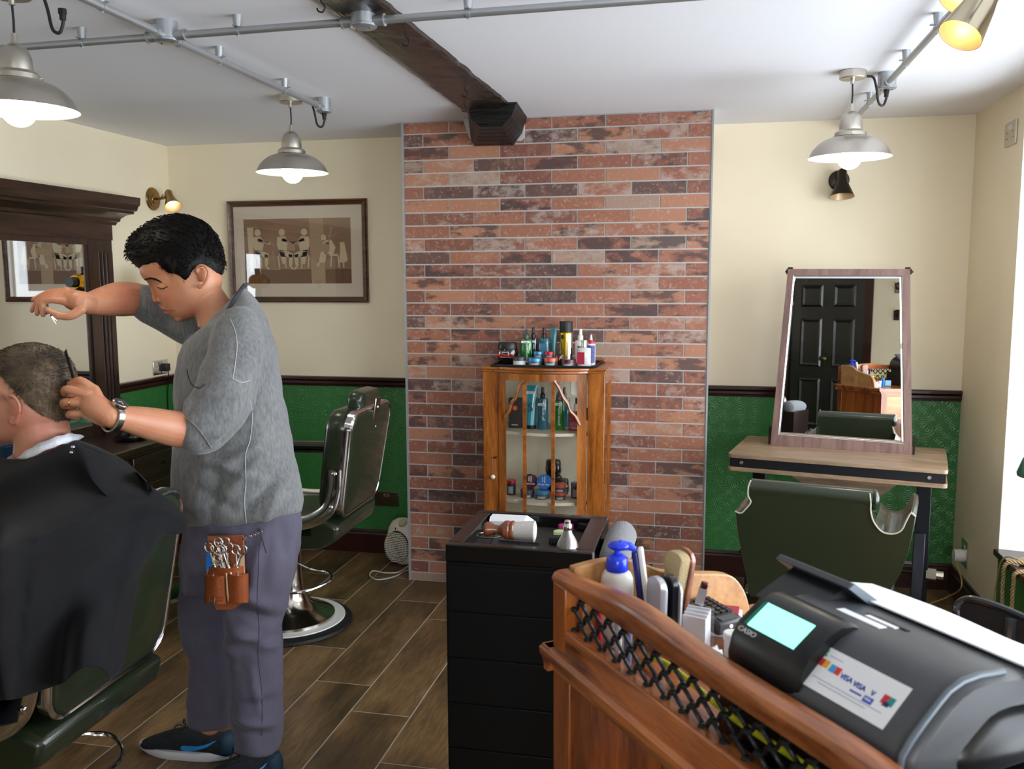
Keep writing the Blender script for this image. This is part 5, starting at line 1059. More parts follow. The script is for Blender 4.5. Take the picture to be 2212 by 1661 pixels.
# towels rolled in the side bin
tow = mat('grey_terry_towel', (118, 118, 122), .95, bump=1.0, bscale=240, sheen=.4)
def towel(p, q, r, lab):
    d = (Vector(q)-Vector(p)); bm = NB(); n = 26; rings = []
    u = d.normalized(); a = u.cross(Vector((0, 0, 1))).normalized(); b = a.cross(u)
    for k in range(n+1):
        s = k/n; c = Vector(p)+d*s+Vector((0, 0, .006*math.sin(s*PI))); e = math.sin(min(1, min(s, 1-s)*9)*PI/2); rr = r*(.82+.18*e)
        rings.append([c+a*math.cos(2*PI*j/28)*rr*(1+.05*math.sin(3*2*PI*j/28+s*3))+b*math.sin(2*PI*j/28)*rr*.92 for j in range(28)])
    loft(bm, rings); return obj('rolled_towel', bm, tow, None, world=True, label=lab, cat='towel', smooth=80)
towel((TX1+.052, TY0+.035, .835), (TX1+.052, TY1-.09, .85), .043, 'grey rolled towel on top in the side bin of the black trolley')
towel((TX1+.05, TY0+.032, .745), (TX1+.05, TY1-.09, .745), .042, 'grey rolled towel lower in the side bin of the black trolley, behind the pump bottle')
# things on the trolley
zt = TZ-.0375
def lieM(px0, px1, z): a = AZ(*px0, z); b = AZ(*px1, z); d = (b-a); return a, b, d.length
a, b, L_ = lieM((1046, 1142), (1156, 1148), TZ+.01)
t = thing('neck_brush', 'neck brush with turned wooden handle and white bristles lying across the trolley tray', 'brush', a)
Mb = aim(a, b); hw = wood('turned_wood_handle', (96, 46, 24), (148, 84, 52), 3, 'X', .3, .4)
obj('handle', lathe(NB(), [(0, 0), (.017, .001), (.021, .008), (.020, .018), (.0125, .034), (.012, .044), (.020, .055), (.027, .062), (.028, .074), (.025, .078), (.028, .082), (.028, .088), (.024, .092), (0, .092)], Mb, 32), hw, t, world=True)
obj('bristles', lathe(NB(), [(0, .088), (.024, .088), (.027, .11), (.031, .15), (.030, L_-.003), (.024, L_+.001), (0, L_+.002)], Mb, 48), mat('white_bristles', (232, 226, 218), .8, bump=.8, bscale=160, stretch=(12, 1, 1)), t, world=True)
a = AZ(1062, 1122, TZ-.01); b = AZ(1150, 1126, TZ-.01)
t = thing('neck_strip_pack', 'white folded paper pack behind the neck brush on the trolley', 'paper', a)
obj('paper_roll', loft(NB(), [[a+(b-a)*s+Vector((0, y, z)) for y, z in ((-.03, -.026), (-.032, .004), (-.02, .014), (.015, .014), (.03, 0), (.03, -.026))] for s in (0, .85)]+[[a+(b-a)*1.02+Vector((0, y*.6, z*.6-.006)) for y, z in ((-.03, -.026), (-.032, .004), (-.02, .014), (.015, .014), (.03, 0), (.03, -.026))]]), PAPER, t, world=True, smooth=0)
c = AZ(1228, 1176, TZ-.0); c = Vector((c.x, TY0+.05, zt))
t = thing('water_sprayer', 'teardrop silver metal spray flask on the front of the trolley tray', 'flask', c); br = mat('brushed_aluminium', (150, 148, 146), .32, .95, noise=.12, nscale=40, stretch=(8, 8, .2))
obj('flask_body', lathe(NB(), [(0, 0), (.026, 0), (.0305, .005), (.0325, .018), (.0315, .034), (.027, .050), (.020, .063), (.014, .074), (.0112, .084), (0, .086)], n=40), br, t); obj('nozzle', lathe(NB(), [(.011, .084), (.0125, .086), (.013, .09), (.0125, .097), (.0085, .103), (.0085, .109), (.006, .112), (0, .112)], n=24), CHROME, t)
def clip(px, py, m, lab, rz):
    q = AZ(px, py, zt+.008); t = thing('clipper_guard', lab, 'clip', (q.x, q.y, zt), rz); bm = NB(); prism(bm, [(-.022, -.012), (.02, -.014), (.024, 0), (.018, .014), (-.01, .016), (-.024, .006)], .022); obj('guard_body', bm, m, t, bevel=.003)
    bm = NB()
    for k in range(6): box(bm, (-.016+k*.0065, -.018, .006), (.003, .012, .008))
    objs('tooth', bm, m, t)
clip(1222, 1142, mat('magenta_plastic', (170, 40, 110), .35), 'magenta clipper guard behind the silver flask', .3); clip(1212, 1156, mat('lime_plastic', (184, 206, 150), .4), 'pale lime clipper guard beside the silver flask', .1); clip(1203, 1168, RUBBER, 'black clipper guard in front of the lime one', .2); clip(1265, 1140, RUBBER, 'black clipper guard to the right of the silver flask', -.4)
def comb(a, b, w_, lab, m=None, spine=.35, n=36, par=None, nm='comb', th=.0035, upv=(0, 0, 1)):
    a, b = Vector(a), Vector(b); M = frame_m(a, b-a, Vector(upv).cross(b-a)); L_ = (b-a).length; t = thing(nm, lab, 'comb', a); bm = NB(); box(bm, (L_/2, -w_*(1-spine)/2+w_/2*0+w_*(.5-spine/2)*0, 0), (L_, w_*spine, th), M@Matrix.Translation((0, w_*.3, 0)))
    obj('spine', bm, m or BLACK, t, world=True, bevel=.001); bm = NB()
    for k in range(n): box(bm, (L_*(k+.5)/n, -w_*.05, 0), (L_/n*.45, w_*(1-spine), th*.6), M)
    o = obj('teeth', bm, m or BLACK, t, world=True); o['kind'] = 'stuff'; return t
comb(AZ(1078, 1166, zt+.004), AZ(1165, 1173, zt+.004), .028, 'black comb lying under the neck brush on the trolley', n=40)
comb(AZ(1246, 1180, TZ+.0005)+Vector((-.0, .01, 0)), AZ(1300, 1128, TZ-.004)+Vector((-.05, 0, 0)), .02, 'black comb at the right rim of the trolley tray', n=30) if False else None
for k, (px, py, rz) in enumerate(((1020, 1146, .2), (1030, 1150, 1.2), (1027, 1142, 2.2))):
    q = AZ(px, py, zt+.006); t = thing('hair_clip', ('silver hair clip nearest the left rim of the trolley tray', 'silver hair clip in front of the other two at the tray corner', 'silver hair clip behind the other two at the tray corner')[k], 'clip', (q.x, q.y, zt), rz)
    obj('clip_jaw', box(NB(), (0, 0, .003), (.04, .007, .003)), CHROME, t); obj('clip_spring', box(NB(), (-.006, 0, .008), (.026, .006, .003)), CHROME, t)
# ------------------------------------------------------------------ reception desk
DA = Vector((-.257, 1.507, 0)); th_ = R(36.5); DU = Vector((math.sin(th_), -math.cos(th_), 0)); DV = Vector((math.cos(th_), math.sin(th_), 0)); DM = frame_m(DA, DU, DV)   # local z points down (U x V)
DM = Matrix(((DU.x, DV.x, 0, DA.x), (DU.y, DV.y, 0, DA.y), (0, 0, 1, 0), (0, 0, 0, 1)))
def D(u, v, z): return DM@Vector((u, v, z))
def dbx(u0, u1, v0, v1, z0, z1, bm=None): bm = bm or NB(); return box(bm, ((u0+u1)/2, (v0+v1)/2, (z0+z1)/2), (u1-u0, v1-v0, z1-z0), DM)
desk = bpy.data.objects.new('reception_desk', None); COL.objects.link(desk); desk.matrix_world = Matrix.Translation(DA)@Matrix.Rotation(math.atan2(DU.y, DU.x), 4, 'Z'); MW[desk.name] = desk.matrix_world.copy()
tag(desk, 'orange-brown hardwood reception desk with lattice gallery in the foreground', 'desk')
acac = wood('sheesham_rail', (92, 40, 14), (196, 116, 62), 2.6, 'X', .3, .35, ring=7, bump=.02); acaz = wood('sheesham_upright', (104, 48, 14), (172, 94, 36), 2.2, 'Z', .3, .35, ring=8, bump=.02); pale = wood('pale_sheesham', (164, 112, 62), (204, 154, 98), 2, 'X', .4, .2, ring=6, bump=.02)
UL, VL, DZ = 1.12, .50, .955
obj('gallery_post', dbx(0, .046, -.001, .036, DZ, 1.075), acaz, desk, world=True, bevel=.003)
hs = [(0, 1.094), (.05, 1.096), (.12, 1.104), (.2, 1.114), (.28, 1.116), (.4, 1.108), (.55, 1.106), (.68, 1.107), (.76, 1.10), (.86, 1.095), (UL, 1.09)]
rings = []
for u, z in [(q.x, q.y) for q in catmull([(u, z, 0) for u, z in hs], 3)]: rings.append([D(u, v, zz) for v, zz in ((0, 1.074), (-.003, 1.08), (-.003, z-.012), (.002, z-.003), (.012, z), (.028, z), (.036, z-.004), (.038, z-.014), (.038, 1.074))])
obj('top_rail', loft(NB(), rings), acac, desk, world=True, smooth=40)
obj('lower_rail', dbx(0, UL, 0, .034, .953, .999), acac, desk, world=True, bevel=.004)
rings = [[D(u, -v, z) for v, z in ((-.01, .915), (.004, .915), (.008, .93), (.018, .938), (.02, .952), (.012, .958), (-.01, .958))] for u in (-.016, UL)]
obj('edge_moulding', loft(NB(), rings), acac, desk, world=True)
rings = [[D(-v, vv, z) for v, z in ((-.01, .915), (.004, .915), (.008, .93), (.018, .938), (.02, .952), (.012, .958), (-.01, .958))] for vv in (-.016, VL)]
obj('edge_moulding', loft(NB(), rings), acac, desk, world=True)
obj('desk_top', dbx(0, UL, 0, VL, .93, DZ), acac, desk, world=True)
obj('drawer_block', dbx(.02, UL, .02, VL-.02, .70, .93), acac, desk, world=True); 
for u0 in (.05, .4, .75):
    d_ = obj('drawer', dbx(u0, u0+.32, VL-.022, VL-.005, .73, .9), pale, desk, world=True, bevel=.003); obj('drawer_knob', sph(NB(), D(u0+.16, VL+.008, .815), .014, n=14), BRASS, d_, world=True)
obj('corner_post', dbx(0, .06, .0, .05, 0, .92), acaz, desk, world=True, bevel=.003)
for k in range(4):
    u0 = .06+k*.265; bm = dbx(u0, u0+.262, .006, .022, .06, .92); obj('front_panel', bm, wood('sheesham_board_%s' % 'abcd'[k], [(84, 34, 10), (76, 32, 10), (96, 46, 14), (80, 34, 10)][k], [(176, 90, 34), (188, 106, 44), (200, 128, 62), (168, 88, 34)][k], 2.8, 'Z', .3, .35, ring=8, bump=.02), desk, world=True, bevel=.002)
obj('panel_stile', dbx(.31, .335, .002, .012, .06, .92), acaz, desk, world=True); obj('plinth', dbx(0, UL, -.004, .03, 0, .07), acac, desk, world=True)
obj('side_board', dbx(.004, .022, .05, VL-.03, .0, .92), acaz, desk, world=True); obj('far_post', dbx(0, .05, VL-.05, VL, 0, .93), acaz, desk, world=True); obj('far_post', dbx(UL-.05, UL, VL-.05, VL, 0, .93), acaz, desk, world=True); obj('corner_post', dbx(UL-.05, UL, 0, .05, 0, .92), acaz, desk, world=True); obj('side_board', dbx(UL-.022, UL-.004, .05, VL-.03, .0, .92), acaz, desk, world=True)
sp = [(.03, 1.101), (.085, 1.106), (.13, 1.104), (.164, 1.094), (.2, 1.076), (.224, 1.067), (.287, 1.055), (.351, 1.045), (.38, 1.032), (.402, 1.005), (.414, .975), (.417, DZ)]
for u0 in (.002, UL-.024):
    top = [(q.x, q.y) for q in catmull([(a, b, 0) for a, b in sp], 3)]; poly = top+[(.03, DZ)]
    M2 = DM@Matrix(((0, 0, 1, u0), (1, 0, 0, 0), (0, 1, 0, 0), (0, 0, 0, 1))); obj('gallery_side', prism(NB(), poly, .022, M2), pale, desk, world=True, bevel=.003)
# black hand-forged lattice: honeycomb of bars with knots, set in the gallery
lat = mat('black_lattice', (28, 29, 31), .35, .3, bump=.2, bscale=90); bm = NB(); z0, z1 = .999, 1.076; zc = (z0+z1)/2; cw = .046; NR = 4; hh = (z1-z0)/NR
knots = []
for r_ in range(NR+1):
    z = z0+hh*r_
    n_ = int((UL-.05)/cw)
    for k in range(n_):
        u = .05+cw*(k+.5*(r_ % 2)); knots.append((u, z, r_))
for u, z, r_ in knots:
    if r_ < NR:
        for s in (-1, 1):
            u2 = u+s*cw*.5
            if .046 < u2 < UL: tube(bm, [D(u, .019, z), D(u+s*cw*.16, .019, z+hh*.2), D(u+s*cw*.34, .015, z+hh*.8), D(u2, .015, z+hh)], .0033, 6, smooth=2)
lt_ = obj('lattice', bm, lat, desk, world=True, kind='stuff'); bm = NB()
for u, z, r_ in knots:
    if u < UL: sph(bm, D(u, .016, z), .0068, (1, 1, .8), 8)
obj('lattice_knots', bm, lat, lt_, world=True, kind='stuff')
# ------------------------------------------------------------------ cash drawer and till
CG = mat('charcoal_register', (74, 76, 80), .42, spec=.5, bump=.05, bscale=500); CD = mat('dark_register', (24, 25, 28), .3)
cdw = obj('till_drawer', dbx(.40, .86, .055, .44, DZ, 1.055), mat('black_drawer_steel', (14, 14, 16), .4), None, world=True, bevel=.004, label='black steel cash drawer under the till', cat='cash box')
till = thing('cash_register', 'charcoal till with a lit customer display and a white payment-card sticker', 'till', D(.6, .25, 1.056))
prof = [(.055, 1.057), (.047, 1.085), (.05, 1.100), (.062, 1.115), (.078, 1.130), (.10, 1.149), (.115, 1.160), (.135, 1.167), (.16, 1.169), (.20, 1.166), (.27, 1.156), (.33, 1.144), (.38, 1.122), (.41, 1.09), (.415, 1.057)]
rings = []; pc_ = (.23, 1.09)
for u, k in ((.43, .9), (.437, 1), (.70, 1), (.715, .995), (.724, .97), (.729, .93)): rings.append([D(u, pc_[0]+(v-pc_[0])*k, pc_[1]+(z-pc_[1])*k) for v, z in prof])
for r_ in rings:
    for q in r_: q.z = max(q.z, 1.0565)
obj('casing', loft(NB(), rings), CG, till, world=True, smooth=45)
bm = NB(); tube(bm, [D(.718, v, z+.001) for v, z in prof[1:10]], .004, 8); obj('edge_trim', bm, mat('blue_grey_trim', (96, 106, 116), .3), till, world=True)
obj('side_grip', loft(NB(), [[D(.728, pc_[0]+(v-pc_[0])*.72+.02, pc_[1]+(z-pc_[1])*.6-.006) for v, z in prof], [D(.738, pc_[0]+(v-pc_[0])*.66+.02, pc_[1]+(z-pc_[1])*.5-.006) for v, z in prof]]), CD, till, world=True, smooth=60)
# customer display pod
pp_ = [(.05, 1.075), (.048, 1.105), (.054, 1.128), (.066, 1.146), (.10, 1.170), (.118, 1.176), (.14, 1.174), (.18, 1.155), (.2, 1.1), (.2, 1.06)]; rings = []
for u, k in ((.421, .86), (.423, .93), (.427, .99), (.432, 1), (.54, 1), (.552, .985), (.560, .95)): rings.append([D(u, .12+(v-.12)*k, 1.115+(z-1.115)*k) for v, z in pp_])
pod = obj('display_pod', loft(NB(), rings), CD, till, world=True, smooth=45)
nf = Vector((0, -(.170-.146), .034)).normalized()   # (v,z) face normal of the slope
sl0, sl1 = (.066, 1.146), (.10, 1.170)
def face_pt(u, s, off=0):
    v = sl0[0]+(sl1[0]-sl0[0])*s; z = sl0[1]+(sl1[1]-sl0[1])*s; dv, dz = sl1[0]-sl0[0], sl1[1]-sl0[1]; L_ = math.hypot(dv, dz); return D(u, v-dz/L_*off, z+dv/L_*off)
def quad_on(f, u0, u1, s0, s1, off, m, nm, par, th=.0006):
    bm = NB(); a = [bm.verts.new(f(u, s, off)) for u, s in ((u0, s0), (u1, s0), (u1, s1), (u0, s1))]; b = [bm.verts.new(f(u, s, off-th)) for u, s in ((u0, s0), (u1, s0), (u1, s1), (u0, s1))]
    bm.faces.new(a); bm.faces.new(b[::-1]); [bm.faces.new((a[k], b[k], b[(k+1) % 4], a[(k+1) % 4])) for k in range(4)]; return obj(nm, bm, m, par, world=True, smooth=0)
quad_on(face_pt, .446, .534, -.04, .98, .0012, mat('mint_backlight', (150, 255, 226), .2, emit=1.15), 'display', pod, .002); quad_on(face_pt, .439, .446, -.04, .98, .001, mat('green_display_edge', (30, 120, 96), .2), 'display_edge', pod, .002)
def face_M(f, u, s, off=.0014): o_ = f(u, s, off); x = f(u+.01, s, off)-o_; y = f(u, s+.1, off)-o_; return frame_m(o_, x, y)
text('lettering', 'CASIO', .0105, mat('grey_ink', (190, 192, 196), .4), pod, face_M(face_pt, .459, -.30, .0045)@Matrix.Rotation(0, 4, 'Z'), sx=1.15)
# sticker slope of the casing
a0, a1 = (.060, 1.113), (.1015, 1.1503)
def st_pt(u, s, off=0):
    k = s; v = a0[0]+(a1[0]-a0[0])*k; z = a0[1]+(a1[1]-a0[1])*k; dv, dz = a1[0]-a0[0], a1[1]-a0[1]; L_ = math.hypot(dv, dz); return D(u, v-dz/L_*off, z+dv/L_*off)
stk = quad_on(st_pt, .553, .683, -.03, 1.0, .0012, PAPER, 'card_sticker', till, .0008)
def sq(u0, u1, s0, s1, col, nm='card_logo'): return quad_on(st_pt, u0, u1, s0, s1, .0016, mat('ink_%d_%d_%d' % col, col, .4), nm, stk, .0004)
blue = mat('ink_30_60_170', (30, 60, 170), .4)
sq(.557, .566, .52, .70, (214, 52, 50)); sq(.566, .574, .52, .70, (236, 170, 50)); sq(.577, .586, .50, .68, (70, 160, 210)); sq(.586, .594, .50, .68, (222, 56, 56))
for u_, s_ in ((.606, .54), (.627, .52), (.647, .52)): text('lettering', 'VISA' if u_ < .64 else 'V', .0095, blue, stk, face_M(st_pt, u_, s_, .0018))
sq(.619, .636, .34, .38, (40, 60, 180)); sq(.640, .653, .28, .42, (40, 70, 190)); text('lettering', 'VISA', .0048, mat('white_ink', (236, 236, 236), .5), stk, face_M(st_pt, .6465, .35, .0022)); sq(.660, .668, .44, .64, (206, 44, 70)); sq(.668, .676, .44, .64, (40, 140, 140)); sq(.664, .672, .40, .50, (40, 60, 110))
sq(.5575, .562, .84, .93, (60, 170, 90)); sq(.559, .563, .76, .82, (50, 150, 80))
for s_, u0, u1 in ((.82, .566, .588), (.24, .562, .670), (.16, .576, .650)): sq(u0, u1, s_, s_+.012, (150, 156, 180), 'small_print')
# receipt slot, operator screen, covers
def top_pt(u, v, dz=0):
    for (v0, z0_), (v1, z1_) in zip(prof, prof[1:]):
        if v0 <= v <= v1: return D(u, v, z0_+(z1_-z0_)*(v-v0)/(v1-v0)+dz)
    return D(u, v, 1.06+dz)
def tquad(u0, u1, v0, v1, dz, m, nm):
    bm = NB(); grid(bm, lambda a, b: top_pt(u0+(u1-u0)*a, v0+(v1-v0)*b, dz), 4, 10); r_ = bmesh.ops.extrude_face_region(bm, geom=bm.faces[:])
    for v in [q for q in r_['geom'] if isinstance(q, bmesh.types.BMVert)]: v.co.z -= .003
    return obj(nm, bm, m, till, world=True)
tquad(.500, .572, .166, .180, .0012, PAPER, 'receipt_paper'); tquad(.530, .578, .186, .194, .0012, PAPER, 'receipt_paper'); tquad(.524, .590, .195, .20, .0014, CD, 'paper_slot')
lidp = [(.195, 1.190), (.205, 1.196), (.30, 1.130), (.29, 1.120)]
scr = obj('operator_screen', loft(NB(), [[D(u, v, z) for v, z in lidp] for u in (.345, .489)]), mat('slate_plastic', (66, 68, 72), .35), till, world=True, smooth=0, bevel=.002)
obj('screen_end', loft(NB(), [[D(u, .25+(v-.25)*.98, 1.159+(z-1.159)*.98) for v, z in lidp] for u in (.4885, .4915)]), mat('blue_grey_trim', (96, 106, 116), .3), scr, world=True, smooth=0)
obj('screen_support', loft(NB(), [[D(u, v, z) for v, z in ((.14, 1.15), (.27, 1.14), (.24, 1.165), (.215, 1.185))] for u in (.37, .47)]), CD, scr, world=True, smooth=0)
bm = NB(); grid(bm, lambda a, b: top_pt(.405+.42*a, .235+.172*b, .006+.003*math.sin(a*9)*b)+DV*(.012*math.sin(a*5)*(b > .9)), 26, 12); r_ = bmesh.ops.extrude_face_region(bm, geom=bm.faces[:])
for v in [q for q in r_['geom'] if isinstance(q, bmesh.types.BMVert)]: v.co.z -= .002
obj('paper_sheets', bm, PAPER, None, world=True, label='sheaf of white printed paper draped over the back of the till', cat='paper', smooth=60)
for k in range(3): tquad(.55+.03*k, .80, .236+.005*k, .2375+.005*k, .0072, mat('print_grey', (140, 140, 156), .5), 'printed_line') if False else None
q = AZ(2160, 1690, .985); o = obj('plate', lathe(NB(), [(0, 0), (.05, 0), (.085, .012), (.083, .016), (.05, .005), (0, .004)], n=40), WHITEP, None, label='white dish at the bottom right corner of the photo, in front of the till', cat='dish', loc=(q.x, q.y, DZ+.001))
# ------------------------------------------------------------------ clutter on the desk
bl = mat('bright_blue_pump', (24, 56, 214), .3, coat=.3); wb_ = mat('white_lotion_bottle', (228, 228, 224), .35)
p = D(.042, .105, DZ); t = thing('pump_bottle', 'white pump bottle with bright blue pump top behind the desk rail', 'bottle', p)
S = Matrix.Diagonal((1, .72, 1, 1)); obj('bottle_body', lathe(NB(), [(0, 0), (.026, 0), (.029, .003), (.0295, .11), (.0285, .125), (.024, .135), (.018, .139), (0, .139)], S, 36), wb_, t)
obj('pump_collar', lathe(NB(), [(0, .138), (.019, .138), (.0195, .139), (.019, .158), (.017, .162), (.008, .168), (0, .168)], n=30), bl, t)
bm = NB(); cyl(bm, (0, 0, .165), (0, 0, .18), .0055); sph(bm, (.002, 0, .182), .0165, (1.15, .9, .52), 20); tube(bm, [(.004, 0, .183), (.02, .006, .181), (.03, .01, .175)], [.01, .008, .005], 10); obj('pump_head', bm, bl, t)
t = thing('comb_case', 'navy and white upright comb case between the pump bottle and the wooden clothes brush', 'case', D(.055, .16, DZ)); Mx = Matrix.Rotation(R(-8), 4, 'Y')
obj('navy_side', box(NB(), (0, 0, .085), (.010, .02, .17), Mx), mat('navy_plastic', (24, 34, 100), .35), t, bevel=.003); obj('white_side', box(NB(), (.011, 0, .105), (.010, .018, .14), Mx), WHITEP, t, bevel=.003)
t = thing('clothes_brush', 'wooden clothes brush with cream bristles standing upright on the desk', 'brush', D(.05, .225, DZ), R(20)); Mx = Matrix.Rotation(R(4), 4, 'Y')
obj('brush_back', pillow(rrect(.03, .05, .165, .022), 0, .012, Mx@Matrix.Rotation(R(-65), 4, 'Z'), .002, .004), hw, t)
obj('bristles', pillow([(p_[0]*.92, p_[1]*.62+.06) for p_ in rrect(.03, .05, .165, .022)], 0, -.024, Mx@Matrix.Rotation(R(-65), 4, 'Z')@Matrix.Translation((0, .001, -.002)), .003, .006), mat('cream_bristles', (222, 196, 148), .9, bump=1, bscale=500), t)
t = thing('cordless_phone', 'silver cordless phone standing upright among the desk clutter', 'phone', D(.095, .155, DZ), R(-30)); sil = mat('silver_plastic', (188, 188, 194), .3, .4)
obj('handset', pillow(rrect(.040, .046, .135, .020), -.008, .008, Matrix.Rotation(R(-25), 4, 'Z'), .002, .004), sil, t); obj('earpiece_side', pillow([(a, b+.003) for a, b in rrect(.036, .042, .128, .018)], .0, .016, Matrix.Translation((.012, .01, .006))@Matrix.Rotation(R(-25), 4, 'Z'), .002, .004), mat('phone_dark', (30, 32, 40), .25), t); obj('handset_rim', pillow(rrect(.040, .046, .132, .020), .014, .020, Matrix.Translation((.014, .006, 0))@Matrix.Rotation(R(-25), 4, 'Z'), .001, .002), sil, t)
t = thing('phone_charger_knob', 'black rounded knob beside the silver phone', 'holder', D(.06, .17, DZ)); obj('stand', lathe(NB(), [(0, 0), (.018, 0), (.014, .01), (.008, .06), (.008, .085), (0, .085)], n=20), sil, t); obj('knob', sph(NB(), (0, 0, .095), .014, n=16), BLACK, t)
t = thing('lighter_case', 'dark red pen with a silver label leaning beside the cream brush', 'pen', D(.10, .215, DZ)); Mx = Matrix.Rotation(R(14), 4, 'Y'); obj('barrel', box(NB(), (0, 0, .062), (.013, .013, .124), Mx), mat('oxblood_plastic', (74, 18, 24), .25), t, bevel=.003); obj('label_band', box(NB(), (0, -.0002, .098), (.0145, .0145, .03), Mx), sil, t)
t = thing('card_holder', 'stack of white business cards in a clear holder on the desk', 'cards', D(.128, .215, DZ), R(-20)); t.scale = (.72, .72, .9)
obj('holder', (lambda b: (box(b, (0, .022, .04), (.07, .003, .10)), box(b, (0, -.022, .02), (.07, .003, .04)), box(b, (0, 0, .0025), (.07, .044, .004)), b)[-1])(NB()), thin_glass('clear_acrylic', refl=1.45), t)
for k in range(7): obj('card', box(NB(), (0, -.017+k*.0055, .042-.002*(k % 2)), (.058, .0025, .068+.004*k)), PAPER, t)
t = thing('leaflet_box', 'white box with a red top lying behind the card terminal', 'box', D(.075, .31, DZ), R(-5)); obj('box_body', box(NB(), (0, 0, .02), (.07, .045, .04)), PAPER, t, bevel=.001); obj('red_top', box(NB(), (-.002, 0, .043), (.064, .042, .006)), mat('crimson_card', (158, 22, 52), .45), t)
a, b = AZ(1502, 1297, 1.005), AZ(1572, 1338, .997); t = thing('card_terminal', 'dark grey card payment terminal with rows of keys beside the till', 'card terminal', (a+b)/2-Vector((0, 0, .03)))
Mt = frame_m((a+b)/2, b-a, Vector((0, 0, 1)).cross(b-a)); L_ = (b-a).length+.02
obj('terminal_body', box(NB(), (0, 0, -.01), (L_, .062, .026), Mt), mat('terminal_grey', (50, 50, 54), .4), t, world=True, bevel=.006)
bm = NB()
for i in range(6):
    for j in range(4): box(bm, (-L_*.32+i*L_*.105, -.022+j*.0145, .0045), (L_*.07, .010, .004), Mt)
objs('key', bm, mat('key_grey', (34, 34, 38), .4), t, world=True); obj('led', sph(NB(), Mt@Vector((L_*.5, -.0, -.008)), .003, n=8), mat('led_white', (240, 244, 255), .3, emit=4), t, world=True)
obj('terminal_screen', box(NB(), (L_*.40, 0, .004), (L_*.14, .04, .002), Mt), mat('grey_lcd', (70, 76, 72), .2), t, world=True)
p = D(.165, .265, DZ); t = thing('pill_tub', 'small white round tub next to the card terminal', 'tub', p); obj('tub_body', lathe(NB(), [(0, 0), (.015, 0), (.015, .03), (0, .03)], n=24), WHITEP, t); obj('lid', lathe(NB(), [(.0165, .028), (.017, .03), (.017, .040), (.015, .042), (0, .042)], n=24), WHITEP, t)
p = D(.215, .245, DZ); t = thing('cigarette_lighter', 'bright blue plastic lighter standing between the white tub and the till', 'lighter', p); obj('lighter_body', lathe(NB(), [(0, 0), (.010, 0), (.010, .058), (.008, .064), (0, .066)], Matrix.Diagonal((1.1, .7, 1, 1)), 24), mat('azure_plastic', (30, 120, 214), .3), t)
p = D(.225, .222, DZ); t = thing('small_comb', 'small grey comb in front of the blue lighter', 'comb', p, R(-30)); obj('spine', box(NB(), (0, 0, .028), (.016, .003, .056)), sil, t, bevel=.002); bm = NB()
for k in range(7): box(bm, (0, -.003, .012+k*.006), (.011, .002, .0025))
objs('tooth', bm, mat('slate_teeth', (90, 100, 130), .4), t)
p = D(.255, .25, DZ); t = thing('note_pad', 'pad of pastel sticky notes in front of the till', 'notes', p, R(-20)); 
for k, c_ in enumerate(((206, 206, 130), (150, 200, 180), (140, 180, 210))): obj('note_sheet', box(NB(), (0, .004*k, .02+.003*k), (.04, .003, .036)), mat('note_%s' % 'abc'[k], c_, .6), t)
t = thing('crumpled_tissue', 'crumpled white tissue beside the card holder', 'tissue', D(.19, .2, DZ)); bm = NB(); bmesh.ops.create_icosphere(bm, subdivisions=3, radius=.022); rg = random.Random(4)
for v in bm.verts: v.co *= .75+.5*rg.random(); v.co.z = max(0, v.co.z+.014)
obj('tissue', bm, PAPER, t)
obj('yellow_cable', tube(NB(), [D(.18, .042, DZ+.006), D(.27, .042, DZ+.075), D(.45, .042, DZ+.066), D(.6, .042, DZ+.070), D(.8, .042, DZ+.066), D(.98, .042, DZ+.064)], .0045, 8, smooth=6), mat('acid_yellow', (214, 210, 40), .4), None, world=True, label='acid yellow cable running behind the black lattice of the desk', cat='cable')
for k, (u, c_, lab, h_) in enumerate(((.075, (196, 30, 34), 'red marker pen behind the left end of the lattice', .09), (.14, (216, 216, 226), 'white marker pen behind the lattice', .1), (.17, (120, 120, 170), 'lilac marker pen behind the lattice', .085))):
    o = obj('marker_pen', lathe(NB(), [(0, 0), (.006, 0), (.006, h_*.7), (.0065, h_*.7), (.0065, h_), (0, h_)], n=16), mat('pen_%s' % 'abc'[k], c_, .4), None, label=lab, cat='pen', loc=D(u, .05, DZ))
# ------------------------------------------------------------------ people: helpers
from mathutils import noise as mnoise
def bake(bm, voxel, it=4, fac=.5):
    me = bpy.data.meshes.new('t'); bmesh.ops.recalc_face_normals(bm, faces=bm.faces); bm.to_mesh(me); bm.free()
    o = bpy.data.objects.new('t', me); COL.objects.link(o)
    m = o.modifiers.new('r', 'REMESH'); m.mode = 'VOXEL'; m.voxel_size = voxel; m.use_smooth_shade = True
    m = o.modifiers.new('s', 'SMOOTH'); m.factor = fac; m.iterations = it
    dg = bpy.context.evaluated_depsgraph_get(); r = bpy.data.meshes.new_from_object(o.evaluated_get(dg)); bpy.data.objects.remove(o); return r
def limb(bm, pts, n=16, flat=None, up=None, k=5):
    """pts: (px, py, depth, radius)"""
    P = [AD(a, b, c) for a, b, c, d in pts]; rs = [p[3] for p in pts]
    tube(bm, P, rs, n, smooth=k, flat=flat, up=up); sph(bm, P[0], rs[0]*.98, n=14); sph(bm, P[-1], rs[-1]*.98, n=14); return bm
def ellip(bm, px, py, d, rx, ry, rz, roll=0):
    """ellipsoid with axes image-right, image-up, towards the camera"""
    c = AD(px, py, d); M = Matrix(((RT.x, UP.x, -FW.x, c.x), (RT.y, UP.y, -FW.y, c.y), (RT.z, UP.z, -FW.z, c.z), (0, 0, 0, 1)))@Matrix.Rotation(R(roll), 4, 'Z')@Matrix.Diagonal((rx, ry, rz, 1))
    bmesh.ops.create_uvsphere(bm, u_segments=24, v_segments=14, radius=1, matrix=M); return bm
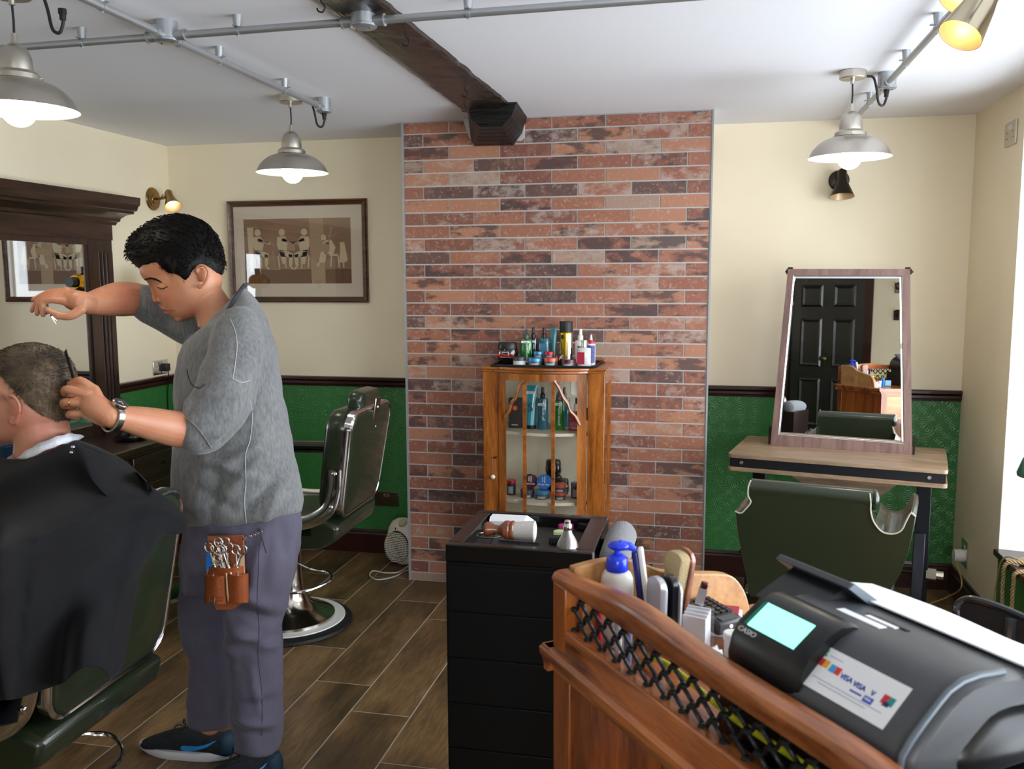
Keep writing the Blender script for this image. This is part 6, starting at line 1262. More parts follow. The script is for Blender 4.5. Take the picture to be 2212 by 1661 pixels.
def polar(outline, c, N):
    P = [(p.x, p.y) for p in catmull([(a, b, 0) for a, b in outline], 8, True)]; out = []
    for k in range(N):
        a = 2*PI*k/N; dx_, dy_ = math.cos(a), math.sin(a); best = 0
        for (x0, y0), (x1, y1) in zip(P, P[1:]+P[:1]):
            ex, ey = x1-x0, y1-y0; den = dx_*ey-dy_*ex
            if abs(den) < 1e-9: continue
            fx, fy = x0-c[0], y0-c[1]; t_ = (fx*ey-fy*ex)/den; u_ = (fx*dy_-fy*dx_)/den
            if t_ > 0 and -1e-6 <= u_ <= 1+1e-6: best = max(best, t_)
        out.append(best)
    return out
class Head:
    def __init__(s, mid, side, c, depth, zm, wf, nose_w=.013, turn=0, N=110, M=45):
        s.c = c; s.d = depth; s.m = depth/CF; s.zm = zm; s.N, s.M = N, M; s.Rm, s.Rs = polar(mid, c, N), polar(side, c, N); s.wf = wf; s.nw = nose_w; s.O = AD(c[0], c[1], depth); s.turn = R(turn)
    def W(s, x, y, z):
        """px offsets and metres towards the camera -> world"""
        X, Z = x*s.m, z
        if s.turn: X, Z = X*math.cos(s.turn)+Z*math.sin(s.turn), -X*math.sin(s.turn)+Z*math.cos(s.turn)
        return s.O+RT*X-UP*(y*s.m)-FW*Z
    def P(s, px, py, z):
        """world point that lies z metres nearer than the head plane and is seen at px, py"""
        return AD(px, py, s.d-z)
    def proj(s, x, y, z):
        k = s.d/(s.d-z); return 1106+(s.c[0]+x-1106)*k-s.c[0], 830+(s.c[1]+y-830)*k-s.c[1]
    def surf(s, k, q):
        """k angle index, q in -1..1 across -> (x, y, z)"""
        z = q*s.zm; sh = max(0, 1-abs(q)**2.3)**(1/2.1); w_ = math.exp(-(z/s.nw)**2); a = 2*PI*k/s.N
        r = (s.Rm[k]*w_+s.Rs[k]*(1-w_))*sh; return r*math.cos(a), r*math.sin(a), z*s.wf(a)
    def mesh(s, bm, f=None):
        rings = []
        for j in range(s.M):
            q = math.sin((j/(s.M-1)-.5)*PI)*.9985; ring = []
            for k in range(s.N):
                x, y, z = s.surf(k, q)
                if f: x, y, z = f(x, y, z, 2*PI*k/s.N, q)
                ring.append(s.W(x, y, z))
            rings.append(ring)
        loft(bm, rings); return bm
def interp(x, pts):
    if x <= pts[0][0]: return pts[0][1]
    for (a, b), (c, d) in zip(pts, pts[1:]):
        if x <= c: return b+(d-b)*(x-a)/(c-a)
    return pts[-1][1]
def hair_fn(h, line, top, thick, side_t=2.5, soft=10):
    """push the scalp out (px) above the hairline, pull it in below; top: profile of the hair outline thickness by angle"""
    def f(x, y, z, a, q):
        xp, yp = h.proj(x, y, z if z > 0 else -z); yh = interp(xp+h.c[0], line)-h.c[1]; dd = (yh-yp)/soft; k = max(-1, min(1, dd)); L_ = math.hypot(x, y) or 1
        ht = max(0, min(1, (yh-yp)/70)); tt = side_t+(thick-side_t)*ht**.8
        nn = mnoise.noise(Vector((x*.11, y*.11, z*60)))*1.6*ht
        if k > 0: g = k*(tt+nn); gz = g*h.m
        else: g = k*7; gz = k*.008
        ux, uy = x/L_, y/L_; wz = min(1, abs(q))**3; s_ = (1 if z >= 0 else -1)
        ux2, uy2 = ux*(1-wz*.6), uy*(1-wz*.6)
        return x+ux2*g*(1 if k > 0 else 1.2), y+uy2*g, z+s_*gz*wz
    return f
def tufts(bm, h, f, n, length, rg, cond, w_=.0011, back=(0, 0)):
    for _ in range(n):
        k = rg.random()*h.N; q = math.sin(rg.uniform(-1, 1)*PI/2)*.97; k0 = int(k) % h.N
        x, y, z = h.surf(k0, q)
        if not cond(x+h.c[0], y+h.c[1]): continue
        a = f(x, y, z, 2*PI*k0/h.N, q); base = h.W(*a); ctr = h.W(0, 0, 0); d = (base-ctr).normalized(); d = (d+RT*(back[0]+rg.uniform(-.4, .4))-UP*(back[1]+rg.uniform(-.4, .4))).normalized()
        t1 = d.orthogonal().normalized()*w_; t2 = d.cross(t1); L_ = length*rg.uniform(.5, 1.2); p0 = base-d*.003
        v = [bm.verts.new(p0+t1), bm.verts.new(p0-t1*.5+t2*.87), bm.verts.new(p0-t1*.5-t2*.87)]; tip = bm.verts.new(base+d*L_)
        for i in range(3): bm.faces.new((v[i], v[(i+1) % 3], tip))
def strands(bm, h, f, n, length, rg, cond, w_, comb, lift):
    """short locks lying along the scalp, combed in the image-plane direction comb(px, py)"""
    ctr = h.W(0, 0, 0)
    for _ in range(n):
        k0 = int(rg.random()*h.N) % h.N; q = math.sin(rg.uniform(-1, 1)*PI/2)*.985; x, y, z = h.surf(k0, q); xp, yp = h.proj(x, y, abs(z))
        if not cond(xp+h.c[0], yp+h.c[1]): continue
        base = h.W(*f(x, y, z, 2*PI*k0/h.N, q)); d = (base-ctr).normalized(); cx, cy = comb(x+h.c[0], y+h.c[1])
        g = RT*(cx+rg.uniform(-.45, .45))-UP*(cy+rg.uniform(-.45, .45))+FW*rg.uniform(-.3, .3); g = (g-d*g.dot(d)); g.normalize(); L_ = length*rg.uniform(.6, 1.2)
        sd = d.cross(g).normalized()*w_; p0 = base-d*.0025; p1 = base+g*L_*.5+d*L_*(lift*.9); p2 = base+g*L_+d*L_*lift*.8
        a = [bm.verts.new(p0+sd), bm.verts.new(p0-sd), bm.verts.new(p1-sd*.8+d*w_), bm.verts.new(p1+sd*.8+d*w_)]; b = bm.verts.new(p2); c = bm.verts.new(p1-d*w_)
        bm.faces.new(a); bm.faces.new((a[3], a[2], b)); bm.faces.new((a[0], a[3], c)); bm.faces.new((a[2], a[1], c)); bm.faces.new((a[3], b, c)); bm.faces.new((b, a[2], c))
from mathutils.bvhtree import BVHTree
def stick(me_world, pts, off=.0006, k=8):
    """project px polyline onto a mesh (in world coords) along the view ray"""
    bv = BVHTree.FromPolygons([v.co.copy() for v in me_world.vertices], [list(p.vertices) for p in me_world.polygons]); out = []
    P = catmull([(a, b, 0) for a, b in pts], k)
    for p in P:
        d = ray(p.x, p.y).normalized(); h_ = bv.ray_cast(CAM, d)
        if h_[0] is not None: out.append(h_[0]-d*off)
    return out
def world_mesh(o):
    m2 = o.data.copy(); m2.transform(MW[o.name]); return m2
def skin_mat(name, base, red):
    m = bpy.data.materials.new(name); m.use_nodes = True; N = m.node_tree.nodes; L = m.node_tree.links; b = N['Principled BSDF']
    at = N.new('ShaderNodeAttribute'); at.attribute_name = 'tint'; mx = N.new('ShaderNodeMix'); mx.data_type = 'RGBA'; mx.inputs[6].default_value = srgb(*base); mx.inputs[7].default_value = srgb(*red)
    n = N.new('ShaderNodeTexNoise'); n.inputs['Scale'].default_value = 22; n.inputs['Detail'].default_value = 5
    tc = N.new('ShaderNodeTexCoord'); L.new(tc.outputs['Object'], n.inputs[0]); mr = N.new('ShaderNodeMapRange'); mr.inputs['From Min'].default_value = .35; mr.inputs['From Max'].default_value = .8; mr.inputs['To Max'].default_value = .4; L.new(n.outputs[0], mr.inputs[0])
    ad = N.new('ShaderNodeMath'); ad.operation = 'ADD'; ad.use_clamp = True; L.new(mr.outputs[0], ad.inputs[0]); L.new(at.outputs['Fac'], ad.inputs[1]); L.new(ad.outputs[0], mx.inputs['Factor'])
    L.new(mx.outputs[2], b.inputs['Base Color']); b.inputs['Roughness'].default_value = .45; b.inputs['Subsurface Weight'].default_value = .12; b.inputs['Subsurface Radius'].default_value = (.012, .004, .002); b.inputs['Subsurface Scale'].default_value = 1
    n2 = N.new('ShaderNodeTexNoise'); n2.inputs['Scale'].default_value = 350; L.new(tc.outputs['Object'], n2.inputs[0]); bp = N.new('ShaderNodeBump'); bp.inputs['Strength'].default_value = .12; bp.inputs['Distance'].default_value = .002; L.new(n2.outputs[0], bp.inputs['Height']); L.new(bp.outputs[0], b.inputs['Normal']); return m
def tint(me, spots):
    at = me.attributes.new('tint', 'FLOAT', 'POINT'); n = len(me.vertices); co = np.empty(n*3, 'f'); me.vertices.foreach_get('co', co); co = co.reshape(-1, 3); t_ = np.zeros(n, 'f')
    for p, r, s in spots: d = np.linalg.norm(co-np.array(p), axis=1); t_ += s*np.exp(-(d/r)**2)
    at.data.foreach_set('value', np.clip(t_, -1, 1))
def folds(me, fn):
    """displace along normals by fn(co) metres"""
    ns = [v.normal.copy() for v in me.vertices]
    for v, n_ in zip(me.vertices, ns): v.co += n_*fn(v.co, n_)
    me.update()
def finger(bm, pts, r0, r1):
    n = len(pts); limb(bm, [(a, b, c, r0+(r1-r0)*i/(n-1)) for i, (a, b, c) in enumerate(pts)], 12, k=4)
    for a, b, c in pts[1:-1]: sph(bm, AD(a, b, c), (r0+r1)/2*1.06, n=12)
def ear(bm, h, pts, z, lobe):
    for s in (1, -1):
        P = [h.P(a, b, s*(z+dz)) for a, b, dz in pts]; tube(bm, P, [.0035]+[.0048]*(len(P)-2)+[.0045], 10, smooth=4)
        c = h.P(lobe[0], lobe[1], s*(z+.002)); sph(bm, c, .0075, n=12)
        m_ = [sum(q[i] for q in pts)/len(pts) for i in range(2)]; a, b = h.P(m_[0], m_[1], s*(z-.004)), 0
        X = Matrix(((RT.x, UP.x, -FW.x, a.x), (RT.y, UP.y, -FW.y, a.y), (RT.z, UP.z, -FW.z, a.z), (0, 0, 0, 1)))@Matrix.Diagonal((.014, .022, .008, 1)); bmesh.ops.create_uvsphere(bm, u_segments=16, v_segments=10, radius=1, matrix=X)
# ------------------------------------------------------------------ the barber
BD = 2.72
mid_o = [(301, 552), (300, 576), (303, 592), (309, 602), (318, 609), (323, 619), (326, 630), (328, 640), (328, 648), (333, 654), (341, 656), (343, 660), (344, 664), (350, 667), (353, 671), (355, 676), (361, 679), (366, 684), (375, 689), (388, 692), (410, 688), (440, 676), (468, 640), (478, 600), (472, 560), (458, 522), (430, 494), (392, 481), (350, 487), (318, 510), (304, 534)]
side_o = [(305, 552), (305, 576), (309, 592), (316, 604), (327, 613), (332, 622), (336, 632), (340, 642), (343, 650), (349, 658), (352, 663), (354, 668), (359, 672), (362, 676), (364, 680), (369, 684), (373, 687), (380, 690), (390, 692), (412, 687), (440, 675), (468, 640), (477, 600), (471, 560), (457, 522), (430, 496), (392, 484), (352, 491), (322, 513), (308, 536)]
def wf_b(a):   # a: angle with y down; pi = face front
    f = max(0, math.cos(a-R(140)))**2; t_ = max(0, math.cos(a-R(270)))**2; return 1-.26*f-.12*t_
hb = Head(mid_o, side_o, (395, 585), BD-.01, .083, wf_b)
body = NB(); hb.mesh(body)
ear(body, hb, [(424, 590, .002), (426, 578, .006), (436, 573, .012), (446, 578, .014), (450, 590, .013), (446, 604, .011), (438, 616, .007), (432, 622, .003)], .074, (431, 619))
_hm = NB(); hb.mesh(_hm); _bv = BVHTree.FromBMesh(_hm)
def hit(px, py, off=0):
    h_ = _bv.ray_cast(CAM, ray(px, py).normalized()); return (h_[0] if h_[0] is not None else hb.P(px, py, 0))+FW*off
# brow ridge, closed eyelid, nostril wing, cheek, jaw
tube(body, [hit(313, 603, .002), hit(326, 601, .002), hit(340, 604, .003), hit(350, 609, .004)], [.004, .0055, .005, .003], 10, smooth=3)
sph(body, hit(350, 618, .0075), .0115, (1.25, 1, .95), 18); sph(body, hit(343, 648, .002), .0072, (1.2, 1, 1), n=14); sph(body, hit(336, 650, .002), .0062, n=12)
tube(body, [hit(346, 664, .001), hit(358, 668, .002), hit(372, 670, .004)], [.0042, .0044, .002], 8, smooth=3); tube(body, [hit(355, 675, .001), hit(362, 676, .002), hit(373, 674, .004)], [.0044, .0044, .002], 8, smooth=3)
sph(body, hit(382, 686, .010), .012, n=14)
# neck, trunk, arms
limb(body, [(430, 625, BD, .056), (458, 665, BD, .057), (478, 710, BD+.0, .066)], 24)
limb(body, [(490, 735, BD, .07), (500, 850, BD, .085), (508, 1000, BD, .09), (515, 1100, BD, .085)], 24)
limb(body, [(505, 720, BD-.15, .045), (500, 820, BD-.21, .040), (462, 920, BD-.25, .038)]); limb(body, [(440, 930, BD-.26, .046), (390, 928, BD-.31, .049), (320, 914, BD-.39, .042), (268, 903, BD-.45, .032), (238, 899, BD-.485, .0295)], 20)
limb(body, [(455, 710, BD+.15, .045), (370, 668, BD+.15, .048), (300, 648, BD+.10, .052), (262, 646, BD+.04, .054), (225, 651, BD-.04, .044), (192, 656, BD-.10, .032)], 20)
limb(body, [(545, 1120, BD-.06, .06), (550, 1350, BD-.10, .05), (560, 1590, BD-.10, .04)]); limb(body, [(480, 1120, BD+.06, .06), (450, 1350, BD+.08, .05), (455, 1560, BD+.08, .04)])
# left hand (near) gripping the comb: palm, four curled fingers, thumb
HD = BD-.49
limb(body, [(238, 899, HD+.003, .029), (216, 884, HD, .031), (200, 874, HD, .031)], 18, flat=None); ellip(body, 205, 878, HD+.004, .034, .040, .021, 28)
for a, b in (((226, 884, HD), (204, 841, HD+.006)), ((224, 894, HD-.008), (190, 852, HD-.006)), ((222, 902, HD-.008), (182, 871, HD-.006)), ((222, 910, HD+.002), (184, 893, HD+.004))): limb(body, [(*a, .014), (*b, .0128)], 12)
finger(body, [(204, 841, HD+.006), (173, 822, HD-.002), (153, 831, HD+.016), (160, 838, HD+.034)], .0115, .0088)
finger(body, [(190, 851, HD-.008), (146, 841, HD-.014), (141, 849, HD+.014), (158, 853, HD+.034)], .0122, .0090)
finger(body, [(182, 871, HD-.008), (143, 868, HD-.014), (139, 875, HD+.014), (160, 878, HD+.030)], .0118, .0088)
finger(body, [(184, 893, HD+.002), (154, 893, HD-.004), (150, 897, HD+.018), (170, 900, HD+.030)], .0102, .008)
finger(body, [(222, 886, HD+.028), (194, 862, HD+.046), (172, 840, HD+.048), (160, 824, HD+.034)], .0135, .010)
# right hand (far) with the scissors
SD = BD-.14
limb(body, [(192, 656, BD-.10, .032), (174, 651, SD, .031), (158, 647, SD+.004, .027)], 18); ellip(body, 158, 648, SD+.006, .030, .030, .024)
for a, b in (((180, 642, SD+.02), (143, 628, SD+.034)), ((180, 648, SD+.01), (140, 635, SD+.018)), ((180, 655, SD), (138, 643, SD+.002)), ((180, 662, SD-.01), (138, 651, SD-.014))): limb(body, [(*a, .014), (*b, .0118)], 12)
finger(body, [(143, 628, SD+.034), (112, 630, SD+.038), (90, 638, SD+.038), (71, 648, SD+.036)], .0096, .0068)
finger(body, [(140, 635, SD+.018), (104, 639, SD+.020), (81, 652, SD+.020), (69, 671, SD+.020)], .0104, .0072)
finger(body, [(138, 643, SD+.002), (104, 644, SD+.002), (85, 657, SD+.002), (80, 678, SD+.002)], .0106, .0074)
finger(body, [(138, 651, SD-.014), (109, 648, SD-.018), (92, 657, SD-.018), (93, 680, SD-.018)], .0108, .0076)
finger(body, [(176, 668, SD-.016), (152, 682, SD-.030), (126, 681, SD-.034), (104, 670, SD-.034)], .0150, .0088)
me = bake(body, .0031, 3)
skin = skin_mat('barber_skin', (196, 138, 104), (186, 92, 70))
P = hb.W; tint(me, [(hit(348, 665), .007, .8), (hit(358, 668), .006, .8), (hit(370, 671), .004, .6), (hit(358, 675), .007, .7), (hit(366, 675), .005, .6), (hit(338, 650), .008, .3), (hb.P(440, 598, .085), .016, .55), (hb.P(372, 640, .05), .03, .22), (AD(445, 940, BD-.3), .06, .4), (AD(290, 650, BD), .05, .35), (AD(152, 850, HD), .012, .4), (AD(150, 870, HD), .012, .4), (AD(165, 824, HD), .012, .4)])
barber = obj('person', me, skin, None, world=True, smooth=180, label='dark-haired person in a grey t-shirt standing and cutting the seated client’s hair', cat='person')
haird = mat('black_hair', (15, 12, 11), .5, noise=.5, nscale=50, spec=.18)
line = [(268, 560), (290, 568), (312, 571), (339, 567), (348, 579), (363, 590), (386, 595), (400, 608), (408, 602), (417, 582), (436, 570), (454, 580), (466, 589), (484, 598)]
f_b = hair_fn(hb, line, None, 17, 1.6, 9)
def f_b2(x, y, z, a, q):
    X, Y, Z = f_b(x, y, z, a, q); px_, py_ = x+395, y+585
    if px_ < 345 and py_ < 576: k = max(0, min(1, (345-px_)/40)); X -= 19*k*max(0, min(1, (578-py_)/24)); Y += 6*k*max(0, (py_-520)/50)
    return X, Y, Z
bm = NB(); hb.mesh(bm, f_b2); me = bake(bm, .0042, 2); bm = bmesh.new(); bm.from_mesh(me); rg = random.Random(2)
strands(bm, hb, f_b2, 9000, .017, rg, lambda x, y: y < interp(x, line)-16, .0011, lambda x, y: (-.8, .25 if x < 340 else -.1), .32); strands(bm, hb, f_b2, 5000, .006, rg, lambda x, y: interp(x, line)-24 < y < interp(x, line)+2, .0005, lambda x, y: (-.3, 1), .15)
obj('hair', bm, haird, barber, world=True, smooth=180)
_wb = world_mesh(barber); 
P_ = stick(_wb, [(313, 604), (325, 601), (338, 604), (349, 610)], .001)
obj('eyebrow', tube(NB(), P_, [.0010+.0022*math.sin(PI*min(1, .15+.85*i/len(P_)))**.6 for i in range(len(P_))], 8, flat=(1, 1)), haird, barber, world=True)
P_ = stick(_wb, [(340, 620), (350, 624), (362, 619)], .0003); obj('eyelash', tube(NB(), P_, .0013, 6), haird, barber, world=True)
P_ = stick(_wb, [(340, 613), (350, 613), (360, 615)], .0001); obj('lid_crease', tube(NB(), P_, .0006, 6), mat('lid_shadow_skin', (140, 92, 70), .6), barber, world=True)
obj('nostril', tube(NB(), stick(_wb, [(338, 653), (343, 655), (347, 653)], -.0002), .0011, 6), mat('lip_line_skin', (122, 60, 50), .6), barber, world=True)
P_ = stick(_wb, [(352, 670), (362, 671), (378, 671)], .0001); obj('lip_line', tube(NB(), P_, .0008, 6), mat('lip_line_skin', (122, 60, 50), .6), barber, world=True)
# t-shirt
tee = bpy.data.materials.new('heather_grey_jersey'); tee.use_nodes = True
def jersey(m, c1, c2, sc=150):
    N = m.node_tree.nodes; L = m.node_tree.links; b = N['Principled BSDF']; tc = N.new('ShaderNodeTexCoord'); mp = N.new('ShaderNodeMapping'); mp.inputs['Scale'].default_value = (1, 1, .35); mp.inputs['Rotation'].default_value = (0, R(90), 0); L.new(tc.outputs['Object'], mp.inputs[0])
    n = N.new('ShaderNodeTexNoise'); n.inputs['Scale'].default_value = sc; n.inputs['Detail'].default_value = 6; L.new(mp.outputs[0], n.inputs[0]); n2 = N.new('ShaderNodeTexNoise'); n2.inputs['Scale'].default_value = 9; n2.inputs['Detail'].default_value = 5; L.new(tc.outputs['Object'], n2.inputs[0])
    a = N.new('ShaderNodeMath'); a.operation = 'MULTIPLY_ADD'; L.new(n2.outputs[0], a.inputs[0]); a.inputs[1].default_value = .45; L.new(n.outputs[0], a.inputs[2])
    r = N.new('ShaderNodeValToRGB'); L.new(a.outputs[0], r.inputs[0]); r.color_ramp.elements[0].position = .5; r.color_ramp.elements[1].position = .98; r.color_ramp.elements[0].color = srgb(*c1); r.color_ramp.elements[1].color = srgb(*c2); L.new(r.outputs[0], b.inputs['Base Color']); b.inputs['Roughness'].default_value = .9; b.inputs['Sheen Weight'].default_value = .25
    bp = N.new('ShaderNodeBump'); bp.inputs['Strength'].default_value = .35; bp.inputs['Distance'].default_value = .002; L.new(n.outputs[0], bp.inputs['Height']); L.new(bp.outputs[0], b.inputs['Normal'])
jersey(tee, (90, 92, 96), (126, 126, 124))
def ring_px(xl, xr, yl, yr, d, hz, n=36, e=2.3, skew=0):
    """closed section spanning px xl..xr, half depth hz (m)"""
    cx, cy, hx = (xl+xr)/2, (yl+yr)/2, (xr-xl)/2; out = []
    for k in range(n):
        a = 2*PI*k/n; c, s = math.cos(a), math.sin(a); x = abs(c)**(2/e)*(1 if c >= 0 else -1); z = abs(s)**(2/e)*(1 if s >= 0 else -1)
        out.append(AD(cx+hx*x, cy+(yr-yl)/2*x, d-hz*z+skew*x))
    return out
sh = NB()
T_ = [(438, 524, 706, 618, BD, .075), (428, 542, 716, 634, BD, .11), (408, 560, 722, 658, BD, .165), (392, 578, 740, 690, BD, .185), (380, 598, 772, 745, BD, .19), (374, 610, 820, 810, BD, .185), (372, 616, 880, 872, BD, .18), (370, 624, 940, 930, BD, .175), (368, 638, 1000, 985, BD, .175), (366, 652, 1060, 1040, BD, .18), (372, 660, 1100, 1078, BD, .185), (392, 658, 1138, 1100, BD, .18), (410, 655, 1152, 1108, BD, .172)]
loft(sh, [ring_px(*q) for q in T_])
limb(sh, [(515, 712, BD-.14, .070), (505, 790, BD-.20, .080), (480, 870, BD-.25, .080), (452, 916, BD-.28, .072), (430, 932, BD-.29, .067)], 24); limb(sh, [(460, 725, BD+.14, .07), (390, 682, BD+.15, .072), (345, 662, BD+.12, .068), (318, 654, BD+.10, .062)], 24)
me = bake(sh, .0062, 5)
C_ = lambda px, py, d=BD-.2: AD(px, py, d)
def fold_line(a, b, w_, amp): return (np.array(a), np.array(b), w_, amp)
FL = [(C_(470, 830), C_(395, 888, BD-.33), .012, .012), (C_(520, 840), C_(420, 905, BD-.33), .010, .010), (C_(560, 860), C_(470, 940, BD-.33), .014, .012), (C_(580, 830), C_(480, 960, BD-.3), .010, -.012), (C_(505, 850), C_(410, 896, BD-.33), .007, -.009), (C_(545, 790), C_(450, 850, BD-.3), .012, .008), (C_(560, 960), C_(470, 1010), .016, .012), (C_(600, 940), C_(480, 1080), .016, .010), (C_(620, 1000), C_(520, 1110), .016, -.012), (C_(440, 1000), C_(400, 1120), .018, .010), (C_(470, 1020), C_(440, 1150), .014, -.010), (C_(400, 980), C_(560, 1040), .014, .009), (C_(390, 1040), C_(500, 1100), .014, -.010), (C_(600, 1060), C_(560, 1140), .012, .010), (C_(430, 740), C_(450, 840), .014, .006), (C_(570, 720), C_(590, 820), .014, .006)]
def foldfn(FL, nz=.005, sc=5, st=(1, 1, 1)):
    A = [(Vector(a), (Vector(b)-Vector(a)), w_, amp) for a, b, w_, amp in FL]
    def fn(co, n_):
        d = nz*mnoise.noise(Vector((co.x*sc*st[0], co.y*sc*st[1], co.z*sc*st[2])))+nz*.5*mnoise.noise(Vector((co.x*sc*2.7*st[0]+5, co.y*sc*2.7*st[1], co.z*sc*2.7*st[2])))
        for a, v, w_, amp in A:
            t_ = max(0, min(1, (co-a).dot(v)/v.length_squared)); p = a+v*t_; q = co-p; q = q-FW*q.dot(FW)*.75; dd = q.length
            if dd < w_*3: d += amp*math.exp(-(dd/w_)**2)*math.sin(PI*min(1, max(0, t_*.9+.05)))**.5
        return d
    return fn
folds(me, foldfn([(a, b, w_*1.1, m_*1.5) for a, b, w_, m_ in FL], .009, 6))
shirt = obj('t_shirt', me, tee, barber, world=True, smooth=180)
seamm = mat('pale_seam', (170, 172, 172), .9); rib = mat('charcoal_collar', (58, 60, 66), .9)
wm = world_mesh(shirt)
for pts in ([(497, 688), (508, 715), (512, 745), (509, 780), (503, 818)], [(503, 818), (522, 826), (540, 822)], [(404, 798), (406, 812), (409, 820)], [(541, 868), (545, 900), (540, 950), (530, 985), (531, 1040), (528, 1085), (532, 1130)]):
    P_ = stick(wm, pts); 
    if len(P_) > 3: obj('seam', tube(NB(), P_, .0013, 6), seamm, shirt, world=True)
P_ = stick(wm, [(404, 798), (408, 818), (416, 832), (430, 838), (442, 830)], .001); obj('pocket_edge', tube(NB(), P_, .0016, 6), rib, shirt, world=True)
P_ = stick(wm, [(383, 905), (398, 902), (420, 918), (440, 942), (456, 968)], .001)
if len(P_) > 3: obj('sleeve_hem', tube(NB(), P_, .002, 6), tee, shirt, world=True)
P_ = [AD(428, 712, BD-.07), AD(446, 714, BD-.10), AD(480, 690, BD-.11), AD(508, 645, BD-.085), AD(524, 622, BD-.02), AD(528, 618, BD+.05), AD(500, 650, BD+.10), AD(450, 700, BD+.09), AD(428, 710, BD+.04)]
obj('neckband', tube(NB(), P_, .007, 8, smooth=5, closed=True), rib, shirt, world=True)
# trousers
tm = mat('slate_purple_chino', (86, 82, 98), .85, noise=.08, nscale=14, bump=.25, bscale=350, sheen=.1); tr = NB()
def trim_cuff(bm, n):
    # drop the rounded end sphere so that the cuff ends straight
    bm.verts.ensure_lookup_table(); last = bm.verts[-1]; st = [last]; seen = {last}
    while st:
        v = st.pop()
        for e in v.link_edges:
            q = e.other_vert(v)
            if q not in seen: seen.add(q); st.append(q)
    bmesh.ops.delete(bm, geom=list(seen), context='VERTS')
loft(tr, [ring_px(*q) for q in [(400, 652, 1090, 1080, BD, .165), (396, 656, 1140, 1130, BD, .17), (392, 652, 1190, 1180, BD, .172), (390, 642, 1240, 1230, BD, .17), (396, 630, 1285, 1275, BD, .15)]])
limb(tr, [(575, 1190, BD-.09, .092), (562, 1260, BD-.10, .090), (550, 1340, BD-.11, .086), (552, 1420, BD-.11, .078), (556, 1500, BD-.11, .073), (556, 1570, BD-.10, .071), (556, 1618, BD-.10, .070)], 28); trim_cuff(tr, 2); limb(tr, [(468, 1200, BD+.09, .092), (452, 1280, BD+.09, .090), (448, 1360, BD+.08, .083), (462, 1430, BD+.07, .072), (458, 1500, BD+.07, .072), (452, 1562, BD+.07, .070)], 28); trim_cuff(tr, 2)
me = bake(tr, .0065, 4); Ct = lambda px, py: AD(px, py, BD-.2)
FT = [(Ct(440, 1240), Ct(600, 1330), .018, .012), (Ct(480, 1300), Ct(600, 1350), .012, -.012), (Ct(560, 1150), Ct(540, 1290), .014, .008), (Ct(600, 1140), Ct(620, 1240), .014, -.010), (Ct(490, 1360), Ct(620, 1420), .016, .012), (Ct(500, 1400), Ct(610, 1380), .012, -.010), (Ct(400, 1380), Ct(500, 1420), .016, .010), (Ct(395, 1290), Ct(490, 1340), .016, .010), (Ct(500, 1560), Ct(600, 1580), .012, .012), (Ct(510, 1590), Ct(610, 1600), .009, -.011), (Ct(500, 1530), Ct(600, 1520), .012, -.008), (Ct(405, 1500), Ct(500, 1520), .010, .012), (Ct(405, 1525), Ct(500, 1545), .009, -.011), (Ct(420, 1470), Ct(500, 1450), .012, .010), (Ct(540, 1450), Ct(560, 1560), .012, .006)]
folds(me, foldfn([(a, b, w_*1.1, m_*1.7) for a, b, w_, m_ in FT], .011, 7)); trs = obj('trousers', me, tm, barber, world=True, smooth=180)
wm2 = world_mesh(trs); P_ = stick(wm2, [(566, 1150), (560, 1190), (558, 1240), (556, 1300), (560, 1360), (558, 1420), (566, 1500), (566, 1590)]); obj('leg_seam', tube(NB(), P_, .001, 6), mat('dark_seam', (66, 64, 78), .9), trs, world=True)
P_ = stick(wm2, [(560, 1140), (570, 1175), (576, 1195)]); 
if len(P_) > 3: obj('pocket_edge', tube(NB(), P_, .0015, 6), mat('dark_seam', (66, 64, 78), .9), trs, world=True)
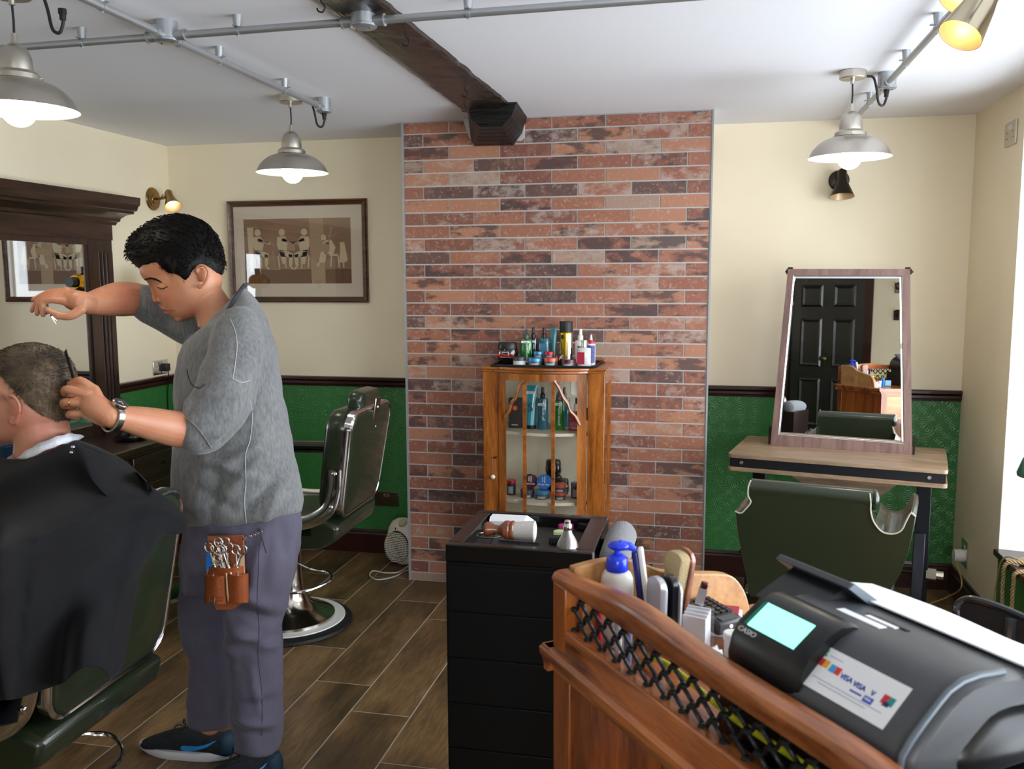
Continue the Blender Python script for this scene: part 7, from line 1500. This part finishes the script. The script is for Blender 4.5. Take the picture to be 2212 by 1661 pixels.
# trainers ------------------------------------------------------------------
def trainer(heel, toe, label):
    h, t2 = Vector(heel), Vector(toe); L_ = (t2-h).length; Ms = frame_m(h, t2-h, Vector((0, 0, 1)).cross(t2-h)); root = obj('shoe', None or trainer_upper(L_, Ms), mat('charcoal_knit', (26, 30, 36), .8, bump=.5, bscale=260, noise=.3, nscale=120), barber, world=True, smooth=180)
    n = 28; rings = []
    def sole_out(k):
        out = []
        for i in range(n):
            a = 2*PI*i/n; c, s = math.cos(a), math.sin(a); x = L_*(.5+.5*c*1.0); w_ = .036+.010*math.sin(PI*min(1, max(0, x/L_))*.9+.3)+(.004 if x > L_*.5 else -.002); out.append((x, s*w_*(abs(s)**-.25 if abs(s) > .05 else 1)*.95))
        return out
    so = sole_out(0); rr = []
    for z, k, up in ((0, .96, 0), (.006, 1.02, 0), (.02, 1.03, 1), (.028, .99, 1)): rr.append([Ms@Vector((L_*.5+(x-L_*.5)*k, y*k, z+(.012*max(0, (x/L_-.75)*4)**2 if z < .01 else .008*max(0, (x/L_-.75)*4)**2)+(.012*max(0, (.3-x/L_)*3) if up else 0))) for x, y in so])
    obj('sole', loft(NB(), rr), mat('white_foam_sole', (206, 204, 210), .6), root, world=True, smooth=60)
    bl_ = mat('azure_logo', (40, 140, 210), .4)
    # curved tick on the near side
    sw = []
    top_ = [(.150, .052), (.125, .054), (.08, .058), (.02, .080)]; low = [(.02, .080), (.06, .054), (.11, .036), (.145, .032), (.160, .042)]
    wmS = world_mesh(root); bv = BVHTree.FromPolygons([v.co.copy() for v in wmS.vertices], [list(p.vertices) for p in wmS.polygons]); vs = []
    outl_ = [(q.x, q.y) for q in catmull([(a*L_/.30*.9+.0, b, 0) for a, b in top_], 5)]+[(q.x, q.y) for q in catmull([(a*L_/.30*.9, b, 0) for a, b in low], 5)][1:-1]
    bm = NB()
    for x, z in outl_:
        p0 = Ms@Vector((x, .2, z)); dd = (Ms.to_3x3()@Vector((0, -1, 0))).normalized(); side = 1
        if (p0-CAM).length > (Ms@Vector((x, -.2, z))-CAM).length: p0 = Ms@Vector((x, -.2, z)); dd = -dd
        hh_ = bv.ray_cast(p0, dd); vs.append(bm.verts.new((hh_[0] if hh_[0] is not None else p0+dd*.16)-dd*.0016))
    bm.faces.new(vs); bmesh.ops.triangulate(bm, faces=bm.faces[:]); obj('side_logo', bm, bl_, root, world=True, smooth=180)
    for k in range(5):
        x = L_*(.48+.055*k); z = .098-.011*k; obj('lace', tube(NB(), [Ms@Vector((x, -.022, z-.010)), Ms@Vector((x-.006, 0, z)), Ms@Vector((x, .022, z-.010))], .003, 6, smooth=3), RUBBER, root, world=True)
    for s in (-1, 1): obj('lace', tube(NB(), [Ms@Vector((L_*.46, 0, .10)), Ms@Vector((L_*.46+.02, s*.02, .115)), Ms@Vector((L_*.46+.03, s*.03, .095)), Ms@Vector((L_*.46+.01, s*.02, .09))], .0022, 6, smooth=3), RUBBER, root, world=True)
    obj('heel_panel', tube(NB(), [Ms@Vector((L_*.01, 0, .03)), Ms@Vector((L_*.0, 0, .06)), Ms@Vector((L_*.03, 0, .088))], [.03, .032, .028], 14, smooth=3), mat('deep_teal_heel', (20, 52, 74), .6), root, world=True, smooth=180)
    return root
def trainer_upper(L_, Ms):
    bm = NB(); rings = []
    for x, z1, w_ in ((-.01, .085, .028), (.03, .095, .034), (.10, .098, .036), (.16, .094, .037), (.20, .080, .040), (.24, .062, .043), (.275, .046, .038), (.30, .034, .018)):
        x = x*L_/.30*.985; out = []
        for k in range(24):
            a = 2*PI*k/24; c, s = math.cos(a), math.sin(a); out.append(Ms@Vector((x, c*w_, (z1+.012)/2+s*(z1-.012)/2*(1 if s > 0 else 1)*(1-.0*abs(c)))))
        rings.append(out)
    loft(bm, rings); return bake(bm, .005, 3)
hf = AZ(492, 1640, 0); tf = AZ(306, 1618, 0); trainer(hf, tf, ''); hn = AZ(592, 1686, 0); tn = AZ(440, 1700, 0); trainer(hn, tn, '')
# wristwatch and ring
wa, wb2 = AD(268, 903, BD-.45), AD(238, 899, BD-.485); ax = (wb2-wa).normalized(); wc = AD(243, 901, BD-.478); n1 = (-FW-ax*(-FW).dot(ax)).normalized(); n2 = ax.cross(n1); upd = (UP-ax*UP.dot(ax)).normalized()
Mwb = frame_m(wc, n1, n2)
if abs((Mwb.to_3x3()@Vector((0, 0, 1))).dot(ax)) < .9: print('watch axis')
wt = obj('wristwatch', lathe(NB(), [(.0345, -.009), (.0385, -.008), (.0385, .008), (.0345, .009)], Mwb, 44, cap=False), mat('watch_steel', (150, 148, 142), .25, 1, noise=.5, nscale=300), barber, world=True, smooth=40)
fd = (upd*.85+n1*.5).normalized(); fc = wc+fd*.038; Mw = frame_m(fc, ax, fd.cross(ax)); 
if Mw.to_3x3()@Vector((0, 0, 1)) @ fd < 0: Mw = Mw@Matrix.Rotation(PI, 4, 'X')
obj('watch_case', lathe(NB(), [(0, -.004), (.019, -.004), (.0205, 0), (.020, .006), (.018, .008), (0, .008)], Mw, 36), mat('watch_steel_plain', (190, 188, 182), .18, 1), wt, world=True); obj('watch_dial', lathe(NB(), [(0, .0082), (.0165, .0082), (.0165, .0088), (0, .0088)], Mw, 36), mat('slate_dial', (60, 66, 74), .15, .3), wt, world=True)
bm = NB(); box(bm, (.004, 0, .0092), (.010, .001, .0005), Mw); box(bm, (0, .005, .0092), (.001, .012, .0005), Mw); objs('watch_hand', bm, TXW, wt, world=True)
rc_ = AD(166, 869, HD-.008); rd = (AD(143, 868, HD-.014)-AD(182, 871, HD-.008)).normalized(); ra_ = rd.orthogonal().normalized(); rb_ = rd.cross(ra_)
rc_ = AD(153, 868.8, HD-.0125); obj('ring', tube(NB(), [rc_+ra_*math.cos(a)*.0118+rb_*math.sin(a)*.0118 for a in [2*PI*k/30 for k in range(30)]], .0018, 8, closed=True), GOLD, barber, world=True)
# comb in the left hand, scissors in the right
ca, cb = AD(166, 842, HD+.014), AD(141, 757, HD+.020)
t = thing('barber_comb', 'black barber comb held upright behind the client’s head', 'comb', ca); Mc = frame_m(ca, cb-ca, (FW*.8-RT*.6)); Lc = (cb-ca).length
obj('spine', box(NB(), (Lc/2, .006, 0), (Lc, .010, .004), Mc), RUBBER, t, world=True, bevel=.0015); bm = NB()
for k in range(34): box(bm, (Lc*(k+.5)/34, -.006, 0), (Lc/34*.5, .018, .0022), Mc)
o = obj('teeth', bm, RUBBER, t, world=True); o['kind'] = 'stuff'
def scissors(name, label, p, tipdir, spread, L_=.15, up=None, m=None, ring=.0125):
    t = thing(name, label, 'scissors', p); d = Vector(tipdir).normalized(); u = (up-d*up.dot(d)).normalized() if up is not None else d.orthogonal(); m = m or CHROME
    for s in (-1, 1):
        dd = (d*math.cos(spread)+u*s*math.sin(spread)).normalized(); bb = (-d*math.cos(spread)+u*s*math.sin(spread)).normalized(); w_ = dd.cross(u).normalized()
        b_ = obj('blade', tube(NB(), [p-dd*.01, p+dd*L_*.3, p+dd*L_*.55], [.005, .0045, .0008], 8, flat=(1, .3), up=u), m, t, world=True)
        e = p+bb*L_*.33; obj('handle_ring', tube(NB(), [p-bb*.0, p+bb*L_*.18, e], .0028, 8), m, b_, world=True); rc0 = e+bb*ring
        obj('finger_ring', tube(NB(), [rc0+bb*math.cos(a)*ring+u*math.sin(a)*ring*.85 for a in [2*PI*k/22 for k in range(22)]], .0026, 8, closed=True), m, b_, world=True)
    obj('pivot_screw', sph(NB(), p, .0045, n=10), m, t, world=True); return t
scissors('scissors', 'steel hairdressing scissors held in the raised hand', AD(110, 680, SD-.030), (AD(128, 702, SD-.10)-AD(104, 670, SD-.03)), .10, .10, up=UP)
# tan leather tool pouch on the near hip
tan = mat('tan_leather', (142, 70, 30), .42, noise=.12, nscale=10, bump=.15, bscale=180, coat=.15); PD = BD-.215
def px_slab(pts, d, th, back=0): 
    a = [AD(x, y, d) for x, y in pts]; b = [p+FW*th for p in a]; bm = NB(); loft(bm, [a, b]); return bm
t = thing('tool_pouch', 'tan leather scissor pouch with a buckled strap hanging at the barber’s hip', 'pouch', AD(487, 1300, PD))
obj('back_flap', px_slab([(447, 1158), (526, 1156), (528, 1200), (531, 1300), (500, 1318), (466, 1318), (455, 1290), (448, 1210)], PD+.012, .006), tan, t, world=True, bevel=.002)
def pocket(x0, x1, y0, y1, d, bulge, nm='pocket'):
    bm = NB(); rings = []
    for j in range(9):
        v = j/8; y = y0+(y1-y0)*v; bl2 = bulge*(1-.35*v)
        rings.append([AD(x0+(x1-x0)*u, y+(6*math.sin(PI*u) if j == 0 else 0), d-bl2*math.sin(PI*u)**.6) for u in [k/14 for k in range(15)]]+[AD(x1-(x1-x0)*.02, y, d+.004), AD(x0+(x1-x0)*.02, y, d+.004)])
    loft(bm, rings); return obj(nm, bm, tan, t, world=True, smooth=50)
pocket(445, 530, 1222, 1300, PD+.008, .035); pocket(442, 492, 1240, 1305, PD-.012, .028); pocket(488, 537, 1238, 1302, PD-.012, .030)
obj('stitch_post', tube(NB(), [AD(489, 1238, PD-.03), AD(491, 1275, PD-.026), AD(494, 1300, PD-.02)], .0024, 6), mat('pale_thread', (206, 176, 130), .7), t, world=True)
st_ = obj('strap', tube(NB(), [AD(450, 1298, PD-.02), AD(462, 1297, PD-.036), AD(482, 1293, PD-.038)], .005, 8, smooth=4, flat=(.5, 1), up=FW), tan, t, world=True); obj('buckle', tube(NB(), [AD(452, 1290, PD-.03), AD(464, 1290, PD-.04), AD(464, 1303, PD-.04), AD(452, 1303, PD-.03)], .0014, 6, closed=True), CHROME, st_, world=True)
obj('lining', px_slab([(447, 1200), (470, 1212), (500, 1226), (526, 1200), (528, 1240), (447, 1240)], PD-.0, .004), mat('pale_suede', (196, 168, 130), .8), t, world=True)
k_ = 0
for a, b, tilt, lab in ((462, 1186, .3, 'leftmost steel scissors in the tan hip pouch'), (478, 1176, -.1, 'tallest steel scissors in the tan hip pouch'), (492, 1188, .5, 'middle steel scissors in the tan hip pouch, handles turned outwards'), (512, 1192, -.4, 'rightmost steel scissors in the tan hip pouch'), (486, 1208, .9, 'steel thinning scissors lying lowest in the tan hip pouch')):
    p_ = AD(a, b+34, PD-.014-.004*(k_ % 3)); scissors('scissors', lab, p_, -UP+RT*tilt*.3, .18, .11, up=RT, ring=.0135); k_ += 1
o = obj('neck_clip', px_slab([(446, 1196), (457, 1196), (457, 1232), (446, 1232)], PD-.006, .006), mat('azure_plastic', (30, 120, 214), .3), None, world=True, label='bright blue sectioning clip in the left of the tan hip pouch', cat='clip')
ch = NB(); P_ = catmull([AD(528, 1164, PD+.01), AD(540, 1158, PD+.005), AD(552, 1154, PD+.002), AD(564, 1150, PD+.0)], 5)
for i, p in enumerate(P_[::2]): 
    tt = (P_[min(i*2+1, len(P_)-1)]-P_[max(0, i*2-1)]).normalized(); b_ = UP if i % 2 else FW
    tube(ch, [p+tt*math.cos(a)*.007+b_*math.sin(a)*.0045 for a in [2*PI*k/12 for k in range(12)]], .0014, 6, closed=True)
o = obj('belt_chain', ch, CHROME, t, world=True); o['kind'] = 'stuff'
# ------------------------------------------------------------------ the seated client
CD_ = 2.29
mid_c = [(-44, 800), (-50, 830), (-52, 852), (-58, 872), (-66, 890), (-56, 898), (-56, 910), (-50, 922), (-46, 938), (-30, 955), (0, 958), (40, 955), (100, 948), (136, 920), (146, 885), (149, 845), (146, 806), (132, 776), (106, 757), (72, 751), (30, 758), (-12, 776)]
side_c = [(-38, 800), (-42, 830), (-40, 852), (-40, 872), (-40, 890), (-38, 900), (-38, 912), (-34, 924), (-28, 938), (-12, 952), (8, 956), (40, 955), (100, 948), (136, 920), (146, 885), (149, 845), (146, 806), (132, 776), (106, 757), (72, 751), (30, 758), (-10, 776)]
def wf_c(a):
    f = max(0, math.cos(a-R(145)))**2; t_ = max(0, math.cos(a-R(270)))**2; return 1-.2*f-.1*t_
hc = Head(mid_c, side_c, (58, 858), CD_, .088, wf_c)
body = NB(); hc.mesh(body)
ear(body, hc, [(15, 868, .004), (14, 858, .010), (24, 854, .018), (36, 864, .022), (42, 880, .020), (40, 898, .015), (32, 910, .009), (24, 916, .004)], .079, (25, 911))
limb(body, [(80, 890, CD_, .066), (92, 940, CD_, .066), (92, 1000, CD_+.02, .070)], 24)
limb(body, [(70, 1060, CD_+.06, .11), (30, 1180, CD_+.16, .12), (-30, 1320, CD_+.22, .12)], 24); limb(body, [(100, 1030, CD_-.04, .05), (60, 1050, CD_-.08, .05), (20, 1170, CD_+.0, .05), (-40, 1290, CD_+.04, .045)]); limb(body, [(110, 1030, CD_+.14, .055), (70, 1050, CD_+.2, .055), (0, 1160, CD_+.3, .05)])
hipL, hipR = Vector((-1.72, 1.80, .70)), Vector((-1.72, 2.0, .70))
for hp_, s in ((hipL, -1), (hipR, 1)): tube(body, [hp_, hp_+Vector((-.42, s*.05, .02)), hp_+Vector((-.46, s*.05, -.02)), hp_+Vector((-.52, s*.05, -.45))], [.085, .065, .06, .045], 16)
me = bake(body, .0048, 3); cskin = skin_mat('client_skin', (196, 140, 114), (188, 98, 84))
P = hc.W; tint(me, [(hc.P(30, 885, .095), .02, .6), (AD(60, 930, CD_-.08), .04, .25), (AD(110, 930, CD_-.05), .05, .25), (AD(0, 900, CD_-.05), .03, .15)])
client = obj('person', me, cskin, None, world=True, smooth=180, label='seated client with short greying brown hair under a black barber cape, seen from behind', cat='person')
hline = [(-60, 790), (-30, 800), (0, 814), (9, 822), (30, 846), (46, 862), (61, 880), (91, 900), (122, 913), (150, 912)]
f_c = hair_fn(hc, hline, None, 9, 1.5, 14); bm = NB(); hc.mesh(bm, f_c); me = bake(bm, .005, 2); bm = bmesh.new(); bm.from_mesh(me)
strands(bm, hc, f_c, 9000, .013, rg, lambda x, y: y < interp(x, hline)-8, .0008, lambda x, y: ((x-95)*.012, (y-775)*.012+.25), .16); strands(bm, hc, f_c, 3500, .005, rg, lambda x, y: interp(x, hline)-14 < y < interp(x, hline)+5, .0005, lambda x, y: (.2, 1), .1)
hcm = bpy.data.materials.new('greying_brown_hair'); hcm.use_nodes = True; N = hcm.node_tree.nodes; L = hcm.node_tree.links; tc = N.new('ShaderNodeTexCoord'); n = N.new('ShaderNodeTexNoise'); n.inputs['Scale'].default_value = 18; n.inputs['Detail'].default_value = 6; L.new(tc.outputs['Object'], n.inputs[0]); r = N.new('ShaderNodeValToRGB'); L.new(n.outputs[0], r.inputs[0]); r.color_ramp.elements[0].position = .3; r.color_ramp.elements[1].position = .75; r.color_ramp.elements[0].color = srgb(46, 38, 32); r.color_ramp.elements[1].color = srgb(120, 98, 74); L.new(r.outputs[0], N['Principled BSDF'].inputs['Base Color']); N['Principled BSDF'].inputs['Roughness'].default_value = .6
obj('hair', bm, hcm, client, world=True, smooth=180)
# neck strip
bm = NB(); rows = []
for px0, pts in ((0, [(34, 990, CD_-.04), (56, 992, CD_-.085), (92, 976, CD_-.095), (131, 961, CD_-.075), (160, 957, CD_-.03), (168, 952, CD_+.05)]), (1, [(40, 984, CD_-.03), (60, 972, CD_-.072), (91, 955, CD_-.082), (130, 941, CD_-.068), (156, 936, CD_-.03), (182, 942, CD_+.03)])): rows.append([p for p in catmull([AD(*q) for q in pts], 6)])
n_ = len(rows[0]); V = [[bm.verts.new(p+Vector((0, 0, .0012*math.sin(i*1.1+j*2)))) for i, p in enumerate(rw)] for j, rw in enumerate(rows)]
for i in range(n_-1): bm.faces.new((V[0][i], V[0][i+1], V[1][i+1], V[1][i]))
ns_ = obj('neck_strip', bm, mat('white_tissue_strip', (226, 228, 236), .8, bump=.5, bscale=60), client, world=True, smooth=180); md = ns_.modifiers.new('s', 'SOLIDIFY'); md.thickness = .002; md.offset = 0
# cape: control rows in px + depth, neck to hem
capem = mat('black_cape_cloth', (17, 17, 20), .8, noise=.25, nscale=8, bump=.15, bscale=400, sheen=.05, spec=.2)
ctl = [
 [(-70, 975, 2.30), (-20, 985, 2.16), (20, 990, 2.11), (60, 990, 2.085), (100, 976, 2.085), (140, 960, 2.11), (166, 950, 2.17), (190, 958, 2.26), (200, 975, 2.34)],
 [(-120, 1060, 2.32), (-60, 1050, 2.12), (0, 1036, 2.04), (50, 1020, 2.03), (110, 1000, 2.05), (170, 984, 2.10), (220, 975, 2.18), (262, 990, 2.30), (270, 1000, 2.42)],
 [(-150, 1130, 2.30), (-80, 1120, 2.06), (-10, 1110, 1.98), (50, 1090, 1.98), (120, 1065, 2.02), (190, 1042, 2.08), (250, 1022, 2.17), (312, 1040, 2.31), (330, 1055, 2.42)],
 [(-160, 1220, 2.28), (-90, 1215, 2.04), (-20, 1200, 1.97), (50, 1175, 1.99), (125, 1150, 2.04), (200, 1118, 2.10), (268, 1082, 2.18), (345, 1080, 2.30), (394, 1108, 2.40)],
 [(-165, 1310, 2.26), (-95, 1310, 2.02), (-20, 1300, 1.98), (55, 1275, 2.01), (130, 1245, 2.07), (205, 1205, 2.10), (275, 1145, 2.18), (337, 1122, 2.26), (396, 1150, 2.38)],
 [(-168, 1400, 2.24), (-95, 1400, 2.01), (-20, 1392, 1.98), (60, 1365, 2.00), (130, 1335, 2.02), (200, 1290, 2.03), (262, 1230, 2.12), (322, 1190, 2.22), (345, 1160, 2.30)],
 [(-170, 1470, 2.24), (-95, 1470, 2.02), (-15, 1462, 1.99), (65, 1432, 2.00), (130, 1400, 1.98), (190, 1360, 1.96), (244, 1330, 2.05), (290, 1262, 2.16), (318, 1212, 2.24)],
 [(-172, 1530, 2.24), (-95, 1532, 2.03), (-10, 1518, 2.01), (62, 1500, 2.00), (125, 1482, 1.97), (185, 1440, 1.93), (236, 1462, 1.97), (262, 1440, 2.06), (285, 1300, 2.18)]]
ctl = [[(a, b, c+(.10, .09, .06, .03, 0, 0, 0, 0)[j]) for a, b, c in rw] for j, rw in enumerate(ctl)]
def clear_chair(p):
    d = p-CAM; t_ = 1; xm = -1.35-.16*(1.1-p.z)
    if p.x < xm and p.z < 1.07 and p.x > -1.80 and 1.55 < p.y < 2.3: t_ = xm/d.x if d.x < 0 else 1; return CAM+d*min(1, t_)
    return p
rows = [[AD(*q) for q in rw] for rw in ctl]; rows = [[clear_chair(p) if j > 2 and rw_[i][0] > -60 else p for i, p in enumerate(rw)] for j, (rw, rw_) in enumerate(zip(rows, ctl))]; rows = [catmull(rw, 9) for rw in rows]; cols = len(rows[0]); G = [[clear_chair(p) for p in catmull([rw[i] for rw in rows], 9)] for i in range(cols)]
bm = NB(); ncol, nrow = len(G), len(G[0]); V = []
for i in range(ncol):
    V.append([])
    for j in range(nrow):
        p = G[i][j]; u, v = i/(ncol-1), j/(nrow-1); amp = .002+.014*v**1.3
        ph = u*26+1.4*math.sin(v*3+u*4); dsp = amp*math.sin(ph)+.006*v*mnoise.noise(p*7)
        V[i].append(bm.verts.new(p-FW*dsp))
for i in range(ncol-1):
    for j in range(nrow-1): bm.faces.new((V[i][j], V[i+1][j], V[i+1][j+1], V[i][j+1]))
cape = obj('barber_cape', bm, capem, client, world=True, smooth=180); md = cape.modifiers.new('s', 'SOLIDIFY'); md.thickness = .003; md = cape.modifiers.new('sub', 'SUBSURF'); md.levels = 1; md.render_levels = 1
# front half of the cape over chest, arms and lap
bm = NB(); rows2 = []
for k, (dx_, dz_, wy) in enumerate(((-.10, -.02, .09), (-.18, -.10, .22), (-.24, -.24, .27), (-.30, -.36, .29), (-.50, -.42, .30), (-.62, -.48, .30))):
    c = Vector((-1.60, 1.88, 1.17)); rows2.append([c+Vector((dx_*math.cos(a)*1+0.06*(1-math.cos(a)), wy*math.sin(a), dz_-(.05+.015*k)*abs(math.sin(a))**3)) for a in [(-PI/2+PI*i/16) for i in range(17)]])
G2_ = [catmull([rw[i] for rw in rows2], 4) for i in range(17)]; V = [[bm.verts.new(p) for p in g_] for g_ in G2_]
for i in range(16):
    for j in range(len(V[0])-1): bm.faces.new((V[i][j], V[i+1][j], V[i+1][j+1], V[i][j+1]))
o = obj('cape_front', bm, capem, cape, world=True, smooth=180); md = o.modifiers.new('s', 'SOLIDIFY'); md.thickness = .003
# overlapping flap and studs at the nape
FO = .06
fl_ = [[(160, 955, 2.08), (185, 962, 2.09), (225, 980, 2.13), (262, 1000, 2.20), (300, 1030, 2.27)], [(165, 975, 2.065), (195, 1000, 2.05), (232, 1020, 2.09), (285, 1052, 2.17), (335, 1078, 2.27)], [(178, 1000, 2.05), (205, 1040, 2.04), (245, 1080, 2.07), (300, 1105, 2.17), (380, 1118, 2.36)]]
rows = [catmull([AD(a, b, c+FO)-FW*.008 for a, b, c in rw], 6) for rw in fl_]; bm = NB(); V = [[bm.verts.new(p) for p in rw] for rw in rows]
for a, b in zip(V, V[1:]):
    for i in range(len(a)-1): bm.faces.new((a[i], a[i+1], b[i+1], b[i]))
o = obj('cape_flap', bm, capem, cape, world=True, smooth=180); md = o.modifiers.new('s', 'SOLIDIFY'); md.thickness = .003; md = o.modifiers.new('sub', 'SUBSURF'); md.levels = 2; md.render_levels = 2
for a, b in ((158, 966), (155, 978)): obj('stud', sph(NB(), AD(a, b, 2.125), .005, (1, 1, 1), 10), CHROME, cape, world=True)
dk = mat('dark_denim', (28, 32, 44), .9); bm = NB()
for hp_, s in ((hipL, -1), (hipR, 1)): tube(bm, [hp_+Vector((.0, 0, .0)), hp_+Vector((-.40, s*.05, .03)), hp_+Vector((-.48, s*.05, -.03)), hp_+Vector((-.53, s*.05, -.42))], [.10, .082, .078, .065], 16)
obj('trousers', bake(bm, .01, 3), dk, client, world=True, smooth=180)
for hp_, s in ((hipL, -1), (hipR, 1)): obj('shoe', sph(NB(), hp_+Vector((-.60, s*.05, -.51)), .05, (2.3, .9, .8), 16), RUBBER, client, world=True, smooth=180)
